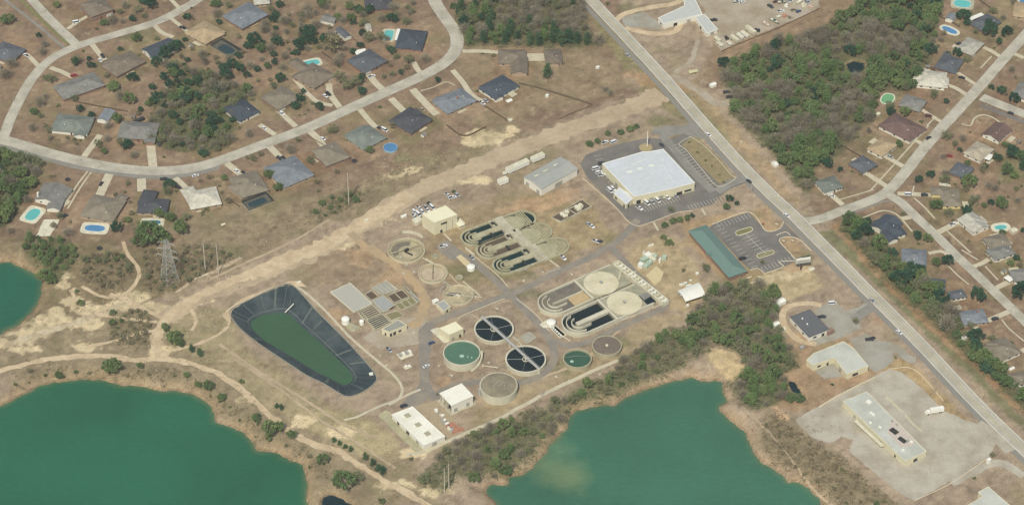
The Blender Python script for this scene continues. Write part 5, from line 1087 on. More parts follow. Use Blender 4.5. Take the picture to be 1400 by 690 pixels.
# pale basins
h2 = 3.2
for (a, rr, lb, wt, lvl, discc) in ((ZB(213, 345), 11.2, 'pale aeration basin with empty grey channels and round cover, upper one', MUD, 1.4, ZB(562, 203)), (ZB(395, 497), 11.2, 'pale aeration basin with dark water channels and round cover, lower one', DKW, 2.0, ZB(738, 352))):
    A = np.array(G(*a, h2)); D = np.array(G(*discc, h2)); d0 = np.array((math.cos(R(33.5)), math.sin(R(33.5)))); nr = np.array((-d0[1], d0[0]))
    Bx = A+d0*np.dot(D-A, d0)*.62; an = R(33.5); up = lb.endswith('upper one')
    root = empty('aeration_basin', (*((A+Bx)/2), 0), lb, 'aeration basin')
    o, _ = stadium(A, Bx, rr); i_, _ = stadium(A, Bx, rr-.8)
    o = o[:15]+[tuple(Bx-nr*rr), tuple(Bx+nr*rr)]; i_ = i_[:15]+[tuple(Bx-nr*(rr-.8)-d0*.5), tuple(Bx+nr*(rr-.8)-d0*.5)]
    b = MB(); b.ring_wall(i_, o, 0, h2); b.build('outer_wall', NEWW, root)
    b = MB(); b.add([(x, y, h2-lvl) for x, y in i_], [tuple(range(len(i_)))]); b.build('water', wt, root)
    for q, (r2, ext) in enumerate(((.72, .05), (.42, .3))):
        P = [(A[0]+rr*r2*math.cos(t), A[1]+rr*r2*math.sin(t)) for t in np.linspace(an+math.pi/2+.1, an+3*math.pi/2-.1, 16)]
        P = P+[tuple(np.array(P[-1])+d0*rr*ext*2)]
        b = MB(); b.path_wall(P, .55, .5, h2+.02); b.build('guide_wall', NEWW, root)
    b = MB(); b.path_wall([tuple(A-nr*.6-d0*2), tuple(Bx-nr*.6)], .6 if up else 3.2, .5, h2+.03); b.build('centre_wall', NEWW, root)
    if up:
        b = MB(); b.box(*(Bx-d0*6.5-nr*5.2), .5, h2-1.0, 12, 8.4, an); b.build('sand_bed', mk('tan_sediment', S(196, 172, 128), var=.15), root)
    b = MB(); b.box(*(Bx+d0*.3), 0, h2+.5, 1.6, rr*2+.3, an); b.build('cross_wall', NEWW, root)
    b = MB(); Lr = 30-0; ce = Bx+d0*15.5; b.box(*ce, 0, h2-.6, 29, rr*2-.2, an); b.build('rear_deck', mk('deck_concrete', S(174, 168, 140), var=.2, scale=.8, second=S(150, 148, 122), s2scale=.2), root)
    b = MB(); b.lathe(*(D+0), [(0, h2+.25), (11.4, h2+.05), (11.4, h2-.6)], 48); cv = b.build('round_cover', mk('cream_cover', S(222, 212, 178), var=.1, scale=.9, second=S(206, 196, 160), s2scale=.15), root)
    b = MB(); b.box(*D, h2, h2+1.3, 1.5, 2.3, .5); b.build('mixer', GREYM, cv)
    b = MB()
    for s_ in (-1, 1):
        p = Bx+nr*s_*rr*.97; q = Bx+d0*29+nr*s_*rr*.97
        if (up and s_ < 0): continue
        b.path_wall([tuple(p), tuple(q)], .8, 0, h2)
    b.build('side_wall', NEWW, root)
    b = MB()
    for k in range(7): b.box(*(D+d0*(12.5+k*.9)-nr*2 if not up else D+d0*(12+k)+nr*(-3+k)), h2-.6, h2+.5, .3, 5.5-.3*k if not up else 1.2, an+(.4 if up else 0))
    b.build('weir_plate', GREYM if not up else CONCW, root)
    if not up:
        b = MB(); b.prism([tuple(D+d0*11.6-nr*9.5), tuple(D+d0*18-nr*9.5), tuple(D+d0*18+nr*1), tuple(D+d0*11.8+nr*1)], h2-.55, h2-.5); b.build('dark_channel', DKW, root)
# equipment deck along the right of the basins
p0, p1 = np.array(G(*ZB(655, 52), 3)), np.array(G(*ZB(1035, 352), 3)); d0 = (p1-p0); Lq = np.linalg.norm(d0); d0 /= Lq; n0 = np.array((d0[1], -d0[0]))
root = empty('pipe_gallery', (*((p0+p1)/2), 0), 'narrow gallery of white rails and gates right of the pale basins', 'gallery')
b = MB(); b.path_wall([tuple(p0-n0*1.8), tuple(p1-n0*1.8)], 4.6, 0, 2.8); b.build('deck', CONCD, root)
for off_ in (-4.2, 0.6):
    b = MB(); b.path_wall([tuple(p0+n0*off_), tuple(p1+n0*off_)], .6, 0, 3.3); b.build('gallery_wall', CONCW, root)
for k in range(15):
    c = p0+d0*(Lq*(k+.5)/15)-n0*1.8
    b = MB(); b.box(*c, 2.8, 3.5, .8, 4, math.atan2(d0[1], d0[0])); b.box(*(c+d0*1.2), 2.8, 4, .9, 1.1, .7); b.build('gate', WHITE if k % 3 else CONCW, root)
for e_, q in ((p0, p0-d0*.2), (p1, p1)):
    b = MB(); b.path_wall([tuple(e_+n0*.9), tuple(e_-n0*4.5)], .7, 0, 3.3); b.build('gallery_wall', CONCW, root)
def shedrail(name, pts, h, label):
    W = resample(GP(pts, h), 2.5); root = empty(name, (*W[0], 0), label, 'railing'); b = MB()
    for p in W: b.bar((*p, h-1.1), (*p, h), .05)
    b.build('post', WHITE, root); b = MB()
    for i in range(len(W)-1):
        for z in (h-.55, h): b.bar((*W[i], z), (*W[i+1], z), .05)
    b.build('rail', WHITE, root)
shedrail('railing', lst(ZB, 400, 160, 550, 295, 715, 470), h2+1.5, 'white railing along the cross walls of the pale basins')
shedrail('railing', lst(ZB, 410, 150, 640, 60), h2+1.0, 'white railing along the top edge of the pale basins')
shedrail('railing', lst(ZB, 720, 480, 1030, 355), h2+1.0, 'white railing along the lower edge of the pale basins')
# round clarifiers
def clarifier(c, rad, h, wt, lvl, label, wallm=None, t=.9, bridge=None, spokes=0, well=2.2, cat='clarifier', name='clarifier'):
    X, Y = G(*c, h); root = empty(name, (X, Y, 0), label, cat)
    b = MB(); b.lathe(X, Y, [(rad, 0), (rad, h-.3), (rad+.15, h-.3), (rad+.15, h), (rad-t, h), (rad-t, h-lvl-.3)], 64); b.build('tank_wall', wallm or NEWW, root)
    b = MB(); b.lathe(X, Y, [(0, h-lvl), (rad-t+.02, h-lvl)], 64); b.build('water', wt, root)
    if well:
        b = MB(); b.lathe(X, Y, [(well, h-lvl-.2), (well, h-lvl+.6), (well-.3, h-lvl+.6), (well-.3, h-lvl-.1)], 28); b.lathe(X, Y, [(0, h+.9), (.8, h+.9), (.8, h-lvl)], 14); b.build('centre_well', CONCW, root)
    for k in range(spokes):
        a = R(20+k*360/spokes+(k*37 % 29)); b = MB(); b.bar((X+well*math.cos(a), Y+well*math.sin(a), h-lvl+.35), (X+(rad-t)*math.cos(a), Y+(rad-t)*math.sin(a), h-lvl+.25), .07 if k % 2 else .13); b.build('scraper_arm', GALV, root)
    return root, X, Y
k1, X1, Y1 = clarifier(ZE(526, 160), 12.6, 2.8, DKW, .7, 'open clarifier with dark water at the upper end of the long bridge', spokes=5)
k2, X2, Y2 = clarifier(ZE(766, 387), 12.8, 3.4, DKW, .7, 'open clarifier with dark water at the lower end of the long bridge', spokes=5)
GW = water_mat('milky_green_water', S(92, 128, 102), rough=.4, spec=.2); GDW = water_mat('deep_green_water', S(64, 96, 76), rough=.4)
k3, X3, Y3 = clarifier(ZE(284, 340), 11.7, 5.6, GW, .9, 'tall round tank of milky green water with pale wall', spokes=0, well=0, t=.55, name='storage_tank', cat='tank')
for (x, y, r_) in ((284, 365, 1.5), (328, 372, .6), (358, 377, .6)):
    b = MB(); p = G(*ZE(x, y), 4.8); b.lathe(*p, [(0, 4.95), (r_*.6, 4.92), (r_, 4.74)], 16); b.build('float', mk('float_pale', S(170, 196, 174)), k3)
b = MB()
for i in range(16):
    t = R(-60+i*4.5); b.box(X3+12.6*math.cos(t), Y3+12.6*math.sin(t), 0, .3+i*.34, 1.1, .9, t)
b.build('stair', CONCW, k3)
k4, X4, Y4 = clarifier(T(2, 2, 920, 582), 9.0, 3.8, GDW, 1.6, 'smaller round tank with deep green water by the wood', wallm=mk('stained_tank', S(178, 170, 138), var=.12), t=.6, well=0, name='storage_tank', cat='tank')
b = MB(); p = G(*T(2, 2, 890, 600), 2.2); b.lathe(*p, [(0, 2.5), (.9, 2.4), (1.2, 2.2)], 14); b.build('float', mk('float_pale', S(170, 196, 174)), k4)
b = MB(); b.bar((X4-9, Y4, 3.9), (X4, Y4+2, 3.9), .12); b.bar((X4, Y4+2, 3.9), (X4+8.6, Y4+1, 3.9), .08); b.build('inlet_pipe', GREYM, k4)
RUST = mk('rust_brown_cover', S(120, 108, 94), var=.14, scale=.6, second=S(134, 120, 102), s2scale=.15)
k5, X5, Y5 = clarifier(T(2, 2, 1082, 512), 9.3, 3.8, RUST, .35, 'round tank with brown grey cover beside the deep green one', wallm=MATS['stained_tank'], t=.5, well=0, name='storage_tank', cat='tank')
b = MB(); b.lathe(X5, Y5, [(0, 4.2), (.9, 4.1), (.9, 3.4)], 12); b.build('vent', CONCW, k5)
COVR = mk('lichen_grey_cover', S(152, 142, 116), var=.16, scale=1.2, second=S(132, 124, 100), s2scale=.2)
X, Y = G(*ZF(915, 82), 6.2); k6 = empty('covered_tank', (X, Y, 0), 'big round tank with domed grey brown cover and white wall', 'tank')
b = MB(); b.lathe(X, Y, [(11.6, 0), (11.6, 6.0), (11.8, 6.0), (11.8, 6.25), (11.2, 6.25)], 64); b.build('tank_wall', NEWW, k6)
b = MB(); b.lathe(X, Y, [(0, 7.0), (4, 6.9), (8, 6.6), (11.3, 6.2)], 64); cv = b.build('cover', COVR, k6)
for i in range(7):
    b = MB(); b.box(X-3+i*1.1, Y-1+(i % 3)*1.2, 6.7, 7.2, .7, .8, .5*i); b.build('vent', GREYM, cv)
b = MB(); b.box(X-11.9, Y-2.5, 0, 5.5, 1.2, 1.4); b.build('stair_tower', GALV, k6)
# long bridge over both clarifiers
pA, pB = np.array((*G(*ZE(432, 68), 4.4), 4.4)), np.array((*G(*ZE(866, 462), 4.4), 4.4)); d = pB-pA; L = np.linalg.norm(d); d /= L; n_ = np.array((-d[1], d[0], 0))
root = empty('access_bridge', (*pA[:2], 0), 'long straight steel bridge spanning both open clarifiers', 'bridge')
b = MB(); b.path_wall([tuple(pA[:2]), tuple(pB[:2])], 1.6, 4.1, 4.35); b.build('deck', mk('bridge_grating', S(190, 188, 178), var=.06), root)
for s_ in (-1, 1):
    b = MB()
    for z in (4.9, 5.4): b.bar(pA+n_*s_*.85+np.array((0, 0, z-4.4)), pB+n_*s_*.85+np.array((0, 0, z-4.4)), .05)
    for i in range(int(L/2.5)+1): b.bar(pA+d*i*2.5+n_*s_*.85, pA+d*i*2.5+n_*s_*.85+np.array((0, 0, 1)), .04)
    b.build('railing', GALV, root)
for i in (0, .5, 1):
    q = pA+d*L*i; b = MB(); b.box(q[0], q[1], 0, 4.1, .6, 1.2, math.atan2(d[1], d[0])); b.build('support', CONCW, root)
# sandy ring basins
def ring_basin(c, rad, label, fill, extra=None, h=1.5, wm=None):
    X, Y = G(*c, h); root = empty('round_basin', (X, Y, 0), label, 'round basin')
    b = MB(); b.lathe(X, Y, [(rad+.1, 0), (rad, h), (rad-.5, h), (rad-.6, .25)], 56); b.build('basin_wall', wm or mk('basin_concrete', S(200, 190, 158), var=.12), root)
    b = MB(); b.lathe(X, Y, [(0, .3), (rad-.5, .3)], 56); b.build('bed', fill, root)
    return root, X, Y
SANDM = mk('dry_sandy_bed', S(192, 178, 142), var=.16, scale=.6, second=S(158, 148, 118), s2scale=.12)
PINKM = mk('pinkish_dry_bed', S(202, 186, 154), var=.12, scale=.8, second=S(184, 166, 136), s2scale=.15)
q1, X, Y = ring_basin(ZD(246, 215), 12.4, 'large sandy round basin nearest the tall cream block', SANDM, h=1.6)
b = MB(); b.lathe(X, Y, [(10.4, .3), (10.4, 1.3), (10.0, 1.3), (10.0, .3)], 48); b.build('inner_ring', OLDW, q1)
b = MB(); b.prism([(X+9.6*math.cos(t), Y+9.6*math.sin(t)) for t in np.linspace(R(75), R(215), 20)]+[(X+5.5*math.cos(t), Y+5.5*math.sin(t)) for t in np.linspace(R(215), R(75), 20)], .3, .42); b.build('dark_sediment', DARKM if False else MUD, q1)
b = MB(); b.bar((X-10, Y-4, 1.5), (X+9.5, Y+5, 1.5), .4); b.build('arm', OLDW, q1); b = MB(); b.box(X, Y, .3, 2, 3.2, 1.4, .8); b.box(X+2, Y-3, .3, 1, 5, .8, -.6); b.build('centre_machinery', DARKM, q1)
q2, X, Y = ring_basin(ZD(496, 432), 9.7, 'middle round basin with pinkish floor and dark centre pole', PINKM)
b = MB(); b.lathe(X, Y, [(8.0, .3), (8.0, .9), (7.7, .9), (7.7, .3)], 40); b.build('inner_ring', OLDW, q2)
b = MB(); b.bar((X, Y-6, 1), (X, Y+8.6, 1), .18); b.bar((X, Y, .2), (X, Y, 3.4), .25); b.build('arm', DARKM, q2)
q3, X, Y = ring_basin(ZD(738, 636), 9.8, 'third round basin with pale wedge beside small grey hut', SANDM)
b = MB(); b.prism([(X-6, Y+3), (X-8, Y), (X, Y-1), (X+2, Y+2)], .3, .6); b.build('sediment_patch', MUD, q3)
b = MB(); b.bar((X-9, Y+2, 1), (X+9, Y-2, 1), .16); b.box(X, Y-.6, .3, 1.4, 3.4, 1.4, -.5); b.build('arm', CONCW, q3)
for p_, l_ in ((ZD(515, 282), 'small round grey chamber above the middle round basin'), (ZD(742, 482), 'small round grey chamber above the third round basin')):
    X, Y = G(*p_); root = empty('valve_chamber', (X, Y, 0), l_, 'chamber')
    b = MB(); b.lathe(X, Y, [(2.6, 0), (2.6, .8), (2.2, .8), (2.2, .3), (0, .3)], 20); b.build('chamber_wall', CONCD, root); b = MB(); b.box(X, Y, .3, 1.3, 1.5, 1, .4); b.build('valve', GREYM, root)
# domed white tanks with pads
def domed(c, rad, h, label, pad=None):
    X, Y = G(*c, h); root = empty('domed_tank', (X, Y, 0), label, 'tank')
    b = MB(); b.lathe(X, Y, [(rad, 0), (rad, h*.75)], 24); b.build('tank_wall', WHITE, root)
    b = MB(); b.lathe(X, Y, [(0, h), (rad*.5, h*.96), (rad*.85, h*.86), (rad*1.02, h*.75)], 24); b.build('dome', WHITE, root)
    if pad: 
        b = MB(); b.path_wall(GP(pad), pad and 3.2, 0, .3); b.build('pad', CONCW, root)
domed(ZD(855, 362), 2.7, 3.4, 'white domed tank at the end of a tan pad by the service road'); domed(ZE(958, 100), 3.0, 3.6, 'white domed tank between clarifiers and pale basins')
lot('concrete_pad', lst(ZD, 715, 285, 760, 262, 850, 340, 830, 400), mk('tan_pad', S(214, 196, 150), var=.1), .1, 'tan pad behind the white domed tank by the service road', 'pad')
lot('concrete_pad', lst(ZE, 870, 130, 930, 90, 960, 130, 905, 160), CONCW, .1, 'pale pad joined to the white domed tank near the clarifiers', 'pad')
domed(ZC(222, 436), 2.6, 5.0, 'larger white domed tank beside the covered bed'); domed(ZC(375, 462), 1.5, 3.6, 'smaller white domed tank beside the covered bed')
lot('concrete_pad', lst(ZC, 195, 500, 240, 475, 380, 540, 280, 582), CONCD, .1, 'grey pad below the two white domed tanks', 'pad')
# small equipment
root, _, _ = flat('valve_hut', lst(Z(560, 344, 4.01), 145, 285, 185, 325, 225, 300, 188, 262), 3.0, CREAM, GROOF, 'small grey roofed hut by the third round basin', 'hut', doors=[(1, .5, 1.2, 2, 0, DW, 'door')])
root, _, _ = flat('valve_hut', lst(Z(560, 344, 4.01), 122, 265, 135, 278, 162, 266, 148, 254), 2.4, WHITE, WROOF, 'tiny white hut by the third round basin', 'hut', doors=[(1, .5, 1, 1.8, 0, DW, 'door')])
r_ = channels('inlet_box', lst(ZE, 715, 222, 780, 270, 850, 225, 790, 180), 4, 1.2, GREYM, 'concrete inlet box with bars between the two clarifiers', wallm=CONC, along=1)
r_ = channels('inlet_box', lst(ZE, 945, 150, 1025, 230, 1075, 205, 990, 130), 1, .5, CONCD, 'flat slab of pipework by the lower pale basin', wallm=CONCW)
for i in range(5):
    b = MB(); p = G(*ZE(975+i*14, 155+i*13), 1); b.box(*p, .2, 1.1, 1.1, 1.1, .3*i); b.build('pump', WHITE, r_)
r_ = empty('pipe_rack', (*G(*T(1, 2, 1098, 565)), 0), 'white rack of small equipment left of the cream pump house road', 'equipment'); X, Y = r_.location[:2]
b = MB(); b.box(X, Y, 0, .3, 9, 6, R(30)); b.build('slab', CONCW, r_)
for k in range(4): b = MB(); b.box(X-3+k*2, Y-1+k*1, .3, 1.6, 1.3, 2.8, R(30)); b.build('cabinet', WHITE if k % 2 else GREYM, r_)
r_ = empty('pipe_rack', (*G(*T(1, 2, 1112, 632)), 0), 'second small white rack of equipment just below the first', 'equipment'); X, Y = r_.location[:2]
b = MB(); b.box(X, Y, 0, .3, 5, 3, R(30)); b.build('slab', CONCW, r_)
for k in range(2): b = MB(); b.box(X-1+k*2, Y, .3, 1.3, 1.2, 1.8, R(30)); b.build('cabinet', WHITE, r_)
# electrical yard right of basins
lot('concrete_pad', lst(ZK, 20, 285, 130, 180, 210, 250, 180, 330, 120, 385), mk('tan_pad', S(214, 196, 150)), .1, 'tan slab below the pale green equipment yard', 'pad')
r_ = empty('substation', tuple([*G(*ZK(60, 140)), 0]), 'cluster of pale green tanks and cabinets right of the basins', 'substation')
for i, (x, y, sx, sy, hh) in enumerate(((0, 130, 5, 3, 2.5), (45, 90, 4, 4, 3), (90, 120, 3, 5, 2), (40, 180, 6, 3, 2.2), (-30, 190, 3, 3, 3), (100, 80, 3, 3, 2), (215, 105, 3.5, 3, 2.2), (170, 130, 4, 1, 1.6), (0, 60, 5, 1.2, 1.4))):
    p = G(*ZK(x, y)); b = MB(); b.box(*p, 0, hh, sx, sy, R(30+i*7)); b.box(*p, hh, hh+.4, sx*.5, sy*.5, R(30)); b.build('cabinet', [mk('pale_green_paint', S(180, 196, 172)), WHITE, CONCW][i % 3], r_)
for i, (x, y) in enumerate(((20, 110), (70, 150), (120, 100))):
    p = G(*ZK(x, y)); b = MB(); b.lathe(*p, [(1.4, 0), (1.4, 2.6), (0, 3)], 16); b.build('tank', MATS['pale_green_paint'], r_)
b = MB()
for a_, c_ in (((0, 130), (215, 105)), ((45, 90), (40, 180)), ((0, 60), (100, 80))): b.bar((*G(*ZK(*a_)), 1.8), (*G(*ZK(*c_)), 1.8), .18)
b.build('pipe', GREYM, r_)
# curved white canopy
r_ = empty('canopy', (*G(*ZK(520, 500)), 0), 'bright white curved canopy roof at the edge of the wood', 'canopy')
q = [G(*ZK(*p), 4) for p in ((355, 440), (440, 552), (650, 482), (575, 352))]; A, B, C, D = [np.array(p) for p in q]; b = MB(); n = 10
vs = []; 
for i in range(n+1):
    f_ = i/n; z = 4+1.4*math.sin(math.pi*f_)*.8
    vs += [(*(A+(B-A)*f_), z), (*(D+(C-D)*f_), z)]
m_ = len(vs); vs += [(x, y, z-.2) for x, y, z in vs]
b.add(vs, [(2*i, 2*i+1, 2*i+3, 2*i+2) for i in range(n)]+[(m_+2*i+2, m_+2*i+3, m_+2*i+1, m_+2*i) for i in range(n)]+[(2*i, 2*i+2, m_+2*i+2, m_+2*i) for i in range(n)]+[(2*i+3, 2*i+1, m_+2*i+1, m_+2*i+3) for i in range(n)]); b.build('roof', WHITE, r_)
for p in q: b = MB(); pc = np.array(p)*.94+np.mean(np.array(q), 0)*.06; b.box(*pc, 0, 4, .25, .25); b.build('post', GREYM, r_)
b = MB(); c_ = np.mean(np.array(q), 0); b.box(*c_, 0, 2.2, 9, 5, R(20)); b.build('stored_equipment', GREYM, r_)
for i, (x, y) in enumerate(((400, 385), (430, 372), (470, 395), (370, 480), (395, 500), (460, 600), (560, 265), (490, 345))):
    r_ = empty('equipment_box', (*G(*ZK(x, y)), 0), ['long pale crate above the white canopy', 'green tinted crate above the white canopy', 'small crate touching the white canopy', 'grey drum stack left of the white canopy', 'second drum stack left of the white canopy', 'white tote below the white canopy', 'white tote far above the white canopy', 'pale pallet above the white canopy'][i], 'crate'); X, Y = r_.location[:2]
    b = MB(); b.box(X, Y, .1, 1.3, 3.6 if i < 3 else 1.8, 1.4, R(20)); b.build('body', [CONCW, MATS['pale_green_paint'], WHITE, GREYM, GREYM, WHITE, WHITE, CONCW][i], r_); b = MB(); b.box(X, Y, 1.3, 1.45, 3.2 if i < 3 else 1.5, 1.1, R(20)); b.build('lid', WHITE, r_)
# debris pile
RED = mk('rusty_red_pipe', S(188, 134, 108), var=.2)
r_ = empty('pipe_stack', (*G(*ZF(615, 380)), 0), 'stack of orange red pipes at the yard corner', 'pipes'); X, Y = r_.location[:2]
for k in range(12):
    b = MB(); a = R(-52 if k < 8 else 25); u = (k % 8)*.75-3; v = (k//8)*3-2; c, s = math.cos(a), math.sin(a); x, y = X-u*s+v*.5, Y+u*c-v*.5
    b.bar((x-4*c, y-4*s, .35+.25*(k % 2)), (x+4*c, y+4*s, .35+.25*(k % 2)), .32, 6); b.build('pipe', RED, r_)
jl = ['white scrap box', 'grey cable drum', 'white sheet pile', 'pale fitting heap', 'grey fitting heap', 'white tank lid', 'grey crate', 'white crate', 'dark bin', 'pale pallet', 'blue grey tub', 'white pipe bundle']
for k in range(12):
    x, y = 495+k*9+random.uniform(-12, 12), 268+k*12+random.uniform(-12, 12); X, Y = G(*ZF(x, y)); s = random.uniform(.8, 1.7)
    b = MB(); b.box(X, Y, 0, s*.7, s*1.8, s, random.uniform(0, 3)); b.box(X+.3, Y+.2, s*.7, s*.9, s*1.0, s*.7, random.uniform(0, 3)); tag(b.build('scrap_item', [WHITE, GREYM, CONCW, WHITE, GREYM, WHITE, GREYM, WHITE, DARKM, CONCW, GALV, WHITE][k]), jl[k]+', number %s from the top of the yard scrap row' % ['one', 'two', 'three', 'four', 'five', 'six', 'seven', 'eight', 'nine', 'ten', 'eleven', 'twelve'][k], 'scrap')
# lined lagoon
root = empty('lined_lagoon', (*np.mean(np.array(RIMW), 0), 0), 'black lined basin of green water in the middle left', 'lagoon')
def subdiv(P, k=4):
    out = []; n = len(P); Q = [np.array(p, float) for p in P]
    for i in range(n):
        a, b_, c, d = Q[i-1], Q[i], Q[(i+1) % n], Q[(i+2) % n]
        for q in range(k):
            t = q/k; out.append(.5*((2*b_)+(-a+c)*t+(2*a-5*b_+4*c-d)*t*t+(-a+3*b_-3*c+d)*t**3))
    return np.array(out)
ro = subdiv(RIMW); wi = subdiv(LWW); n = len(ro); b = MB(); rows = 6; vs = []
ctr = ro.mean(0)
inner2 = wi+(wi.mean(0)-wi)*.03
for k in range(rows+1):
    f_ = k/rows
    for i in range(n):
        p = ro[i]*(1-f_)+inner2[i]*f_; vs.append((p[0], p[1], .25-4.5*f_+math.sin(f_*math.pi)*(.15*math.sin(i*1.7)+.1*math.sin(i*.6))))
b.add(vs, [(k*n+i, k*n+(i+1) % n, (k+1)*n+(i+1) % n, (k+1)*n+i) for k in range(rows) for i in range(n)])
LINER = mk('black_liner', S(54, 66, 68), rough=.55, spec=.2, var=.16, scale=.3, second=S(78, 88, 86), s2scale=.06)
b.build('liner', LINER, root, smooth=True)
SEAM = mk('dusty_liner_fold', S(100, 108, 102), rough=.6, var=.15, scale=.4)
def slope(i, f_, up=.1):
    i = i % n; i0 = int(i); t = i-i0; p = (ro[i0]*(1-t)+ro[(i0+1) % n]*t)*(1-f_)+(inner2[i0]*(1-t)+inner2[(i0+1) % n]*t)*f_
    return (p[0], p[1], .25-4.5*f_+math.sin(f_*math.pi)*.28+up)
for k in range(26):
    i = k*n/26+random.uniform(-.5, .5); w = random.uniform(.08, .3) if k % 4 else .55; f0, f1 = random.uniform(0, .15), random.uniform(.7, .97); b = MB(); vs = []
    for q in range(9):
        f_ = f0+(f1-f0)*q/8; vs += [slope(i-w*.5, f_), slope(i+w*.5, f_)]
    b.add(vs, [(2*q, 2*q+1, 2*q+3, 2*q+2) for q in range(8)]); b.build('liner_fold', SEAM, root)
b = MB(); vs = []
for i in range(n+1): vs += [slope(i, .80, .09), slope(i, .84, .09)]
b.add(vs, [(2*q, 2*q+1, 2*q+3, 2*q+2) for q in range(n)]); b.build('liner_fold', SEAM, root)
LGW = water_mat('lagoon_green_water', S(66, 98, 70), rough=.45, spec=.15)
wo = wi+(wi-wi.mean(0))*.02
b = MB(); b.add([(x, y, -4.0) for x, y in wo], [tuple(range(n))]); b.build('lagoon_water', LGW, root)
b = MB(); b.path_wall([tuple(p) for p in np.vstack([ro, ro[:1]])], .7, 0, .35); b.build('rim_kerb', mk('rim_grey', S(150, 146, 128)), root)
pp = G(*T(1, 2, 470, 305), -1); b = MB(); b.bar((*G(*T(1, 2, 440, 335), -4), -3.6), (*G(*T(1, 2, 488, 290), 0), .8), .3, 6); b.build('inlet_pipe', WHITE, root)
b = MB(); pq = G(*T(1, 2, 912, 672), 0); b.box(*pq, 0, .9, 2.4, 2, .3); b.build('outlet_box', WHITE, root)
lot('berm_track', [(x, y) for x, y in px(312, 446, 304, 430, 330, 408, 395, 384, 410, 384, 420, 392, 400, 391, 392, 388, 335, 411, 316, 425, 316, 440)], DIRTM, .05, 'pale dirt strip round the upper rim of the lined lagoon', 'dirt track', rag=1.2)
# ------------------------------------------------------------------ trees
def leafm(name, c1, c2, rnd=.22):
    m = bpy.data.materials.new(name); m.use_nodes = True; N = m.node_tree.nodes; L = m.node_tree.links; b = N['Principled BSDF']
    b.inputs['Roughness'].default_value = .8; b.inputs['Specular IOR Level'].default_value = .15
    oi = N.new('ShaderNodeObjectInfo'); ge = N.new('ShaderNodeNewGeometry')
    mx = N.new('ShaderNodeMix'); mx.data_type = 'RGBA'; mx.inputs[6].default_value = (*c1, 1); mx.inputs[7].default_value = (*c2, 1)
    n = N.new('ShaderNodeTexNoise'); n.inputs['Scale'].default_value = .35; n.inputs['Detail'].default_value = 4; L.new(ge.outputs['Position'], n.inputs['Vector'])
    ad = N.new('ShaderNodeMath'); ad.operation = 'MULTIPLY_ADD'; L.new(n.outputs[0], ad.inputs[0]); ad.inputs[1].default_value = 1.6; ad.inputs[2].default_value = -.8
    a2 = N.new('ShaderNodeMath'); a2.operation = 'ADD'; a2.use_clamp = True; L.new(ad.outputs[0], a2.inputs[0]); L.new(oi.outputs['Random'], a2.inputs[1]); L.new(a2.outputs[0], mx.inputs[0])
    mr = N.new('ShaderNodeMapRange'); mr.inputs[3].default_value = 1-rnd; mr.inputs[4].default_value = 1+rnd; L.new(ge.outputs['Random Per Island'], mr.inputs[0])
    sc = N.new('ShaderNodeVectorMath'); sc.operation = 'SCALE'; L.new(mx.outputs[2], sc.inputs[0]); L.new(mr.outputs[0], sc.inputs['Scale']); L.new(sc.outputs[0], b.inputs['Base Color'])
    return m
LEAF = {'p': leafm('pine_needles', S(60, 94, 68), S(90, 114, 74)), 'g': leafm('green_leaves', S(86, 110, 68), S(118, 134, 82)), 'n': leafm('young_conifer_needles', S(96, 122, 70), S(120, 140, 88)), 'o': leafm('budding_olive_leaves', S(108, 122, 78), S(134, 136, 98)),
        'b': leafm('bare_grey_twigs', S(128, 122, 102), S(160, 152, 130), .18), 's': leafm('shrub_leaves', S(92, 108, 68), S(122, 128, 84)), 'd': leafm('dark_evergreen_leaves', S(46, 80, 60), S(68, 98, 70)), 'r': leafm('brown_twiggy_growth', S(126, 116, 88), S(138, 134, 98)),
        'u': leafm('olive_wood_floor_growth', S(84, 104, 66), S(118, 118, 86)), 't': leafm('tan_scrub_growth', S(128, 114, 90), S(106, 110, 78))}
BARK = mk('bark', S(128, 114, 94), var=.2, scale=2)
def quads(P, s, rng, flat=.35):
    """n small randomly turned leaf faces at P"""
    n = len(P); nm = rng.normal(size=(n, 3)); nm[:, 2] = np.abs(nm[:, 2])+flat; nm /= np.linalg.norm(nm, axis=1)[:, None]
    t = np.cross(nm, rng.normal(size=(n, 3))); t /= np.linalg.norm(t, axis=1)[:, None]; u = np.cross(nm, t)
    ss = (s*rng.uniform(.6, 1.4, n))[:, None]; t = t*ss; u = u*ss*rng.uniform(.5, 1, n)[:, None]
    return np.stack([P-t-u, P+t-u*.7, P+t*.8+u, P-t*.7+u], 1).reshape(-1, 3)
def quad_mesh(name, V, mat):
    n = len(V)//4; me = bpy.data.meshes.new(name)
    me.vertices.add(len(V)); me.vertices.foreach_set('co', V.astype(np.float32).ravel()); me.loops.add(n*4); me.loops.foreach_set('vertex_index', np.arange(n*4, dtype=np.int32))
    me.polygons.add(n); me.polygons.foreach_set('loop_start', np.arange(0, n*4, 4, dtype=np.int32)); me.polygons.foreach_set('loop_total', np.full(n, 4, np.int32)); me.update(calc_edges=True); me.materials.append(mat); return me
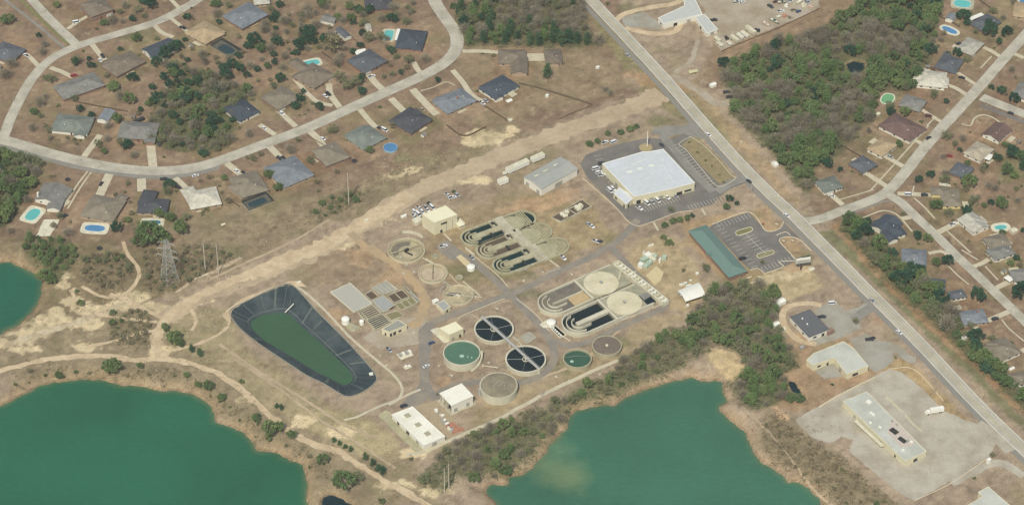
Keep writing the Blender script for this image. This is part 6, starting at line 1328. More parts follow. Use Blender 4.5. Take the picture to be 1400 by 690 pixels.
def crown_pts(kind, rng, r=1., n=1500):
    out = []
    if kind == 'p':      # stacked uneven whorls on a tall stem
        k = 34
        for i in range(k):
            f = i/k; z = .42+f*1.45; rr = (1-f)**.75*.62+.05; a = rng.uniform(0, 6.28); c = np.array([math.cos(a)*rr*rng.uniform(.3, 1), math.sin(a)*rr*rng.uniform(.3, 1), z])
            out.append(c+rng.normal(size=(n//k, 3))*np.array([.17, .17, .09]))
    elif kind == 'n':    # soft tall crown, ragged outline
        k = 40
        for i in range(k):
            z = rng.uniform(-.8, 1); rr = math.sqrt(max(.05, 1-z*z*.85))*rng.uniform(.2, .85)*(1-.25*z); a = rng.uniform(0, 6.28)
            out.append(np.array([math.cos(a)*rr*.85, math.sin(a)*rr*.85, 1.15+z*.75])+rng.normal(size=(n//k, 3))*np.array([.12, .12, .14]))
    else:
        k = dict(g=30, o=28, s=12, d=30, r=22)[kind]
        for i in range(k):
            d = rng.normal(size=3); d[2] = abs(d[2])*.9-.25; d /= np.linalg.norm(d); c = d*rng.uniform(.45, .85)*np.array([1, 1, .78])+np.array([0, 0, .95 if kind != 's' else .55])
            sp = rng.uniform(.13, .25)
            q = rng.normal(size=(n//k, 3)); q /= np.linalg.norm(q, axis=1)[:, None]; out.append(c+q*sp*rng.uniform(.6, 1.1, (n//k, 1)))
    return np.concatenate(out)
TREEP = {}
def make_proto(kind, v):
    """unit tree: crown radius about 1, scaled per copy"""
    rng = np.random.default_rng(v*31+ord(kind)); root = bpy.data.objects.new('x', None); COL.objects.link(root)
    nm = dict(n='conifer_tree', p='pine_tree', g='leafy_tree', o='budding_tree', b='bare_tree', s='shrub', d='evergreen_tree', r='scrub_bush')[kind]; root.name = nm
    H_ = dict(n=1.3, p=1.9, g=1.1, o=1.1, b=1.0, s=.4, d=1.1, r=.5)[kind]
    b = MB(); x = y = 0; pz = 0; pts = [(0, 0, 0)]
    for i in range(3):
        x += rng.uniform(-.05, .05); y += rng.uniform(-.05, .05); pts.append((x, y, H_*(i+1)/3))
    for i in range(3): b.bar(pts[i], pts[i+1], .06*(1-i*.27), 5, .06*(1-(i+1)*.27))
    if kind != 'p':
        for i in range(5):
            a = rng.uniform(0, 6.28); z = H_*rng.uniform(.5, .95); b.bar((x*.6, y*.6, z), (math.cos(a)*.6, math.sin(a)*.6, z+.35 if kind not in 'sr' else z+.15), .028, 4, .008)
    o = b.build('trunk' if kind not in 'sr' else 'stem', BARK, root)
    if kind == 'b':
        cb = MB()
        def br(p, d, L, r, lv):
            q = p+d*L; cb.bar(p, q, r, 3, r*.6)
            if lv == 0: return
            for k in range(4 if lv > 1 else 4):
                dd = d+rng.normal(size=3)*.55; dd[2] += .12; dd /= np.linalg.norm(dd); br(p+d*L*rng.uniform(.45, 1), dd, L*rng.uniform(.55, .8), r*.6, lv-1)
        for k in range(6):
            a = k*1.05+rng.uniform(-.3, .3); d = np.array([math.cos(a)*.7, math.sin(a)*.7, .8]); d /= np.linalg.norm(d); br(np.array([0, 0, .5+.08*k]), d, .42, .028, 3)
        o = cb.build('crown', LEAF['b'], root)
        q = rng.normal(size=(620, 3)); q /= np.linalg.norm(q, axis=1)[:, None]; q *= rng.uniform(.35, 1, (620, 1)); q = q*np.array([.98, .98, .75])+np.array([0, 0, 1.0])
        dd = q-np.array([0, 0, .5])+rng.normal(size=q.shape)*.35; dd /= np.linalg.norm(dd, axis=1)[:, None]; t = np.cross(dd, rng.normal(size=q.shape)); t /= np.linalg.norm(t, axis=1)[:, None]
        V = np.stack([q-dd*.13-t*.013, q-dd*.13+t*.013, q+dd*.13+t*.006, q+dd*.13-t*.006], 1).reshape(-1, 3)
        me = quad_mesh('twigs', V, LEAF['b']); o = bpy.data.objects.new('twigs', me); COL.objects.link(o); o.parent = root
    else:
        P = crown_pts(kind, rng, n=dict(n=1500, p=1300, g=1700, o=1100, s=420, d=1900, r=520)[kind])
        if kind == 'o': P = P[rng.random(len(P)) < .8]
        me = quad_mesh('crown', quads(P, dict(n=.05, p=.055, g=.055, o=.04, s=.09, d=.055, r=.06)[kind], rng), LEAF[kind]); o = bpy.data.objects.new('crown' if kind not in 'sr' else 'foliage', me); COL.objects.link(o); o.parent = root
        if kind in 'or':   # twigs show through thin foliage
            cb = MB()
            for k in range(60):
                a = rng.uniform(0, 6.28); e = rng.uniform(.2, .95); d = np.array([math.cos(a)*e, math.sin(a)*e, rng.uniform(.9, 1.65) if kind == 'o' else rng.uniform(.5, 1.1)]); cb.bar((0, 0, .4), d*.95, .014, 3, .008)
            cb.build('twigs', LEAF['b'], root)
    return root
for k in 'pgobsdrn':
    for v in range(3): TREEP[(k, v)] = make_proto(k, v)
USED = set(); TREES = []
def add_tree(kind, X, Y, r, label, group, cat=None, sc=None):
    v = random.randrange(3); p = TREEP[(kind, v)]; z = h1(X, Y)
    cat = cat or dict(s='shrub', r='bush').get(kind, 'tree')
    zs = random.uniform(.85, 1.2)
    if (kind, v) not in USED:
        USED.add((kind, v)); o = p; ALL.append(o)
    else:
        o = p.copy(); COL.objects.link(o); ALL.append(o)
        for ch in p.children:
            c = ch.copy(); COL.objects.link(c); c.parent = o
    o.location = (X, Y, z-.05); o.rotation_euler = (0, 0, random.uniform(0, 6.28)); o.scale = (r*random.uniform(.84, 1.18), r*random.uniform(.84, 1.18), r*zs*(1.0 if kind != 'p' else 1.15))
    o['label'] = label; o['category'] = cat
    if group: o['group'] = group
    elif 'group' in o: del o['group']
    TREES.append(o); return o
# garden and roadside trees placed one by one: (tile col, row, x, y, radius in tile px, kind)
GT = [(0, 0, 40, 105, 42, 'g'), (0, 0, 570, 122, 28, 'g'), (0, 0, 410, 340, 30, 'd'), (0, 0, 620, 470, 40, 'g'), (0, 0, 710, 545, 40, 'g'), (0, 0, 745, 210, 32, 'g'), (0, 0, 660, 270, 18, 'd'), (0, 0, 960, 250, 45, 'd'), (0, 0, 905, 290, 45, 'd'), (0, 0, 860, 345, 36, 'd'), (0, 0, 950, 400, 38, 'g'), (0, 0, 185, 610, 28, 'g'), (0, 0, 770, 600, 18, 'd'), (0, 0, 810, 570, 20, 'g'),
 (0, 0, 1010, 505, 44, 'g'), (0, 0, 1090, 460, 22, 'd'), (0, 0, 640, 650, 34, 'g'), (0, 0, 410, 540, 26, 'o'), (0, 0, 310, 25, 26, 'g'), (0, 0, 660, 60, 26, 'o'), (0, 0, 1050, 45, 8, 's'), (0, 0, 1018, 97, 8, 's'), (0, 0, 1062, 105, 8, 's'), (0, 0, 1090, 600, 40, 'g'), (0, 0, 890, 560, 34, 'o'), (0, 0, 30, 400, 44, 'b'), (0, 0, 60, 350, 36, 'b'), (0, 0, 320, 580, 16, 's'), (0, 0, 870, 620, 30, 'b'), (0, 0, 530, 160, 12, 's'),
 (0, 1, 700, 100, 34, 'd'), (0, 1, 570, 140, 24, 'g'), (0, 1, 535, 100, 28, 'o'), (0, 1, 660, 90, 28, 'o'), (0, 1, 265, 25, 24, 'o'), (0, 1, 370, 65, 14, 's'), (0, 1, 410, 74, 14, 's'), (0, 1, 440, 82, 12, 's'), (0, 1, 950, 80, 38, 'b'), (0, 1, 1075, 40, 26, 'g'), (0, 1, 890, 30, 26, 'g'), (0, 1, 790, 95, 10, 's'), (0, 1, 1040, 90, 30, 'b'), (0, 1, 930, 320, 32, 'd'), (0, 1, 820, 600, 76, 'g'), (0, 1, 770, 630, 50, 'g'), (0, 1, 890, 610, 50, 'g'), (0, 1, 870, 480, 30, 'g'), (0, 1, 930, 500, 30, 'g'), (0, 1, 990, 560, 46, 'g'), (0, 1, 1020, 500, 30, 'o'), (0, 1, 700, 512, 22, 'g'), (0, 1, 150, 405, 28, 'b'), (0, 1, 55, 575, 22, 'b'), (0, 1, 340, 495, 16, 'd'), (0, 1, 300, 275, 8, 's'), (0, 1, 230, 330, 8, 's'), (0, 1, 1110, 470, 14, 's'),
 (1, 0, 60, 20, 32, 'g'), (1, 0, 410, 22, 30, 'd'), (1, 0, 270, 210, 50, 'd'), (1, 0, 240, 250, 30, 'd'), (1, 0, 395, 225, 38, 'd'), (1, 0, 565, 180, 50, 'd'), (1, 0, 590, 225, 36, 'd'), (1, 0, 515, 250, 40, 'd'), (1, 0, 640, 20, 34, 'g'), (1, 0, 700, 235, 64, 'r'), (1, 0, 690, 190, 40, 'b'), (1, 0, 730, 90, 30, 'g'), (1, 0, 800, 95, 30, 'g'), (1, 0, 850, 60, 26, 'g'), (1, 0, 870, 130, 30, 'o'), (1, 0, 530, 90, 28, 'o'), (1, 0, 430, 110, 36, 'b'), (1, 0, 330, 160, 30, 'b'), (1, 0, 150, 350, 32, 'd'), (1, 0, 110, 400, 40, 'd'), (1, 0, 740, 430, 38, 'o'), (1, 0, 862, 430, 28, 'd'), (1, 0, 540, 500, 17, 'd'), (1, 0, 550, 565, 10, 's'), (1, 0, 592, 570, 12, 's'), (1, 0, 522, 545, 11, 's'), (1, 0, 570, 605, 9, 's'), (1, 0, 520, 632, 10, 's'), (1, 0, 547, 628, 9, 's'), (1, 0, 470, 575, 10, 's'), (1, 0, 40, 505, 12, 's'), (1, 0, 65, 500, 9, 's'), (1, 0, 730, 180, 14, 'd'), (1, 0, 890, 200, 30, 'b'), (1, 0, 900, 215, 22, 'o'), (1, 0, 995, 340, 14, 's'), (1, 0, 1115, 330, 34, 'o'), (1, 0, 770, 265, 22, 'b'), (1, 0, 480, 290, 14, 'd'), (1, 0, 235, 500, 26, 'g'), (1, 0, 790, 20, 22, 'o'), (1, 0, 1050, 100, 26, 'b'), (1, 0, 640, 570, 8, 's'), (1, 0, 735, 365, 12, 's'),
 (1, 1, 350, 265, 30, 'g'), (1, 1, 400, 340, 28, 'g'), (1, 1, 580, 190, 28, 'o'), (1, 1, 700, 20, 30, 'o'), (1, 1, 905, 130, 26, 'g'), (1, 1, 265, 180, 24, 'o'), (1, 1, 105, 285, 18, 'g'), (1, 1, 505, 75, 16, 'o'), (1, 1, 20, 40, 40, 'g'), (1, 1, 90, 50, 44, 'o'), (1, 1, 140, 70, 34, 'b'), (1, 1, 830, 405, 20, 'g'), (1, 1, 10, 460, 16, 's'), (1, 1, 710, 475, 12, 's'), (1, 1, 790, 80, 12, 's'),
 (2, 0, 240, 35, 24, 'g'), (2, 0, 155, 440, 20, 'd'), (2, 0, 755, 395, 24, 'p'), (2, 0, 65, 200, 18, 'd'), (2, 0, 370, 500, 12, 's'), (2, 0, 400, 295, 9, 's'), (2, 0, 460, 305, 14, 's'), (2, 0, 1075, 490, 22, 'b'), (2, 0, 1100, 510, 22, 'b'), (2, 0, 10, 60, 24, 'o'), (2, 0, 1085, 20, 18, 'o'), (2, 0, 20, 15, 20, 'b'),
 (2, 1, 985, 100, 22, 'g'), (2, 1, 1030, 85, 18, 'g'), (2, 1, 1085, 40, 20, 'g'), (2, 1, 240, 360, 12, 'g'), (3, 1, 35, 35, 20, 'g'), (3, 1, 85, 15, 22, 'g'), (3, 1, 120, 5, 20, 'g'),
 (3, 1, 632, 400, 24, 'd'), (3, 1, 615, 440, 24, 'g'), (3, 1, 672, 425, 15, 'd'), (3, 1, 275, 545, 22, 'g'), (3, 1, 320, 525, 22, 'g'), (3, 1, 360, 515, 20, 'g'), (3, 1, 400, 505, 20, 'g'), (3, 1, 428, 490, 16, 'd'), (3, 1, 310, 460, 24, 'o'), (3, 1, 300, 640, 22, 'g'), (3, 1, 270, 610, 18, 'g'), (3, 1, 575, 270, 7, 's'), (3, 1, 535, 220, 7, 's'), (3, 1, 455, 145, 7, 's'), (3, 1, 500, 190, 7, 's'), (3, 1, 410, 90, 7, 's'), (3, 1, 600, 310, 7, 's'), (3, 1, 815, 540, 7, 's'),
 (4, 0, 790, 80, 44, 'd'), (4, 0, 940, 170, 52, 'd'), (4, 0, 930, 130, 36, 'd'), (4, 0, 1030, 180, 38, 'd'), (4, 0, 610, 270, 42, 'd'), (4, 0, 1000, 500, 32, 'd'), (4, 0, 860, 175, 20, 'o'), (4, 0, 960, 265, 10, 's'), (4, 0, 570, 560, 14, 'g'), (4, 0, 665, 460, 14, 'd'), (4, 0, 955, 60, 26, 'o'), (4, 0, 1010, 100, 20, 'b'), (4, 0, 660, 30, 28, 'g'), (4, 0, 470, 480, 26, 'r'), (4, 0, 525, 352, 10, 's'), (4, 0, 560, 670, 14, 's'), (4, 0, 880, 660, 8, 's'),
 (4, 1, 545, 298, 26, 'd'), (4, 1, 612, 265, 30, 'd'), (4, 1, 643, 430, 36, 'g'), (4, 1, 820, 305, 52, 'g'), (4, 1, 1003, 420, 40, 'g'), (4, 1, 540, 604, 30, 'd'), (4, 1, 330, 640, 52, 'g'), (4, 1, 52, 203, 34, 'd'), (4, 1, 20, 195, 22, 'd'), (4, 1, 115, 242, 18, 'd'), (4, 1, 440, 100, 24, 'g'), (4, 1, 772, 130, 18, 'd'), (4, 1, 1060, 140, 48, 'd'), (4, 1, 1030, 240, 42, 'g'), (4, 1, 1100, 160, 40, 'g'), (4, 1, 900, 235, 30, 'o'), (4, 1, 710, 478, 30, 'o'), (4, 1, 905, 435, 18, 'g'), (4, 1, 820, 632, 10, 's'), (4, 1, 735, 515, 10, 's'), (4, 1, 700, 280, 12, 's'), (4, 1, 213, 62, 9, 's'), (4, 1, 600, 65, 10, 's'), (4, 1, 345, 172, 7, 's'), (4, 1, 180, 250, 8, 's'), (4, 1, 225, 268, 8, 's'), (4, 1, 265, 525, 22, 'd'), (4, 1, 1110, 330, 12, 's'), (4, 1, 930, 330, 22, 'b'), (4, 1, 460, 480, 16, 'o'), (4, 1, 1090, 410, 20, 'b'), (4, 1, 680, 170, 24, 'b'),
 (4, 2, 705, 50, 34, 'd'), (4, 2, 500, 110, 50, 'd'), (4, 2, 450, 150, 50, 'd'), (4, 2, 550, 100, 40, 'd'), (4, 2, 670, 245, 50, 'd'), (4, 2, 640, 270, 36, 'g'), (4, 2, 870, 240, 46, 'd'), (4, 2, 1100, 220, 50, 'd'), (4, 2, 860, 460, 46, 'd'), (4, 2, 860, 520, 40, 'd'), (4, 2, 720, 330, 60, 'b'), (4, 2, 700, 390, 60, 'b'), (4, 2, 580, 170, 40, 'b'), (4, 2, 830, 400, 26, 'o'), (4, 2, 940, 60, 10, 's'), (4, 2, 925, 560, 18, 'g'), (4, 2, 1050, 500, 14, 's'), (4, 2, 200, 380, 22, 'o'), (4, 2, 420, 580, 10, 's'), (4, 2, 160, 640, 9, 's'), (4, 2, 880, 590, 30, 'g'), (4, 2, 960, 610, 30, 'g'), (4, 2, 1105, 50, 10, 's'),
 (0, 2, 905, 415, 26, 'g'), (0, 2, 955, 470, 44, 'g'), (0, 2, 985, 500, 26, 'g'), (0, 2, 1050, 530, 14, 'p'), (0, 2, 1095, 555, 14, 'p'), (0, 2, 610, 625, 46, 'g'), (0, 2, 765, 625, 20, 'g'), (0, 2, 320, 660, 24, 'g'), (0, 2, 440, 280, 24, 'g'), (0, 2, 420, 215, 12, 'g'), (0, 2, 280, 150, 30, 'g'), (0, 2, 240, 110, 40, 'g'),
 (1, 3, 20, 40, 30, 'g'), (1, 3, 90, 100, 26, 'g'), (1, 3, 200, 20, 16, 'g'), (1, 3, 750, 560, 56, 'g'), (1, 3, 820, 545, 40, 'o'), (1, 3, 640, 440, 34, 'g'), (1, 3, 350, 280, 44, 'g'), (1, 3, 400, 270, 30, 'g'), (1, 3, 280, 215, 28, 'g'), (1, 3, 470, 310, 26, 'g'), (1, 3, 390, 150, 10, 'p'), (1, 3, 415, 160, 10, 'p'), (1, 3, 870, 430, 14, 'p'), (1, 3, 910, 460, 14, 'p'), (1, 3, 940, 485, 14, 'p'), (1, 3, 965, 500, 14, 'p'), (1, 3, 760, 370, 10, 'p'), (1, 3, 790, 385, 10, 'p'), (1, 3, 700, 335, 10, 'p'), (1, 3, 730, 350, 10, 'p'), (1, 3, 960, 670, 20, 's'),
 (2, 3, 75, 545, 34, 'o'), (2, 3, 345, 300, 22, 'g'), (2, 3, 350, 540, 34, 'g'), (2, 3, 770, 255, 26, 'b'), (2, 3, 10, 440, 12, 's'), (3, 2, 810, 60, 16, 'o'), (3, 2, 630, 190, 24, 'b'), (3, 2, 500, 90, 26, 'o'), (3, 2, 380, 100, 16, 'o'), (4, 3, 1030, 20, 20, 'b'), (4, 3, 70, 38, 9, 'd'), (4, 3, 125, 500, 12, 's'), (4, 3, 940, 420, 16, 'o'), (4, 3, 310, 680, 16, 'g'), (4, 3, 840, 545, 12, 's'), (3, 3, 1000, 110, 30, 'g'), (3, 3, 950, 115, 24, 'g'), (2, 3, 150, 90, 9, 's')]
LAND = [(h[0], h[1], h[2]) for h in HOUSES]
def lm(x, y, s): LAND.append((*G(x, y), s))
for a in ((883, 202, 'round island behind the white store'), (860, 245, 'big white retail store'), (965, 345, 'long brick building with blue green hip roof'), (600, 300, 'tall cream block'), (1105, 440, 'dark roofed shop'), (1150, 490, 'L shaped building'), (1210, 590, 'long flat grey roofed store'),
          (232, 390, 'lattice transmission tower'), (220, 455, 'dirt track junction below the tower'), (150, 495, 'sandy track above the quarry pond'), (80, 380, 'round teal pond'), (300, 530, 'upper bend of the sandy pond track'), (380, 590, 'notch in the shore of the quarry pond'), (470, 650, 'small dark pool at the bottom'), (505, 625, 'lower end of the sandy pond track'),
          (770, 260, 'grey roofed warehouse'), (1080, 530, 'small dark pool by the gravel lot'), (590, 640, 'twin poles at the bottom'), (650, 600, 'perimeter path above the wooded shore'), (940, 290, 'lower kerb of the store lot'), (975, 225, 'lawn between store lot and highway'), (930, 400, 'bright white curved canopy'), (1250, 370, 'belt of trees right of the highway'), (835, 195, 'upper left corner of the store lot'), (1060, 350, 'billboard'), (820, 130, 'upper end of the right of way')): lm(*a)
def short(lb):
    w = lb.split(); return ' '.join(w[:9])
KN = dict(p='small dark pine', g='leafy green tree', o='thin budding tree', b='bare grey tree', s='small dark shrub', d='dense dark evergreen', r='big brown twiggy bush')
HP = np.array([(h[0], h[1], h[3]) for h in HOUSES]); SP = np.array(STRIPPTS); placed = []; PO = np.array([(o.location[0], o.location[1]) for o in ALL if o['category'] in ('pool', 'pool cage', 'trampoline', 'shed')])
def scatter_garden(poly, n, kinds, seed):
    W = np.array(GP(poly)); lo, hi = W.min(0), W.max(0); got = 0
    for _ in range(n*60):
        if got >= n: break
        p = RNG.uniform(lo, hi)
        if sdist(p[:1], p[1:], [tuple(w) for w in W])[0] > 0: continue
        if fbm(p[:1]*.018, p[1:]*.018, seed)[0]+RNG.normal()*.25 < -.05: continue
        if (np.hypot(HP[:, 0]-p[0], HP[:, 1]-p[1])-HP[:, 2]*.5).min() < 2.5: continue
        if np.hypot(SP[:, 0]-p[0], SP[:, 1]-p[1]).min() < 7.5: continue
        if (np.hypot(PO[:, 0]-p[0], PO[:, 1]-p[1]+3.5)).min() < 10.5: continue
        if any(np.hypot(q[0]-p[0], q[1]-p[1]) < 6 for q in placed): continue
        placed.append(p); k = random.choice(kinds); EXTRA.append((p, k, dict(s=random.uniform(1, 1.6), r=random.uniform(1.6, 3), p=3.0).get(k, random.uniform(2.4, 5.0)))); got += 1
EXTRA = []
scatter_garden(px(30, 5, 590, 5, 610, 80, 540, 112, 420, 165, 300, 215, 190, 222, 40, 190, 60, 90), 140, 'bbdordrdbsod', 3)
scatter_garden(px(340, 15, 560, 10, 560, 100, 360, 170, 200, 190, 200, 110), 70, 'bbrddgbor', 5)
scatter_garden(px(60, 235, 250, 240, 420, 190, 560, 130, 600, 150, 470, 240, 380, 300, 120, 330, 40, 310), 34, 'bosrsdr', 8)
scatter_garden(px(1205, 20, 1400, 5, 1400, 500, 1330, 450, 1240, 330, 1130, 260, 1180, 200), 84, 'bbrodgdsodd', 11)
gt = []
for (p, k, rm) in EXTRA:
    d = [((p[0]-l[0])**2+(p[1]-l[1])**2, l[2]) for l in LAND]; gt.append([k, float(p[0]), float(p[1]), rm, min(d)[1], float(p[0])])
for (c, r, x, y, rad, k) in GT:
    rm = rad*.118; k_ = k
    if k == 's': rm = max(rm, 1.0)
    hc = rm*(.95 if k != 's' else .55) if k != 'p' else rm*2
    X, Y = G(*T(c, r, x, y), hc)
    d = [((X-l[0])**2+(Y-l[1])**2, l[2]) for l in LAND]; gt.append([k_, X, Y, rm*1.12 if k != 'p' else rm*1.7, min(d)[1], X])
cnt = {}
for g in gt: cnt.setdefault((g[0], g[4]), []).append(g)
ORD = ['first', 'second', 'third', 'fourth', 'fifth', 'sixth', 'seventh', 'eighth', 'ninth', 'tenth', 'eleventh', 'twelfth', 'thirteenth', 'fourteenth', 'fifteenth', 'sixteenth']
NUMW = ['zero', 'one', 'two', 'three', 'four', 'five', 'six', 'seven', 'eight', 'nine', 'ten', 'eleven', 'twelve']
def lab_many(kn, n, i, near):
    nr = near.split()
    base = ' '.join(nr[:7])
    while base.split()[-1] in ('the', 'and', 'a', 'with', 'of', 'in', 'by', 'at', 'its', 'to', 'below', 'above', 'beside', 'on', 'under', 'under', 'behind', 'left', 'right', 'inside', 'near', 'outside', 'wide', 'pale', 'dark', 'big', 'bottom', 'long', 'white', 'street', 'aqua') and len(base.split()) > 4: base = ' '.join(base.split()[:-1])
    if n == 1: return '%s near the %s' % (kn, base)
    if n == 2: return '%s near the %s, %s one' % (kn, base, ['left', 'right'][i])
    if i == 0: return 'leftmost %s near the %s' % (kn, base)
    if i == n-1: return 'rightmost %s near the %s' % (kn, base)
    return '%s near the %s, %s from left' % (kn, base, ORD[min(i, 15)])
LABC = {}
for (k, near), L_ in cnt.items():
    L_.sort(key=lambda g: g[5])
    for i, g in enumerate(L_):
        lb = lab_many(KN[k], len(L_), i, near)
        add_tree(g[0], g[1], g[2], g[3], lb, 'garden and roadside '+('shrubs' if k in 'sr' else 'trees'))
# ------------------------------------------------------------------ woods
WOODS = [
 ('large wood in the upper right', px(985, 95, 1010, 78, 1060, 62, 1110, 48, 1150, 27, 1200, 2, 1225, -20, 1285, -20, 1278, 50, 1262, 60, 1270, 85, 1258, 92, 1250, 122, 1225, 122, 1200, 128, 1190, 165, 1165, 190, 1140, 215, 1108, 232, 1112, 250, 1100, 262, 1082, 240, 1055, 208, 1015, 172, 1000, 150, 1002, 130, 990, 115), 7.0, 'gnndngoogonbnbob', .32, 5.0),
 ('pine wood at the top beside the highway', px(622, 15, 640, 8, 680, -10, 790, -12, 800, 30, 812, 52, 822, 62, 780, 66, 700, 64, 640, 62, 626, 45), 6.8, 'pppnppdnbpobb', .35, 4.6),
 ('dark wood at the left edge', px(-14, 205, 30, 213, 60, 222, 50, 250, 35, 272, 15, 300, 0, 312, -16, 315), 6.8, 'gnngdbog', .35, 4.8),
 ('green trees above the round teal pond', px(28, 335, 50, 325, 92, 330, 105, 355, 82, 378, 68, 384, 54, 362), 6.6, 'gngno', .3, 3.2),
 ('scrub patch inside the sandy loop', px(116, 352, 172, 348, 181, 372, 163, 394, 136, 396, 110, 380), 5.4, 'rrrsrog', .5, 2.2),
 ('scrub patch beside the dirt track junction', px(152, 430, 198, 424, 210, 445, 206, 470, 166, 472, 152, 455), 5.4, 'rrrsrgs', .5, 2.2),
 ('scrub around the transmission tower', px(196, 345, 260, 335, 300, 340, 320, 352, 270, 380, 240, 398, 205, 400, 196, 375), 6.4, 'rrrssro', .45, 2.2),
 ('wooded shore below the treatment plant', px(592, 634, 612, 614, 650, 594, 700, 574, 745, 556, 790, 535, 830, 512, 870, 480, 905, 458, 930, 448, 940, 470, 935, 500, 900, 512, 860, 530, 822, 545, 785, 552, 770, 575, 745, 605, 705, 640, 680, 650, 640, 652, 605, 645), 6.6, 'rgnogobrnorb', .4, 3.5),
 ('wood between canopy and dark roofed shop', px(950, 425, 965, 405, 990, 398, 1010, 392, 1045, 388, 1060, 400, 1066, 425, 1056, 448, 1075, 470, 1092, 500, 1072, 512, 1086, 540, 1055, 555, 1028, 562, 1010, 545, 1000, 522, 1028, 512, 1012, 484, 975, 470, 950, 488, 935, 470), 6.5, 'gnogobbbbogn', .42, 4.1),
 ('belt of trees right of the highway', px(1146, 305, 1172, 300, 1188, 318, 1215, 345, 1240, 372, 1268, 385, 1295, 412, 1312, 445, 1345, 488, 1385, 522, 1415, 540, 1415, 570, 1385, 545, 1345, 508, 1310, 476, 1275, 440, 1235, 405, 1205, 375, 1180, 345, 1156, 322), 6.4, 'gngddoobngo', .36, 4.4),
 ('bare grove in the middle of the subdivision', px(196, 190, 212, 140, 240, 110, 262, 96, 300, 105, 330, 122, 345, 132, 325, 150, 318, 190, 296, 205, 268, 208, 232, 205), 8.2, 'bbobrbodogd', .3, 4.0),
 ('bushes along the quarry pond shore', px(10, 518, 60, 503, 130, 500, 200, 500, 240, 505, 285, 528, 330, 560, 372, 590, 420, 620, 450, 640, 450, 655, 430, 650, 400, 612, 352, 600, 335, 580, 300, 560, 285, 540, 240, 522, 150, 514, 60, 516, 20, 535), 8.4, 'rrrsgs', .5, 1.8),
 ('scrubby ground beside the lower right pond', px(1036, 572, 1060, 566, 1090, 590, 1140, 622, 1225, 690, 1150, 690, 1130, 672, 1085, 640, 1058, 625, 1046, 600), 7.0, 'rrsrsr', .45, 1.5),
 ('scrub strip along the upper side of the right of way', px(425, 290, 450, 270, 480, 262, 500, 265, 470, 285, 440, 300), 6, 'rsrg', .5, 1.7),
 ('belt of trees above the junction wood', px(585, 640, 575, 660, 600, 672, 625, 660, 610, 645), 7, 'gros', .5, 2),
]
WOODPOLY = [(w[1], 'scrub' in w[0] or 'bushes' in w[0]) for w in WOODS]
clear = [GP([(1145, 78), (1190, 78), (1190, 112), (1145, 112)]), GP(tl(3, 3, 925, 5, 985, 20, 1020, 90, 960, 90))]
ROADA_ = np.array(ROADPTS)
def near_poly(x, y, polys): return any(sdist(np.array([x]), np.array([y]), p)[0] < 1 for p in polys)
UG = []
for wi_, (wn, poly, sp, mix, scl, rm) in enumerate(WOODS):
    W = GP(poly); A = np.array(W); lo, hi = A.min(0), A.max(0); pts = []; tries = int((hi-lo).prod()/sp**2*14)
    cand = np.column_stack([RNG.uniform(lo[0], hi[0], tries), RNG.uniform(lo[1], hi[1], tries)]); cand = cand[sdist(cand[:, 0], cand[:, 1], W) < -.5]
    hz = H(cand[:, 0], cand[:, 1]); cand = cand[hz > -3.3]
    P = []
    for c in cand:
        if P and (((np.array(P)-c)**2).sum(1).min() < (sp*.86)**2): continue
        if near_poly(c[0], c[1], clear): continue
        if ((ROADA_-c)**2).sum(1).min() < 36: continue
        P.append(c)
    cl = fbm(np.array(P)[:, 0]*.03, np.array(P)[:, 1]*.03, 90+wi_)
    for i, c in enumerate(P):
        # species gather in patches
        j = int(np.clip((cl[i]*1.3+.5)*len(mix)+RNG.normal()*len(mix)*.28, 0, len(mix)-1)); k = mix[j]
        r = rm*random.uniform(.6, 1.3)*(dict(b=1.05, s=.45, r=.62, p=1.0).get(k, 1.0) if rm > 2.5 else dict(r=1, s=.7).get(k, 1.2))
        kn = dict(n='yellow green conifer', p='pine', g='leafy green tree', o='thin budding tree', b='bare grey tree', s='low green shrub', d='dark evergreen', r='brown twiggy bush')[k]
        add_tree(k, float(c[0]), float(c[1]), r, ' '.join(('%s in the %s' % (kn, wn)).split()[:16]), kn+' in the '+wn)
    # ground cover under them
    n = int(abs(sum(W[q][0]*W[(q+1) % len(W)][1]-W[(q+1) % len(W)][0]*W[q][1] for q in range(len(W))))/2*(.34 if 'scrub' in wn else .2 if 'bushes' in wn else .3))
    c = np.column_stack([RNG.uniform(lo[0], hi[0], n*6), RNG.uniform(lo[1], hi[1], n*6)]); d_ = sdist(c[:, 0], c[:, 1], W)+fbm(c[:, 0]*.15, c[:, 1]*.15, 5)*5; c = c[(d_ < 1.5)]; c = c[H(c[:, 0], c[:, 1]) > -3.7][:n]
    q = 9; base = np.repeat(c, q, 0)+RNG.normal(size=(len(c)*q, 2))*.75; zz = H(base[:, 0], base[:, 1])+np.abs(RNG.normal(size=len(base)))*.7*np.repeat(RNG.uniform(.3, 1.4, len(c)), q)
    V = quads(np.column_stack([base, zz]), .26, RNG, .3)
    me = quad_mesh('undergrowth', V, LEAF['t'] if 'scrub' in wn or 'bushes' in wn else LEAF['u']); o = bpy.data.objects.new('undergrowth', me); COL.objects.link(o)
    tag(o, ' '.join(('twiggy undergrowth covering the ground of the '+wn).split()[:16]), 'undergrowth', kind='stuff')
    print('WOOD', wn, len(P))
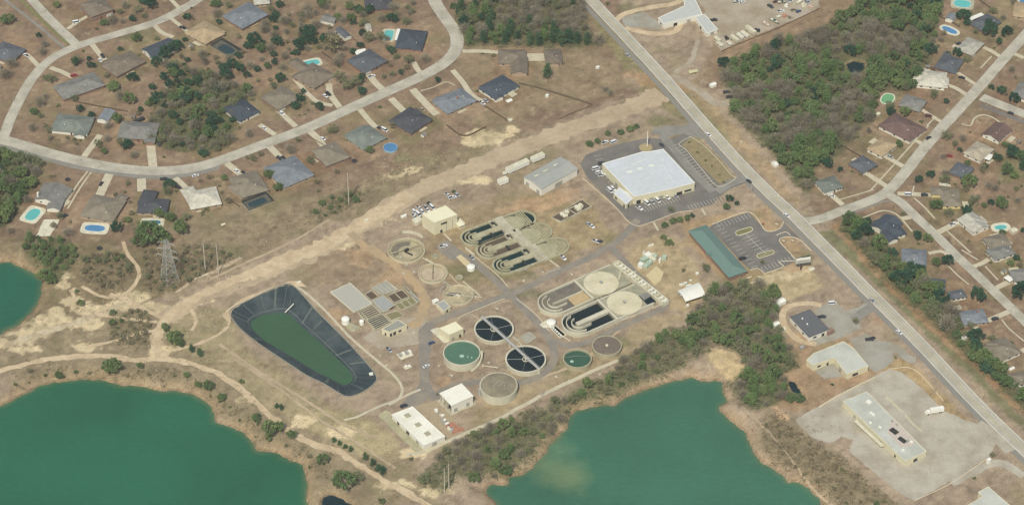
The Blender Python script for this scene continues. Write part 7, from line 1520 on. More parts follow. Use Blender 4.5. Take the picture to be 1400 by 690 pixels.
# dry grass and weeds scattered over rough ground
def rough(name, poly, dens, mat, label, size=.22, hgt=.35):
    W = GP(poly); A = np.array(W); lo, hi = A.min(0), A.max(0); n = int((hi-lo).prod()*dens)
    c = np.column_stack([RNG.uniform(lo[0], hi[0], n), RNG.uniform(lo[1], hi[1], n)]); c = c[(sdist(c[:, 0], c[:, 1], W) < 0)]; c = c[fbm(c[:, 0]*.07, c[:, 1]*.07, 33, 4)+RNG.normal(size=len(c))*.15 > .08]
    h_ = H(c[:, 0], c[:, 1]); c = c[h_ > -3.8]
    q = 6; b_ = np.repeat(c, q, 0)+RNG.normal(size=(len(c)*q, 2))*.55; zz = H(b_[:, 0], b_[:, 1])+np.abs(RNG.normal(size=len(b_)))*hgt
    me = quad_mesh(name, quads(np.column_stack([b_, zz]), size, RNG, .4), mat); o = bpy.data.objects.new(name, me); COL.objects.link(o); tag(o, label, 'weeds', kind='stuff')
rough('weeds', px(-10, 330, 330, 335, 330, 430, 430, 545, 600, 640, 640, 690, 430, 690, 260, 520, -10, 520), .05, LEAF['t'], 'dry weeds on the banks and rough ground at lower left')
rough('weeds', px(420, 290, 470, 262, 560, 225, 600, 228, 520, 262, 440, 312, 300, 370, 250, 380, 300, 345), .09, LEAF['t'], 'brown scrub band on the upper edge of the right of way')
rough('weeds', px(330, 300, 480, 240, 640, 200, 700, 175, 700, 190, 560, 250, 430, 315, 280, 390, 240, 380), .05, LEAF['t'], 'dry weeds along the upper side of the right of way')
rough('weeds', px(600, 620, 900, 470, 960, 500, 1120, 560, 1240, 690, 1100, 690, 980, 515, 860, 540, 700, 660, 600, 660), .06, LEAF['t'], 'dry weeds on the lower right pond banks')
rough('weeds', px(870, 100, 1000, 130, 1090, 290, 1400, 600, 1400, 550, 1130, 290, 1060, 150, 1000, 110), .04, LEAF['s'], 'green weeds on the highway verge')
rough('weeds', px(0, 0, 600, 0, 620, 200, 200, 330, 0, 330), .012, LEAF['t'], 'small plants and leaf litter in the left gardens')
rough('weeds', px(1180, 0, 1400, 0, 1400, 540, 1200, 300), .012, LEAF['s'], 'small plants in the right gardens')
ground(); ponds()
# ------------------------------------------------------------------ vehicles
PAINTS = dict(white=(236, 236, 230), silver=(176, 178, 176), black=(48, 50, 54), red=(168, 62, 60), dark=(70, 74, 76), maroon=(110, 62, 64), blue=(70, 92, 130), tan=(180, 166, 136), green=(70, 96, 82))
TYRE = mk('tyre_rubber', S(44, 44, 44)); CHROME = mk('lamp_glass', S(220, 216, 200), rough=.2)
def carpaint(k): return mk('car_paint_'+k, S(*PAINTS[k]), rough=.3, spec=.5, var=.02)
def make_car(kind, k):
    root = bpy.data.objects.new('parked_car' if kind != 'pickup' else 'pickup_truck', None); COL.objects.link(root)
    L, W = dict(car=(4.7, 1.85), suv=(5.0, 2.0), pickup=(5.6, 2.05), van=(5.6, 2.1))[kind]; P = carpaint(k)
    b = MB(); hb = dict(car=.85, suv=1.05, pickup=1.05, van=1.15)[kind]
    prof = [(-L/2, .35), (-L/2, hb-.1), (-L/2+.15, hb), (L/2-1.2, hb), (L/2-.1, hb-.2), (L/2, .45), (L/2-.1, .3), (-L/2+.1, .3)]
    n = len(prof); vs = [(x, -W/2, z) for x, z in prof]+[(x, W/2, z) for x, z in prof]
    b.add(vs, [tuple(range(n)), tuple(range(2*n-1, n-1, -1))]+[((i+1) % n, i, n+i, n+(i+1) % n) for i in range(n)]); b.build('body', P, root)
    cab = dict(car=(-1.7, -1.15, .55, 1.3, 1.42), suv=(-2.35, -2.1, .6, 1.3, 1.8), pickup=(-.55, -.35, .85, 1.5, 1.78), van=(-2.7, -2.6, 1.4, 2.1, 2.2))[kind]
    x0, x1, x2, x3, zt = cab; w0, w1 = W/2-.06, W/2-.25
    v = [(x0, -w0, hb-.02), (x3, -w0, hb-.02), (x3, w0, hb-.02), (x0, w0, hb-.02), (x1, -w1, zt-.06), (x2, -w1, zt-.06), (x2, w1, zt-.06), (x1, w1, zt-.06)]
    b = MB(); b.add(v, [(0, 1, 5, 4), (1, 2, 6, 5), (2, 3, 7, 6), (3, 0, 4, 7), (4, 5, 6, 7)]); b.build('window', GLASS, root)
    b = MB(); b.prism([(x1-.03, -w1-.03), (x2+.03, -w1-.03), (x2+.03, w1+.03), (x1-.03, w1+.03)], zt-.07, zt); b.build('roof', P, root)
    if kind == 'pickup':
        b = MB(); b.prism([(-L/2+.15, -W/2+.15), (x0-.1, -W/2+.15), (x0-.1, W/2-.15), (-L/2+.15, W/2-.15)], hb-.05, hb+.012); b.build('bed', DARKM, root)
    for sx in (-L*.31, L*.31):
        for sy in (-1, 1):
            b = MB(); b.bar((sx, sy*(W/2-.2), .34), (sx, sy*(W/2+.03), .34), .34, 12); b.build('wheel', TYRE, root)
    for sy in (-1, 1):
        b = MB(); b.box(L/2-.04, sy*W*.36, .55, .72, .12, .35); b.build('headlight', CHROME, root)
    return root
CARP = {}; 
def car(x, y, deg, kind, k, label, group, cat=None):
    X, Y = G(x, y, .8); key = (kind, k); cat = cat or dict(car='car', suv='suv', pickup='pickup truck', van='van')[kind]
    if key not in CARP:
        o = CARP[key] = make_car(kind, k); ALL.append(o)
    else:
        p = CARP[key]; o = p.copy(); COL.objects.link(o); ALL.append(o)
        for ch in p.children:
            c = ch.copy(); COL.objects.link(c); c.parent = o
    o.location = (X, Y, .12); o.rotation_euler = (0, 0, R(deg)); o['label'] = label; o['category'] = cat; o['group'] = group
    return o
U, V = 34, -56
g_ = 'cars in the house drives'
for a in ((*T(0, 0, 142, 303), 140, 'pickup', 'white', 'white pickup beside the slate roofed house at the left edge'), (*T(0, 0, 405, 414), 20, 'suv', 'red', 'red car at the corner of the grey hip roofed house'), (*T(0, 0, 563, 308), -60, 'suv', 'black', 'black car left of the brownish house inside the loop'),
          (*T(0, 0, 548, 330), -60, 'car', 'white', 'white car next to the black car inside the loop'), (*T(0, 0, 418, 122), 20, 'van', 'white', 'white van near the two storey house'), (*T(0, 0, 452, 52), -50, 'car', 'silver', 'silver car left of the two storey house'), (*T(0, 0, 1003, 152), -30, 'pickup', 'black', 'black truck on the drive below the looping street'),
          (*T(0, 1, 875, 100), -80, 'suv', 'black', 'black car right of the wide grey house porch'), (*T(0, 1, 555, 316), 70, 'car', 'black', 'black car on the drive of the large brownish house'), (*T(0, 1, 975, 336), -20, 'car', 'black', 'black car left of the whitish roofed house'), (*T(0, 1, 350, 490), 10, 'pickup', 'dark', 'dark truck at the end of the twin strip drive'), (*T(0, 1, 325, 485), 60, 'car', 'dark', 'dark car at the end of the twin strip drive'),
          (*T(0, 1, 900, 291), 0, 'pickup', 'dark', 'dark truck at the kerb above the whitish roofed house'), (*T(0, 1, 1072, 272), 20, 'car', 'white', 'white car on the lawn edge above the whitish house'), (*T(1, 1, 212, 256), -50, 'car', 'black', 'black car on the drive of the pool cage house'), (*T(1, 1, 175, 247), -50, 'car', 'white', 'white car on the drive of the pool cage house'),
          (*T(1, 1, 408, 178), -50, 'suv', 'dark', 'dark suv above the blue grey house'), (*T(1, 1, 432, 175), -50, 'car', 'black', 'black car above the blue grey house'), (*T(1, 1, 648, 70), -40, 'car', 'white', 'white car on the drive of the trampoline house'), (*T(1, 1, 325, 12), -50, 'car', 'white', 'white car on the drive above the curving street'), (*T(1, 1, 985, 22), -40, 'van', 'white', 'white van at the right corner of the grey green house'), (*T(1, 1, 960, 12), -40, 'car', 'dark', 'dark car beside the white van at the grey green house'),
          (*T(1, 0, 660, 525), -50, 'car', 'white', 'white car on the short drive of the L shaped house'), (*T(1, 0, 678, 515), -50, 'suv', 'black', 'black car on the short drive of the L shaped house'), (*T(1, 0, 422, 622), -50, 'suv', 'white', 'white suv below the brown grey house'), (*T(1, 0, 915, 418), 30, 'pickup', 'white', 'white truck in front of the slate house with patio'),
          (*T(2, 0, 398, 565), -50, 'pickup', 'white', 'white truck at the left of the navy gabled house'), (*T(2, 0, 418, 550), -50, 'car', 'silver', 'silver car at the left of the navy gabled house'), (*T(2, 0, 70, 600), -45, 'car', 'tan', 'tan car on the drive of the slate house'),
          (*T(4, 0, 782, 425), -20, 'car', 'black', 'black car below the slate house in the top right'), (*T(4, 0, 600, 635), -10, 'suv', 'maroon', 'maroon car right of the grey house with green pool'), (*T(4, 0, 1050, 620), -25, 'car', 'black', 'black car on the side street at the right edge'), (*T(4, 0, 765, 238), 30, 'car', 'dark', 'dark car below the white rimmed pool'),
          (*T(4, 1, 712, 165), -10, 'pickup', 'red', 'red truck on the lawn above the dark slate house'), (*T(4, 1, 600, 65), 40, 'car', 'black', 'black car in the street beside the maroon roofed house'), (*T(4, 1, 578, 378), 0, 'suv', 'dark', 'dark car on the drive of the yellow walled house'), (*T(4, 1, 490, 376), 0, 'van', 'white', 'white van on the drive of the yellow walled house'), (*T(4, 1, 485, 25), -20, 'suv', 'maroon', 'maroon car left of the climbing street'),
          (*T(4, 1, 390, 168), -40, 'car', 'silver', 'silver car on the drive of the left tan roofed house'), (*T(4, 1, 735, 538), 20, 'pickup', 'white', 'white truck on the drive of the pale roofed house'), (*T(4, 1, 70, 382), -20, 'car', 'white', 'white car beside the grey roofed corner house'), (*T(4, 2, 965, 366), 20, 'suv', 'dark', 'dark car right of the blue grey house at lower right'), (*T(4, 2, 850, 378), 20, 'car', 'silver', 'silver car half behind the blue grey house at lower right')):
    car(*a, g_) if len(a) == 6 else None
g_ = 'cars parked by the cream block'
names = ['first', 'second', 'third', 'fourth', 'fifth', 'sixth', 'seventh', 'eighth']
for i, (x, y) in enumerate(((45, 385), (80, 362), (120, 340), (165, 320), (212, 298))): car(*Zc(x, y), V, ['pickup', 'van', 'suv', 'pickup', 'van'][i], 'white', '%s white vehicle from the left in the front row by the cream block' % names[i], g_)
for i, (x, y) in enumerate(((45, 340), (90, 308), (150, 292), (192, 270))): car(*Zc(x, y), V, ['suv', 'pickup', 'car', 'pickup'][i], ['white', 'white', 'silver', 'dark'][i], '%s vehicle from the left in the back row by the cream block' % names[i], g_)
for a in ((*Zc(360, 185), V, 'pickup', 'white', 'white pickup left of the small scrub patch above the cream block'), (*Zc(405, 205), 20, 'pickup', 'white', 'white pickup nearest the small scrub patch above the cream block'), (*Zc(450, 178), V, 'car', 'silver', 'silver car by the small scrub patch above the cream block'),
          (*Zc(320, 662), 20, 'pickup', 'white', 'white pickup on the dark paved patch below the cream block')): car(*a, 'cars on the treatment plant grounds')
for a in ((*ZS(268, 655), V+5, 'pickup', 'white', 'large white pickup on the lawn below the white store'), (*ZS(245, 640), V, 'car', 'silver', 'silver car beside the pickup on the lawn below the store'), (*T(2, 1, 1022, 632), V+20, 'pickup', 'white', 'white pickup at the road bend below the store lawn'),
          (*ZF(262, 222), 30, 'suv', 'dark', 'dark vehicle behind the long white shed')): car(*a, 'cars on the treatment plant grounds')
gl = 'vehicles parked round the white store'
for a in ((*ZS(302, 222), 20, 'van', 'white', 'white van left of the store, middle'), (*ZS(325, 250), 20, 'suv', 'white', 'white suv left of the store below the white van'), (*ZS(348, 270), 20, 'pickup', 'white', 'white pickup left of the store, lowest of three'), (*ZS(345, 182), 20, 'suv', 'dark', 'dark suv at the upper left corner of the store'),
          (*ZS(408, 388), V, 'van', 'white', 'white van at the store annex'), (*ZS(432, 375), V, 'suv', 'white', 'white suv at the store annex'), (*ZS(630, 520), V+8, 'pickup', 'white', 'white pickup farthest left below the store front'), (*ZS(685, 482), V+5, 'van', 'white', 'white van second from left below the store front'),
          (*ZS(725, 478), V+5, 'suv', 'silver', 'silver suv third from left below the store front'), (*ZS(765, 462), V+5, 'van', 'white', 'white van fourth from left below the store front'), (*ZS(838, 438), V+5, 'pickup', 'white', 'white pickup fifth from left below the store front'), (*ZS(905, 425), V+5, 'car', 'silver', 'silver car rightmost below the store front'),
          (*ZS(372, 25), U, 'pickup', 'white', 'white pickup above the store lot, left one'), (*ZS(438, 22), U, 'van', 'white', 'white van above the store lot, right one'), (*ZS(800, 45), V, 'car', 'dark', 'dark car at the top of the store lot aisle')): car(*a, gl)
gl = 'vehicles on the highway and its lots'
for a in ((*T(3, 0, 72, 303), V+5, 'car', 'silver', 'silver car in the dark lane near the top of the highway'), (*T(3, 1, 738, 303), V+5, 'car', 'dark', 'dark car in the dark lane by the store driveway'), (*T(3, 1, 945, 490), V+5, 'car', 'white', 'white car on the highway above the side street mouth'), (*T(3, 1, 515, 48), V+5, 'car', 'white', 'white car on the highway above the store'),
          (*T(3, 0, 615, 505), 15, 'suv', 'dark', 'dark vehicle in the turnout under the wood, upper one'), (*T(3, 0, 632, 531), 15, 'suv', 'dark', 'dark vehicle in the turnout under the wood, lower one'), (*ZH(525, 450), U-10, 'suv', 'black', 'black car beside the blue green roofed building'), (*ZG(540, 133), 10, 'van', 'white', 'white van on the grey lot above the dark roofed shop'), (*ZG(462, 235), 5, 'pickup', 'dark', 'dark truck behind the dark roofed shop'),
          (*ZG(822, 405), 5, 'pickup', 'dark', 'dark truck on the lot right of the L shaped building'), (*ZG(842, 398), 35, 'car', 'black', 'black car beside the dark truck right of the L shaped building'), (*T(3, 0, 545, 110), 10, 'pickup', 'black', 'black truck right of the narrow metal shed'), (*T(4, 2, 438, 440), V+5, 'car', 'white', 'white car on the highway beside the L shaped building'), (*T(4, 2, 290, 265), V+5, 'car', 'silver', 'silver car on the highway beside the dark roofed shop')): car(*a, gl)
# trailers, boats
def trailer(x, y, deg, L, W, h, label, name='trailer', cat='trailer', m=WHITE, grp=None):
    X, Y = G(x, y, h*.6); root = empty(name, (X, Y, 0), label, cat, grp); a = R(deg); c, s = math.cos(a), math.sin(a)
    b = MB(); b.box(X, Y, .7, .7+h, L, W, a); b.build('body', m, root)
    b = MB(); b.box(X, Y, .7+h, .78+h, L-.3, W-.3, a)
    for k in range(3): b.box(X+(k-1)*L*.28*c, Y+(k-1)*L*.28*s, .78+h, 1.05+h, .8, .7, a)
    b.build('roof', CONCW, root)
    for k in (-.3, -.22, .3):
        for sg in (-1, 1):
            x_, y_ = X+k*L*c-sg*W/2*s, Y+k*L*s+sg*W/2*c; b = MB(); b.bar((x_, y_, .45), (x_+.2*s*sg, y_-.2*c*sg, .45), .45, 10); b.build('wheel', TYRE, root)
    b = MB(); b.bar((X+L/2*c, Y+L/2*s, .6), (X+(L/2+1.3)*c, Y+(L/2+1.3)*s, .5), .1); b.build('tow_bar', DARKM, root)
    return root
trailer(*T(2, 1, 592, 222), 36, 17.5, 4.0, 3.2, 'long white site office trailer above the warehouse', 'site_office', 'site office', grp='trailers above the warehouse')
trailer(*T(2, 1, 702, 175), 36, 10, 3.6, 3.0, 'shorter white site office trailer near the warehouse roof', 'site_office', 'site office', grp='trailers above the warehouse')
trailer(*T(2, 1, 512, 303), 34, 6.8, 4, 3.2, 'small white storage container left of the warehouse', 'storage_container', 'container', grp='trailers above the warehouse')
trailer(*T(2, 1, 522, 262), 34, 2.4, 1.8, 1.6, 'tiny white box beside the long site office trailer', 'storage_box', 'box')
gr = 'trailers and boats parked along the storage yard fence'
for i, (x, y, L, W, hh, nm, cat, lb) in enumerate(((565, 217, 6, 2.2, 1.6, 'trailer', 'trailer', 'white trailer leftmost along the yard fence'), (580, 245, 5, 2, 1.4, 'trailer', 'trailer', 'small white trailer below the leftmost one'), (632, 240, 4, 2, 1.2, 'trailer', 'trailer', 'short pale trailer third along the yard fence'), (660, 215, 8, 2.4, 2.4, 'camper_trailer', 'camper', 'white camper fourth along the yard fence'),
        (690, 200, 6, 2.2, 1.8, 'trailer', 'trailer', 'pale trailer between the two large campers'), (715, 190, 7, 2.3, 1.6, 'trailer', 'trailer', 'slim white trailer left of the biggest camper'), (748, 168, 10, 2.8, 2.8, 'camper_trailer', 'camper', 'biggest white camper along the yard fence'))):
    trailer(*T(3, 0, x, y), V+2, L, W, hh, lb, nm, cat, WHITE if i % 3 else CONCW, gr)
def boat(x, y, deg, L, W, label, m, grp=gr):
    X, Y = G(x, y, 1); root = empty('boat', (X, Y, 0), label, 'boat', grp); a = R(deg); c, s = math.cos(a), math.sin(a)
    F = lambda u, v: (X+u*c-v*s, Y+u*s+v*c)
    b = MB(); o = [(-.5, -.5), (.15, -.5), (.38, -.3), (.5, 0), (.38, .3), (.15, .5), (-.5, .5)]; b.add([(*F(u*L, v*W*.55), .4) for u, v in o]+[(*F(u*L, v*W), 1.5) for u, v in o], [(i, (i+1) % 7, 7+(i+1) % 7, 7+i) for i in range(7)]+[tuple(range(6, -1, -1))]); b.build('hull', m, root)
    b = MB(); b.add([(*F(u*L*.94, v*W*.88), 1.3) for u, v in o], [tuple(range(7))]); b.build('deck', CONCW, root); b = MB(); b.box(*F(0, 0), 1.3, 2.1, L*.2, W*.6, a); b.build('console', m, root)
boat(*T(3, 0, 832, 132), V+5, 7, 2.4, 'pale pinkish boat on the yard near the green one', mk('boat_pink', S(206, 180, 160))); boat(*T(3, 0, 878, 115), V+10, 8.5, 2.8, 'dark green boat along the yard fence', carpaint('green')); boat(*T(3, 0, 902, 93), 20, 3.4, 2, 'small white boat above the green one', WHITE); boat(*T(4, 1, 690, 326), -12, 8, 2.6, 'white boat above the yellow walled house', WHITE)
boat(*T(3, 0, 672, 8), 10, 6, 2.3, 'bluish boat near the top edge of the storage yard', carpaint('blue')); boat(*T(3, 0, 920, 12), 10, 7, 2.4, 'dark boat at the top of the storage yard', carpaint('dark')); boat(*T(3, 0, 1020, 8), 40, 6, 2.3, 'white boat at the top right of the storage yard', WHITE)
for i, (x, y, m, lb) in enumerate(((940, 95, RED, 'rusty scrap heap right of the green boat'), (965, 100, RUST, 'brown scrap heap beside the rusty one'), (1075, 38, mk('pink_tarp', S(206, 178, 158)), 'pinkish tarpaulin heap at the yard corner'), (1040, 30, CONCW, 'pale timber stack by the tarpaulin heap'), (990, 25, CONC, 'pale block stack at the top of the yard'), (945, 35, WHITE, 'white tank on the upper storage yard'), (785, 172, DARKM, 'dark bin right of the biggest camper'), (612, 212, DARKM, 'dark bin above the row of trailers'))):
    X, Y = G(*T(3, 0, x, y)); b = MB()
    for k in range(6): b.box(X+random.uniform(-1.4, 1.4), Y+random.uniform(-1.4, 1.4), 0, random.uniform(.5, 1.6), random.uniform(.8, 2.6), random.uniform(.6, 1.6), random.uniform(0, 3))
    tag(b.build('scrap_heap', m), lb, 'scrap heap')
# box truck in the lower right lot
X, Y = G(*T(4, 3, 628, 176), 2); root = empty('box_truck', (X, Y, 0), 'white box truck parked alone on the pale paved lot', 'truck'); a = R(14); F = wall_fn((X, Y), a)
b = MB(); b.box(*F(1.2, 0), 1, 3.7, 8.6, 2.5, a); b.build('cargo_box', WHITE, root); b = MB(); b.box(*F(-4.4, 0), .7, 2.5, 2.2, 2.3, a); b.box(*F(-5.9, 0), .7, 1.6, 1.0, 2.1, a); b.build('cab', WHITE, root)
b = MB(); b.box(*F(-5.45, 0), 1.5, 2.3, .1, 2.0, a); b.build('windscreen', GLASS, root); b = MB(); b.box(*F(0, 0), .5, .95, 10.4, 1.4, a); b.build('chassis', DARKM, root)
for u in (-4.6, 2.6, 3.8):
    for sg in (-1, 1): p = F(u, sg*1.1); q = F(u, sg*1.3); b = MB(); b.bar((*p, .5), (*q, .5), .5, 12); b.build('wheel', TYRE, root)
X, Y = G(*T(3, 0, 432, 396)); root = empty('utility_trailer', (X, Y, 0), 'yellowish flat trailer in the dirt by the highway', 'trailer'); b = MB(); b.box(X, Y, .6, .8, 7, 3, R(20)); b.build('deck', mk('yellow_deck', S(210, 204, 150), var=.15), root)
for k in range(3): b = MB(); b.box(X-2+k*2, Y, .8, 1.4, .5, 2.8, R(20)); b.build('crosspiece', CONCW, root)
for sx in (-1.5, 1.5):
    for sy in (-1.6, 1.6): b = MB(); b.bar((X+sx, Y+sy, .35), (X+sx, Y+sy*1.1, .35), .35, 10); b.build('wheel', TYRE, root)
for (c, r, x, y, sx, sy, hh, m, lb) in ((3, 0, 540, 466, 4.6, 3.2, 2.2, WHITE, 'white shed at the left tip of the upper right wood'), (3, 2, 908, 275, 7, 4.4, 2.4, WHITE, 'white tarpaulin shed beside the tan curved drive'), (3, 2, 885, 398, 5, 3.2, 2.2, WHITE, 'white shed at the wood edge left of the curved drive'), (3, 2, 912, 432, 7, 3.0, 1.6, CONCW, 'pale low shed below the white one at the wood edge'), (3, 2, 1027, 523, 3.2, 2.2, 1.6, GREYM, 'small blue grey box below the curved drive'),
                                    (4, 2, 800, 468, 4.5, 2.6, 2, WHITE, 'white shed left of the double dark evergreens'), (0, 0, 925, 465, 5.5, 4, 2.3, CONCW, 'pale lean to under the garden evergreens'), (0, 0, 762, 658, 8, 2.6, 2, DARKM, 'dark roofed pergola above the wide grey house'), (2, 0, 1030, 370, 2.6, 2, 1.6, WHITE, 'white box in the big brown field, right'), (2, 0, 753, 525, 2.2, 2, 2, WHITE, 'white box in the big brown field, middle'), (2, 0, 545, 552, 4.4, 3, .6, WHITE, 'white deck behind the navy gabled house'), (2, 0, 550, 660, 3, 3, 1.6, CONC, 'pale box at the bottom end of the dark fence'),
                                    (4, 1, 1065, 575, 4.5, 4, 2.2, CONCW, 'round topped white shed right of the fan shaped pool'), (4, 3, 918, 448, 2.6, 2, 3.2, WHITE, 'white sign block at the lot corner by the highway'), (3, 1, 880, 210, 3, 5, 1.8, WHITE, 'white dump pile on the verge left of the wood'), (3, 2, 1080, 95, 4, 3, 1, CONCW, 'pale slab under the billboard'), (4, 0, 320, 628, 3.4, 2.8, 2, CONC, 'pale shed above the maroon roofed house'), (1, 1, 1090, 495, 4, 2, 1.4, WHITE, 'white cart at the left edge of the parked rows'), (1, 1, 885, 518, 3, 2, 1.2, CONCW, 'pale block on the right of way'),
                                    (4, 2, 1055, 640, 4, 2, 1, WHITE, 'white garden box at the bottom of the right street'), (1, 1, 100, 540, 3, 1.5, .6, CONCW, 'pale slab in the field below the whitish house'), (3, 1, 200, 655, 4, 2, 1, CONCW, 'pale crate by the green equipment yard'), (1, 2, 515, 168, 3, 2, 1.2, CONCW, 'pale box at the upper right rim of the lagoon')):
    X, Y = G(*T(c, r, x, y), hh*.6); a = R(34); root = empty('small_shed', (X, Y, 0), lb, 'shed' if 'shed' in lb else lb.split(' ')[1] if False else 'small structure'); b = MB(); b.box(X, Y, 0, hh, sx-.3, sy-.3, a); b.build('wall', m, root)
    b = MB(); F = wall_fn((X, Y), a); v = [F(-sx/2, -sy/2), F(sx/2, -sy/2), F(sx/2, sy/2), F(-sx/2, sy/2)]; e = [F(-sx/2, 0), F(sx/2, 0)]
    b.add([(*p, hh) for p in v]+[(*p, hh+sy*.16) for p in e], [(0, 1, 5, 4), (2, 3, 4, 5), (1, 2, 5), (3, 0, 4), (3, 2, 1, 0)]); b.build('roof', m if m is not CONC else CONCW, root)
# ------------------------------------------------------------------ poles and towers
def pole(base, top, label, r=.35, arms=True, mat=None):
    B = np.array(G(*base)); Ht = abs(base[1]-top[1])/1.62; root = empty('utility_pole', (*B, 0), label, 'utility pole')
    b = MB(); b.bar((*B, 0), (B[0], B[1], Ht), r, 8, r*.6); b.build('post', mat or mk('pale_pole', S(196, 188, 168), var=.1), root)
    if arms:
        for z in (Ht-1.5, Ht-4):
            b = MB(); b.bar((B[0]-1.6, B[1]-1.1, z), (B[0]+1.6, B[1]+1.1, z), .14); b.build('crossarm', WOODM, root)
    return root
pole((477, 279), (480, 236), 'tall pale pole on the scrub strip above the right of way', .42); pole((281, 370), (282, 331), 'pale utility pole right of the lattice tower, left of two', .4); pole((299, 374), (301, 334), 'pale utility pole right of the lattice tower, right of two', .4)
pole(T(2, 3, 190, 618), T(2, 3, 200, 490), 'left one of the twin poles by the sandy track', .38); pole(T(2, 3, 213, 600), T(2, 3, 232, 468), 'right one of the twin poles by the sandy track', .38)
pole(T(3, 1, 180, 112), T(3, 1, 185, 30), 'white sign pole on the round island behind the store', .45, False, WHITE); pole((1027, 263), (1026, 255), 'short pole at the store driveway corner', .25)
pole(T(4, 2, 222, 290), T(4, 2, 218, 265), 'short pole beside the highway above the shop driveway', .2); pole(T(4, 3, 620, 95), T(4, 3, 628, 50), 'thin pole on the verge by the long flat store', .15); pole(T(2, 3, 718, 105), T(2, 3, 722, 60), 'thin pole beside the perimeter path', .15); pole(T(0, 0, 75, 560), T(0, 0, 72, 520), 'thin pole left of the looping street', .12)
pole(T(3, 2, 1020, 95), T(3, 2, 1022, 60), 'x', .1) if False else None
# fallen pole
a_, c_ = G(*Z(180, 320, 6.9)(600, 420), .6), G(*Z(180, 320, 6.9)(725, 368), .6); b = MB(); b.bar((*a_, .5), (*c_, .5), .42, 8); b.box(*a_, 0, 1, 1.0, 1.0); tag(b.build('fallen_pole', CONCW), 'white pole lying on the ground near the lattice tower', 'pole')
# lattice tower
bx = [G(*Z(180, 320, 6.9)(*p)) for p in ((290, 460), (432, 530), (418, 400), (310, 390))]
c = np.mean(np.array(bx), 0); base = empty('transmission_tower', (*c, 0), 'tall grey lattice transmission tower in the scrub', 'transmission tower'); Ht = 36
def corner(i, z):
    f_ = z/Ht; w = 5.6*(1-f_)**1.0+.9 if z < 18 else (5.6*.5+.9)*(1-(z-18)/18)+1.1*((z-18)/18)
    a = R(34+45+90*i); return (c[0]+w*math.cos(a), c[1]+w*math.sin(a), z)
for i in range(4):
    b = MB(); lv = [0, 5, 9.5, 13.5, 17, 20, 23, 26, 29, 32, 35]
    for k in range(len(lv)-1): b.bar(corner(i, lv[k]), corner(i, lv[k+1]), .15)
    b.build('leg', GALV, base)
b = MB()
for k in range(len(lv)-1):
    for i in range(4):
        b.bar(corner(i, lv[k]), corner((i+1) % 4, lv[k+1]), .06); b.bar(corner((i+1) % 4, lv[k]), corner(i, lv[k+1]), .06); b.bar(corner(i, lv[k+1]), corner((i+1) % 4, lv[k+1]), .06)
b.build('bracing', GALV, base)
for z, w in ((21, 8), (26.5, 7), (32, 6)):
    b = MB(); a = R(-20); p = np.array((c[0]+w*math.cos(a), c[1]+w*math.sin(a), z)); q = np.array((c[0]-w*math.cos(a), c[1]-w*math.sin(a), z))
    for dz in (0, 1.6): b.bar(p, (c[0], c[1], z+dz), .13); b.bar(q, (c[0], c[1], z+dz), .13)
    b.build('crossarm', GALV, base)
    for e in (p, q): b = MB(); b.lathe(e[0], e[1], [(.1, z), (.25, z-.4), (.1, z-.8), (.25, z-1.2), (.08, z-1.8)], 8); b.build('insulator', CONC, base)
# billboard
X, Y = G(*ZH(1015, 545)); root = empty('billboard', (X, Y, 0), 'billboard on a single dark post at the corner of the lot', 'billboard'); b = MB(); b.bar((X, Y, 0), (X, Y, 8), .55, 12); b.build('post', mk('brown_steel', S(96, 74, 66)), root)
an = R(12)
b = MB(); F = wall_fn((X+1, Y), an); b.box(*F(0, -.5), 7, 10.6, 9.5, .3, an); b.build('panel', WHITE, root); b = MB(); b.box(*F(0, .6), 7, 10.6, 9.5, .3, an+.12); b.build('rear_panel', mk('dark_green_panel', S(64, 88, 66)), root); b = MB(); b.box(*F(0, -.1), 6.6, 6.8, 10, 2.4, an); b.build('catwalk', GREYM, root)
b = MB(); b.box(*F(0, -.67), 7.3, 8.6, 8.6, .03, an); b.build('lower_band', GREYM, root)
# small signs and kerbside bits
for x, y, lb in ((*ZH(868, 315), 'white sign on the lower lawn of the green building lot'), (*ZH(945, 312), 'pale utility box on the lower lawn of the green building lot'), (*ZH(697, 165), 'small red sign by the kerb of the green building lot'), (*ZH(810, 175), 'pale box on the upper lawn of the green building lot'), (*T(3, 1, 900, 395), 'white sign on the verge beside the highway'), (*T(3, 1, 695, 95), 'pale sign on the verge below the upper wood'), (*T(2, 2, 480, 322), 'pale cover in the grass above the open clarifier'), (*ZE(205, 525), 'pale round cover below the green water tank'), (*ZB(340, 150), 'yellowish valve box above the pale basins')):
    X, Y = G(x, y); root = empty('roadside_sign', (X, Y, 0), lb, 'sign'); b = MB(); b.box(X, Y, .8, 2, 2.2, .2, R(-30)); b.build('panel', RED if 'red' in lb else CONCW, root); b = MB(); b.box(X-.8, Y, 0, 2, .15, .15); b.box(X+.8, Y, 0, 2, .15, .15); b.build('post', GREYM, root)
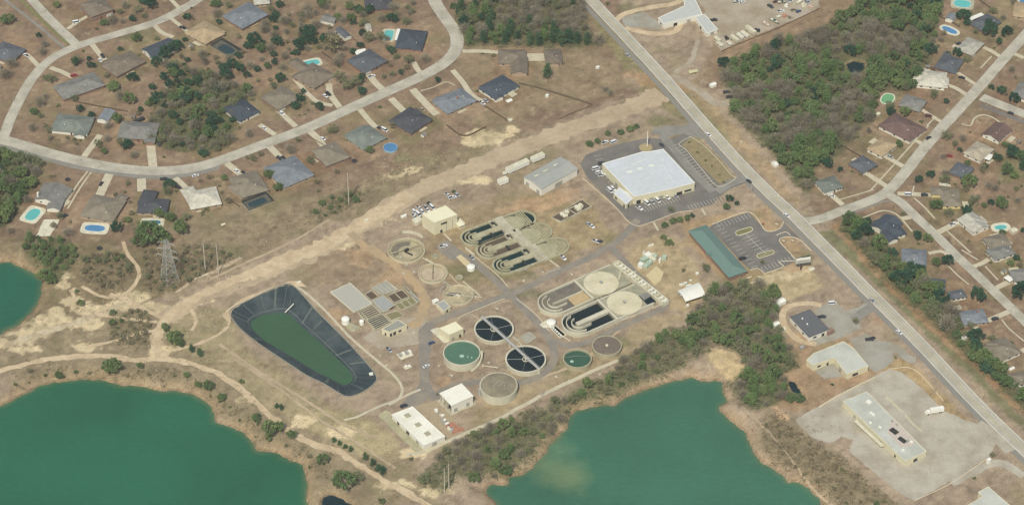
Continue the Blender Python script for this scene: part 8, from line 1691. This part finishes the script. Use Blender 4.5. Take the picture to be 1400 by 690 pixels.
# stones and pale debris on the rough ground
STONE = mk('pale_rubble', S(196, 182, 148), var=.12, scale=1)
b = MB(); 
for k in range(900):
    x, y = random.choice([(random.gauss(100, 50), random.gauss(445, 16)), (random.gauss(190, 30), random.gauss(412, 10)), (random.gauss(330, 60), random.gauss(330, 14)), (random.gauss(1060, 22), random.gauss(388, 9)), (random.gauss(670, 25), random.gauss(190, 7)), (random.gauss(995, 14), random.gauss(492, 10)), (random.gauss(500, 60), random.gauss(612, 8)), (random.gauss(560, 30), random.gauss(225, 10)), (random.gauss(620, 12), random.gauss(662, 6)), (random.gauss(270, 12), random.gauss(420, 20))])
    X, Y = G(x, y); z = h1(X, Y)
    if z < -3.6: continue
    s = random.uniform(.15, .5); b.box(X, Y, z-.1, z+s*.7, s*1.6, s, random.uniform(0, 3))
tag(b.build('rubble', STONE), 'pale rubble and stones scattered over bare ground', 'rubble', kind='stuff')
# ------------------------------------------------------------------ back garden slabs, sheds and small boxes
random.seed(21)
RPN = np.array(ROADPTS)
def short_label(l):
    w = l.split()[:8]
    while w[-1] in ('the', 'and', 'a', 'with', 'of', 'in', 'by', 'at', 'its', 'to', 'below', 'above', 'beside', 'on', 'under', 'behind', 'left', 'right', 'inside', 'near', 'outside', 'wide', 'pale', 'dark', 'big', 'bottom', 'long', 'white', 'aqua', 'cut') and len(w) > 4: w = w[:-1]
    return ' '.join(w)
used_l = set(); TP = np.array([(t.location[0], t.location[1]) for t in TREES])
for i, ((hx, hy, an, lw, ld), hl) in enumerate(zip(LOTS, [h[2] for h in HOUSES if h[2] in {o['label'] for o in ALL if o['category'] == 'house'}])):
    rp = RPN[np.argmin(((RPN-np.array((hx, hy)))**2).sum(1))]; d = np.array((hx, hy))-rp; d /= np.linalg.norm(d)
    v = np.array((-math.sin(an), math.cos(an))); v = v if np.dot(v, d) > 0 else -v; u = np.array((math.cos(an), math.sin(an))); sl = short_label(hl)
    if sl in used_l: continue
    used_l.add(sl)
    if i % 3 != 2:
        c = np.array((hx, hy))+v*random.uniform(8.5, 10.5)+u*random.uniform(-4, 4); b = MB(); b.box(*c, 0, .22+i*.0006, random.uniform(4, 7), random.uniform(2.5, 4.5), an)
        tag(b.build('patio', PATHC), 'pale patio slab behind the '+sl, 'patio', kind='structure')
    if i % 3 == 0:
        c = np.array((hx, hy))+v*random.uniform(15, 19)+u*random.uniform(-9, 9)
        if np.hypot(*(TP-c).T).min() < 3 or np.hypot(SP[:, 0]-c[0], SP[:, 1]-c[1]).min() < 5 or min(np.hypot(h[0]-c[0], h[1]-c[1])-h[3]*.55 for h in HOUSES) < 2: continue
        root = empty('garden_shed', (*c, 0), 'small garden shed behind the '+sl, 'shed'); b = MB(); b.box(*c, 0, 2.1, 3, 2.3, an); b.build('wall', [SIDING, WOODM, CREAM][i % 3 if i % 2 else 1], root)
        b = MB(); F = wall_fn(c, an); q = [F(-1.7, -1.35), F(1.7, -1.35), F(1.7, 1.35), F(-1.7, 1.35)]; r2 = [F(-1.7, 0), F(1.7, 0)]
        b.add([(*p, 2.1) for p in q]+[(*p, 2.7) for p in r2], [(0, 1, 5, 4), (2, 3, 4, 5), (1, 2, 5), (3, 0, 4), (3, 2, 1, 0)]); b.build('roof', roofm(['grey', 'pale', 'slate'][i % 3]), root); opening(root, 'door', c, an, 0, 0, 3, 2.3, .05, 1.8, .9, DOORM)
g_ = 'small valve boxes in the plant lawn'
for (x, y) in ((548, 352), (556, 362), (566, 372), (552, 374), (604, 312), (640, 330), (612, 392), (622, 405), (640, 398), (648, 470), (668, 452), (692, 440), (660, 500), (668, 496), (640, 505), (628, 480), (600, 500), (598, 420), (566, 455), (700, 545), (715, 505), (760, 515), (778, 520), (820, 512), (850, 362), (868, 372), (700, 372), (716, 384), (742, 372), (822, 330), (528, 500), (520, 486), (484, 452), (612, 470)):
    X, Y = G(x, y); root = empty('valve_box', (X, Y, 0), 'small pale valve box standing in the grass of the treatment plant', 'valve box', g_)
    b = MB(); b.box(X, Y, 0, .7, random.uniform(.8, 1.6), random.uniform(.8, 1.3), R(34)); b.build('body', CONCW, root); b = MB(); b.box(X, Y, .7, .8, .7, .7, R(34)); b.build('lid', GREYM, root)
for (p, w, l) in ((px(585, 372, 600, 380, 618, 392, 640, 402), .8, 'pale pipe trench between the ring basins'), (px(640, 428, 655, 436, 660, 450), .7, 'pale strip left of the upper open clarifier'), (px(700, 460, 712, 470, 716, 480), .8, 'pale strip between the two open clarifiers'), (px(568, 345, 574, 350, 590, 360), .8, 'pale strip from the sandy ring to the middle ring'), (px(625, 436, 640, 428, 690, 408), .8, 'pale verge line along the service road above the pump house'), (px(706, 408, 735, 432, 750, 452), .8, 'pale verge line right of the open clarifiers'), (px(636, 340, 680, 376, 694, 392), .8, 'pale verge line below the white domed tank')):
    strip('pipe_strip', p, w, PATHC, .07, l, 'path', rag=.15)

for i, (a_, c_, lb) in enumerate(((ZC(380, 400), ZC(440, 470), 'pipe along the left side of the sludge channels'), (ZC(470, 280), ZC(560, 395), 'pipe between covered bed and grey slab'), (ZC(600, 90), ZC(720, 180), 'pipe along the top of the concrete box tank'), (ZC(830, 200), ZC(930, 290), 'pipe beside the drying beds'), (ZC(655, 480), ZC(740, 440), 'pipe above the blower building'),
        (ZC(230, 470), ZC(330, 540), 'pipe below the white domed tanks'), (ZD(430, 300), ZD(505, 345), 'pipe into the middle ring basin'), (ZD(625, 520), ZD(560, 610), 'pipe between middle and third ring basin'), (ZA(110, 400), ZA(200, 470), 'pipe left of the old aerated ditches'), (ZA(560, 640), ZA(700, 600), 'pipe below the old aerated ditches'), (ZE(440, 440), ZE(560, 455), 'pipe right of the green water tank'), (ZE(600, 180), ZE(720, 250), 'pipe from upper clarifier to inlet box'), (ZB(250, 590), ZB(330, 640), 'pipe below the lower pale basin'), (ZB(150, 130), ZB(260, 90), 'pipe above the upper pale basin'))):
    p, q = G(*a_, .5), G(*c_, .5); root = empty('pipe_run', (*p, 0), 'pale '+lb, 'pipe'); b = MB(); b.bar((*p, .6), (*q, .6), .28, 8); b.build('pipe', [CONCW, GALV][i % 2], root)
    b = MB()
    for f_ in (.1, .5, .9): b.box(p[0]+(q[0]-p[0])*f_, p[1]+(q[1]-p[1])*f_, 0, .75, .7, .7)
    b.build('support', CONC, root)
for i, (x, y, k) in enumerate(((590, 468, 'blue'), (532, 478, 'silver'), (583, 500, 'white'), (645, 352, 'silver'), (820, 330, 'dark'), (770, 352, 'white'))):
    car(x, y, [34, -56][i % 2], ['car', 'pickup'][i % 2], k, ['blue car at the kerb of the yard road', 'silver pickup in front of the blower building', 'white car on the yard road by the green tank', 'silver pickup by the tan pad', 'dark car at the store lot road bend', 'white pickup on the service road above the basins'][i], 'cars on the treatment plant grounds')
gl = 'vehicles on the upper storage yard'
for i, (x, y, k, t, lb) in enumerate(((700, 12, 'white', 'car', 'white car beside the bluish boat on the upper yard'), (855, 35, 'dark', 'pickup', 'dark pickup left of the white tank on the upper yard'), (885, 8, 'maroon', 'car', 'maroon car left of the dark boat at the top edge'), (960, 8, 'white', 'van', 'white van between the dark boat and the white boat'), (985, 55, 'tan', 'pickup', 'tan pickup above the brown scrap heap'), (1060, 12, 'silver', 'suv', 'silver suv at the top right of the storage yard'), (1010, 62, 'blue', 'car', 'blue car right of the brown scrap heap'), (912, 62, 'white', 'pickup', 'white pickup above the dark green boat'))):
    car(*T(3, 0, x, y), [20, -50, 35, 10][i % 4], t, k, lb, gl)
HAZE = 5e-5
# ------------------------------------------------------------------ light
w = bpy.data.worlds.new('World'); scene.world = w; w.use_nodes = True; nt = w.node_tree
sky = nt.nodes.new('ShaderNodeTexSky'); sky.sky_type = 'NISHITA'; sky.sun_disc = False
EL, AZ = R(52), R(180+14)     # sun stands behind the camera, a little to its left
sky.sun_elevation = EL; sky.sun_rotation = AZ; sky.altitude = 20; sky.air_density = 1.2; sky.dust_density = 2.0
nt.links.new(sky.outputs[0], nt.nodes['Background'].inputs[0]); nt.nodes['Background'].inputs[1].default_value = .12
sl = bpy.data.lights.new('sun', 'SUN'); so = bpy.data.objects.new('sun', sl); COL.objects.link(so)
sl.energy = 3.6; sl.angle = R(.5); sl.color = (1, .96, .86)
from mathutils import Vector
d = Vector((math.sin(AZ)*math.cos(EL), math.cos(AZ)*math.cos(EL), math.sin(EL)))
so.rotation_euler = d.to_track_quat('Z', 'Y').to_euler()
scene.view_settings.view_transform = 'Standard'; scene.view_settings.look = 'None'; scene.view_settings.exposure = .07; scene.view_settings.gamma = 1
scene.render.engine = 'CYCLES'; scene.cycles.max_bounces = 4; scene.cycles.transparent_max_bounces = 8; scene.cycles.filter_width = 1.4
scene.cycles.use_denoising = True
# thin haze in the air between the camera and the ground
b = MB(); b.box(0, 0, -12, 1320, 16400, 16400); hz = b.build('haze', None)
hm = bpy.data.materials.new('thin_haze'); hm.use_nodes = True; n_ = hm.node_tree.nodes; n_.remove(n_['Principled BSDF']); pv = n_.new('ShaderNodeVolumePrincipled'); pv.inputs['Color'].default_value = (1, .96, .9, 1); pv.inputs['Density'].default_value = HAZE; pv.inputs['Anisotropy'].default_value = .2
hm.node_tree.links.new(pv.outputs[0], n_['Material Output'].inputs['Volume']); hz.data.materials.clear(); hz.data.materials.append(hm)
tag(hz, 'thin bright haze filling the air over the whole scene', 'haze', kind='stuff')
# leave out shape sources that were never placed, and check the labels
for (k, v), p in TREEP.items():
    if (k, v) not in USED:
        for ch in list(p.children): bpy.data.objects.remove(ch)
        bpy.data.objects.remove(p)
seen = {}
for o in ALL:
    l = o['label']; n = len(l.split())
    if n > 16 or n < 4: print('LABEL LENGTH', n, l)
    if l in seen and o.get('group') != seen[l]: print('LABEL REPEAT', l)
    if l in seen and (o.get('group') or '').startswith(('garden', 'cars', 'veh')): print('LABEL REPEAT IN GROUP', l)
    if l in seen and not o.get('group'): print('DUP', l)
    seen[l] = o.get('group')
print('TOP', len(ALL), 'OBJ', len(scene.objects))
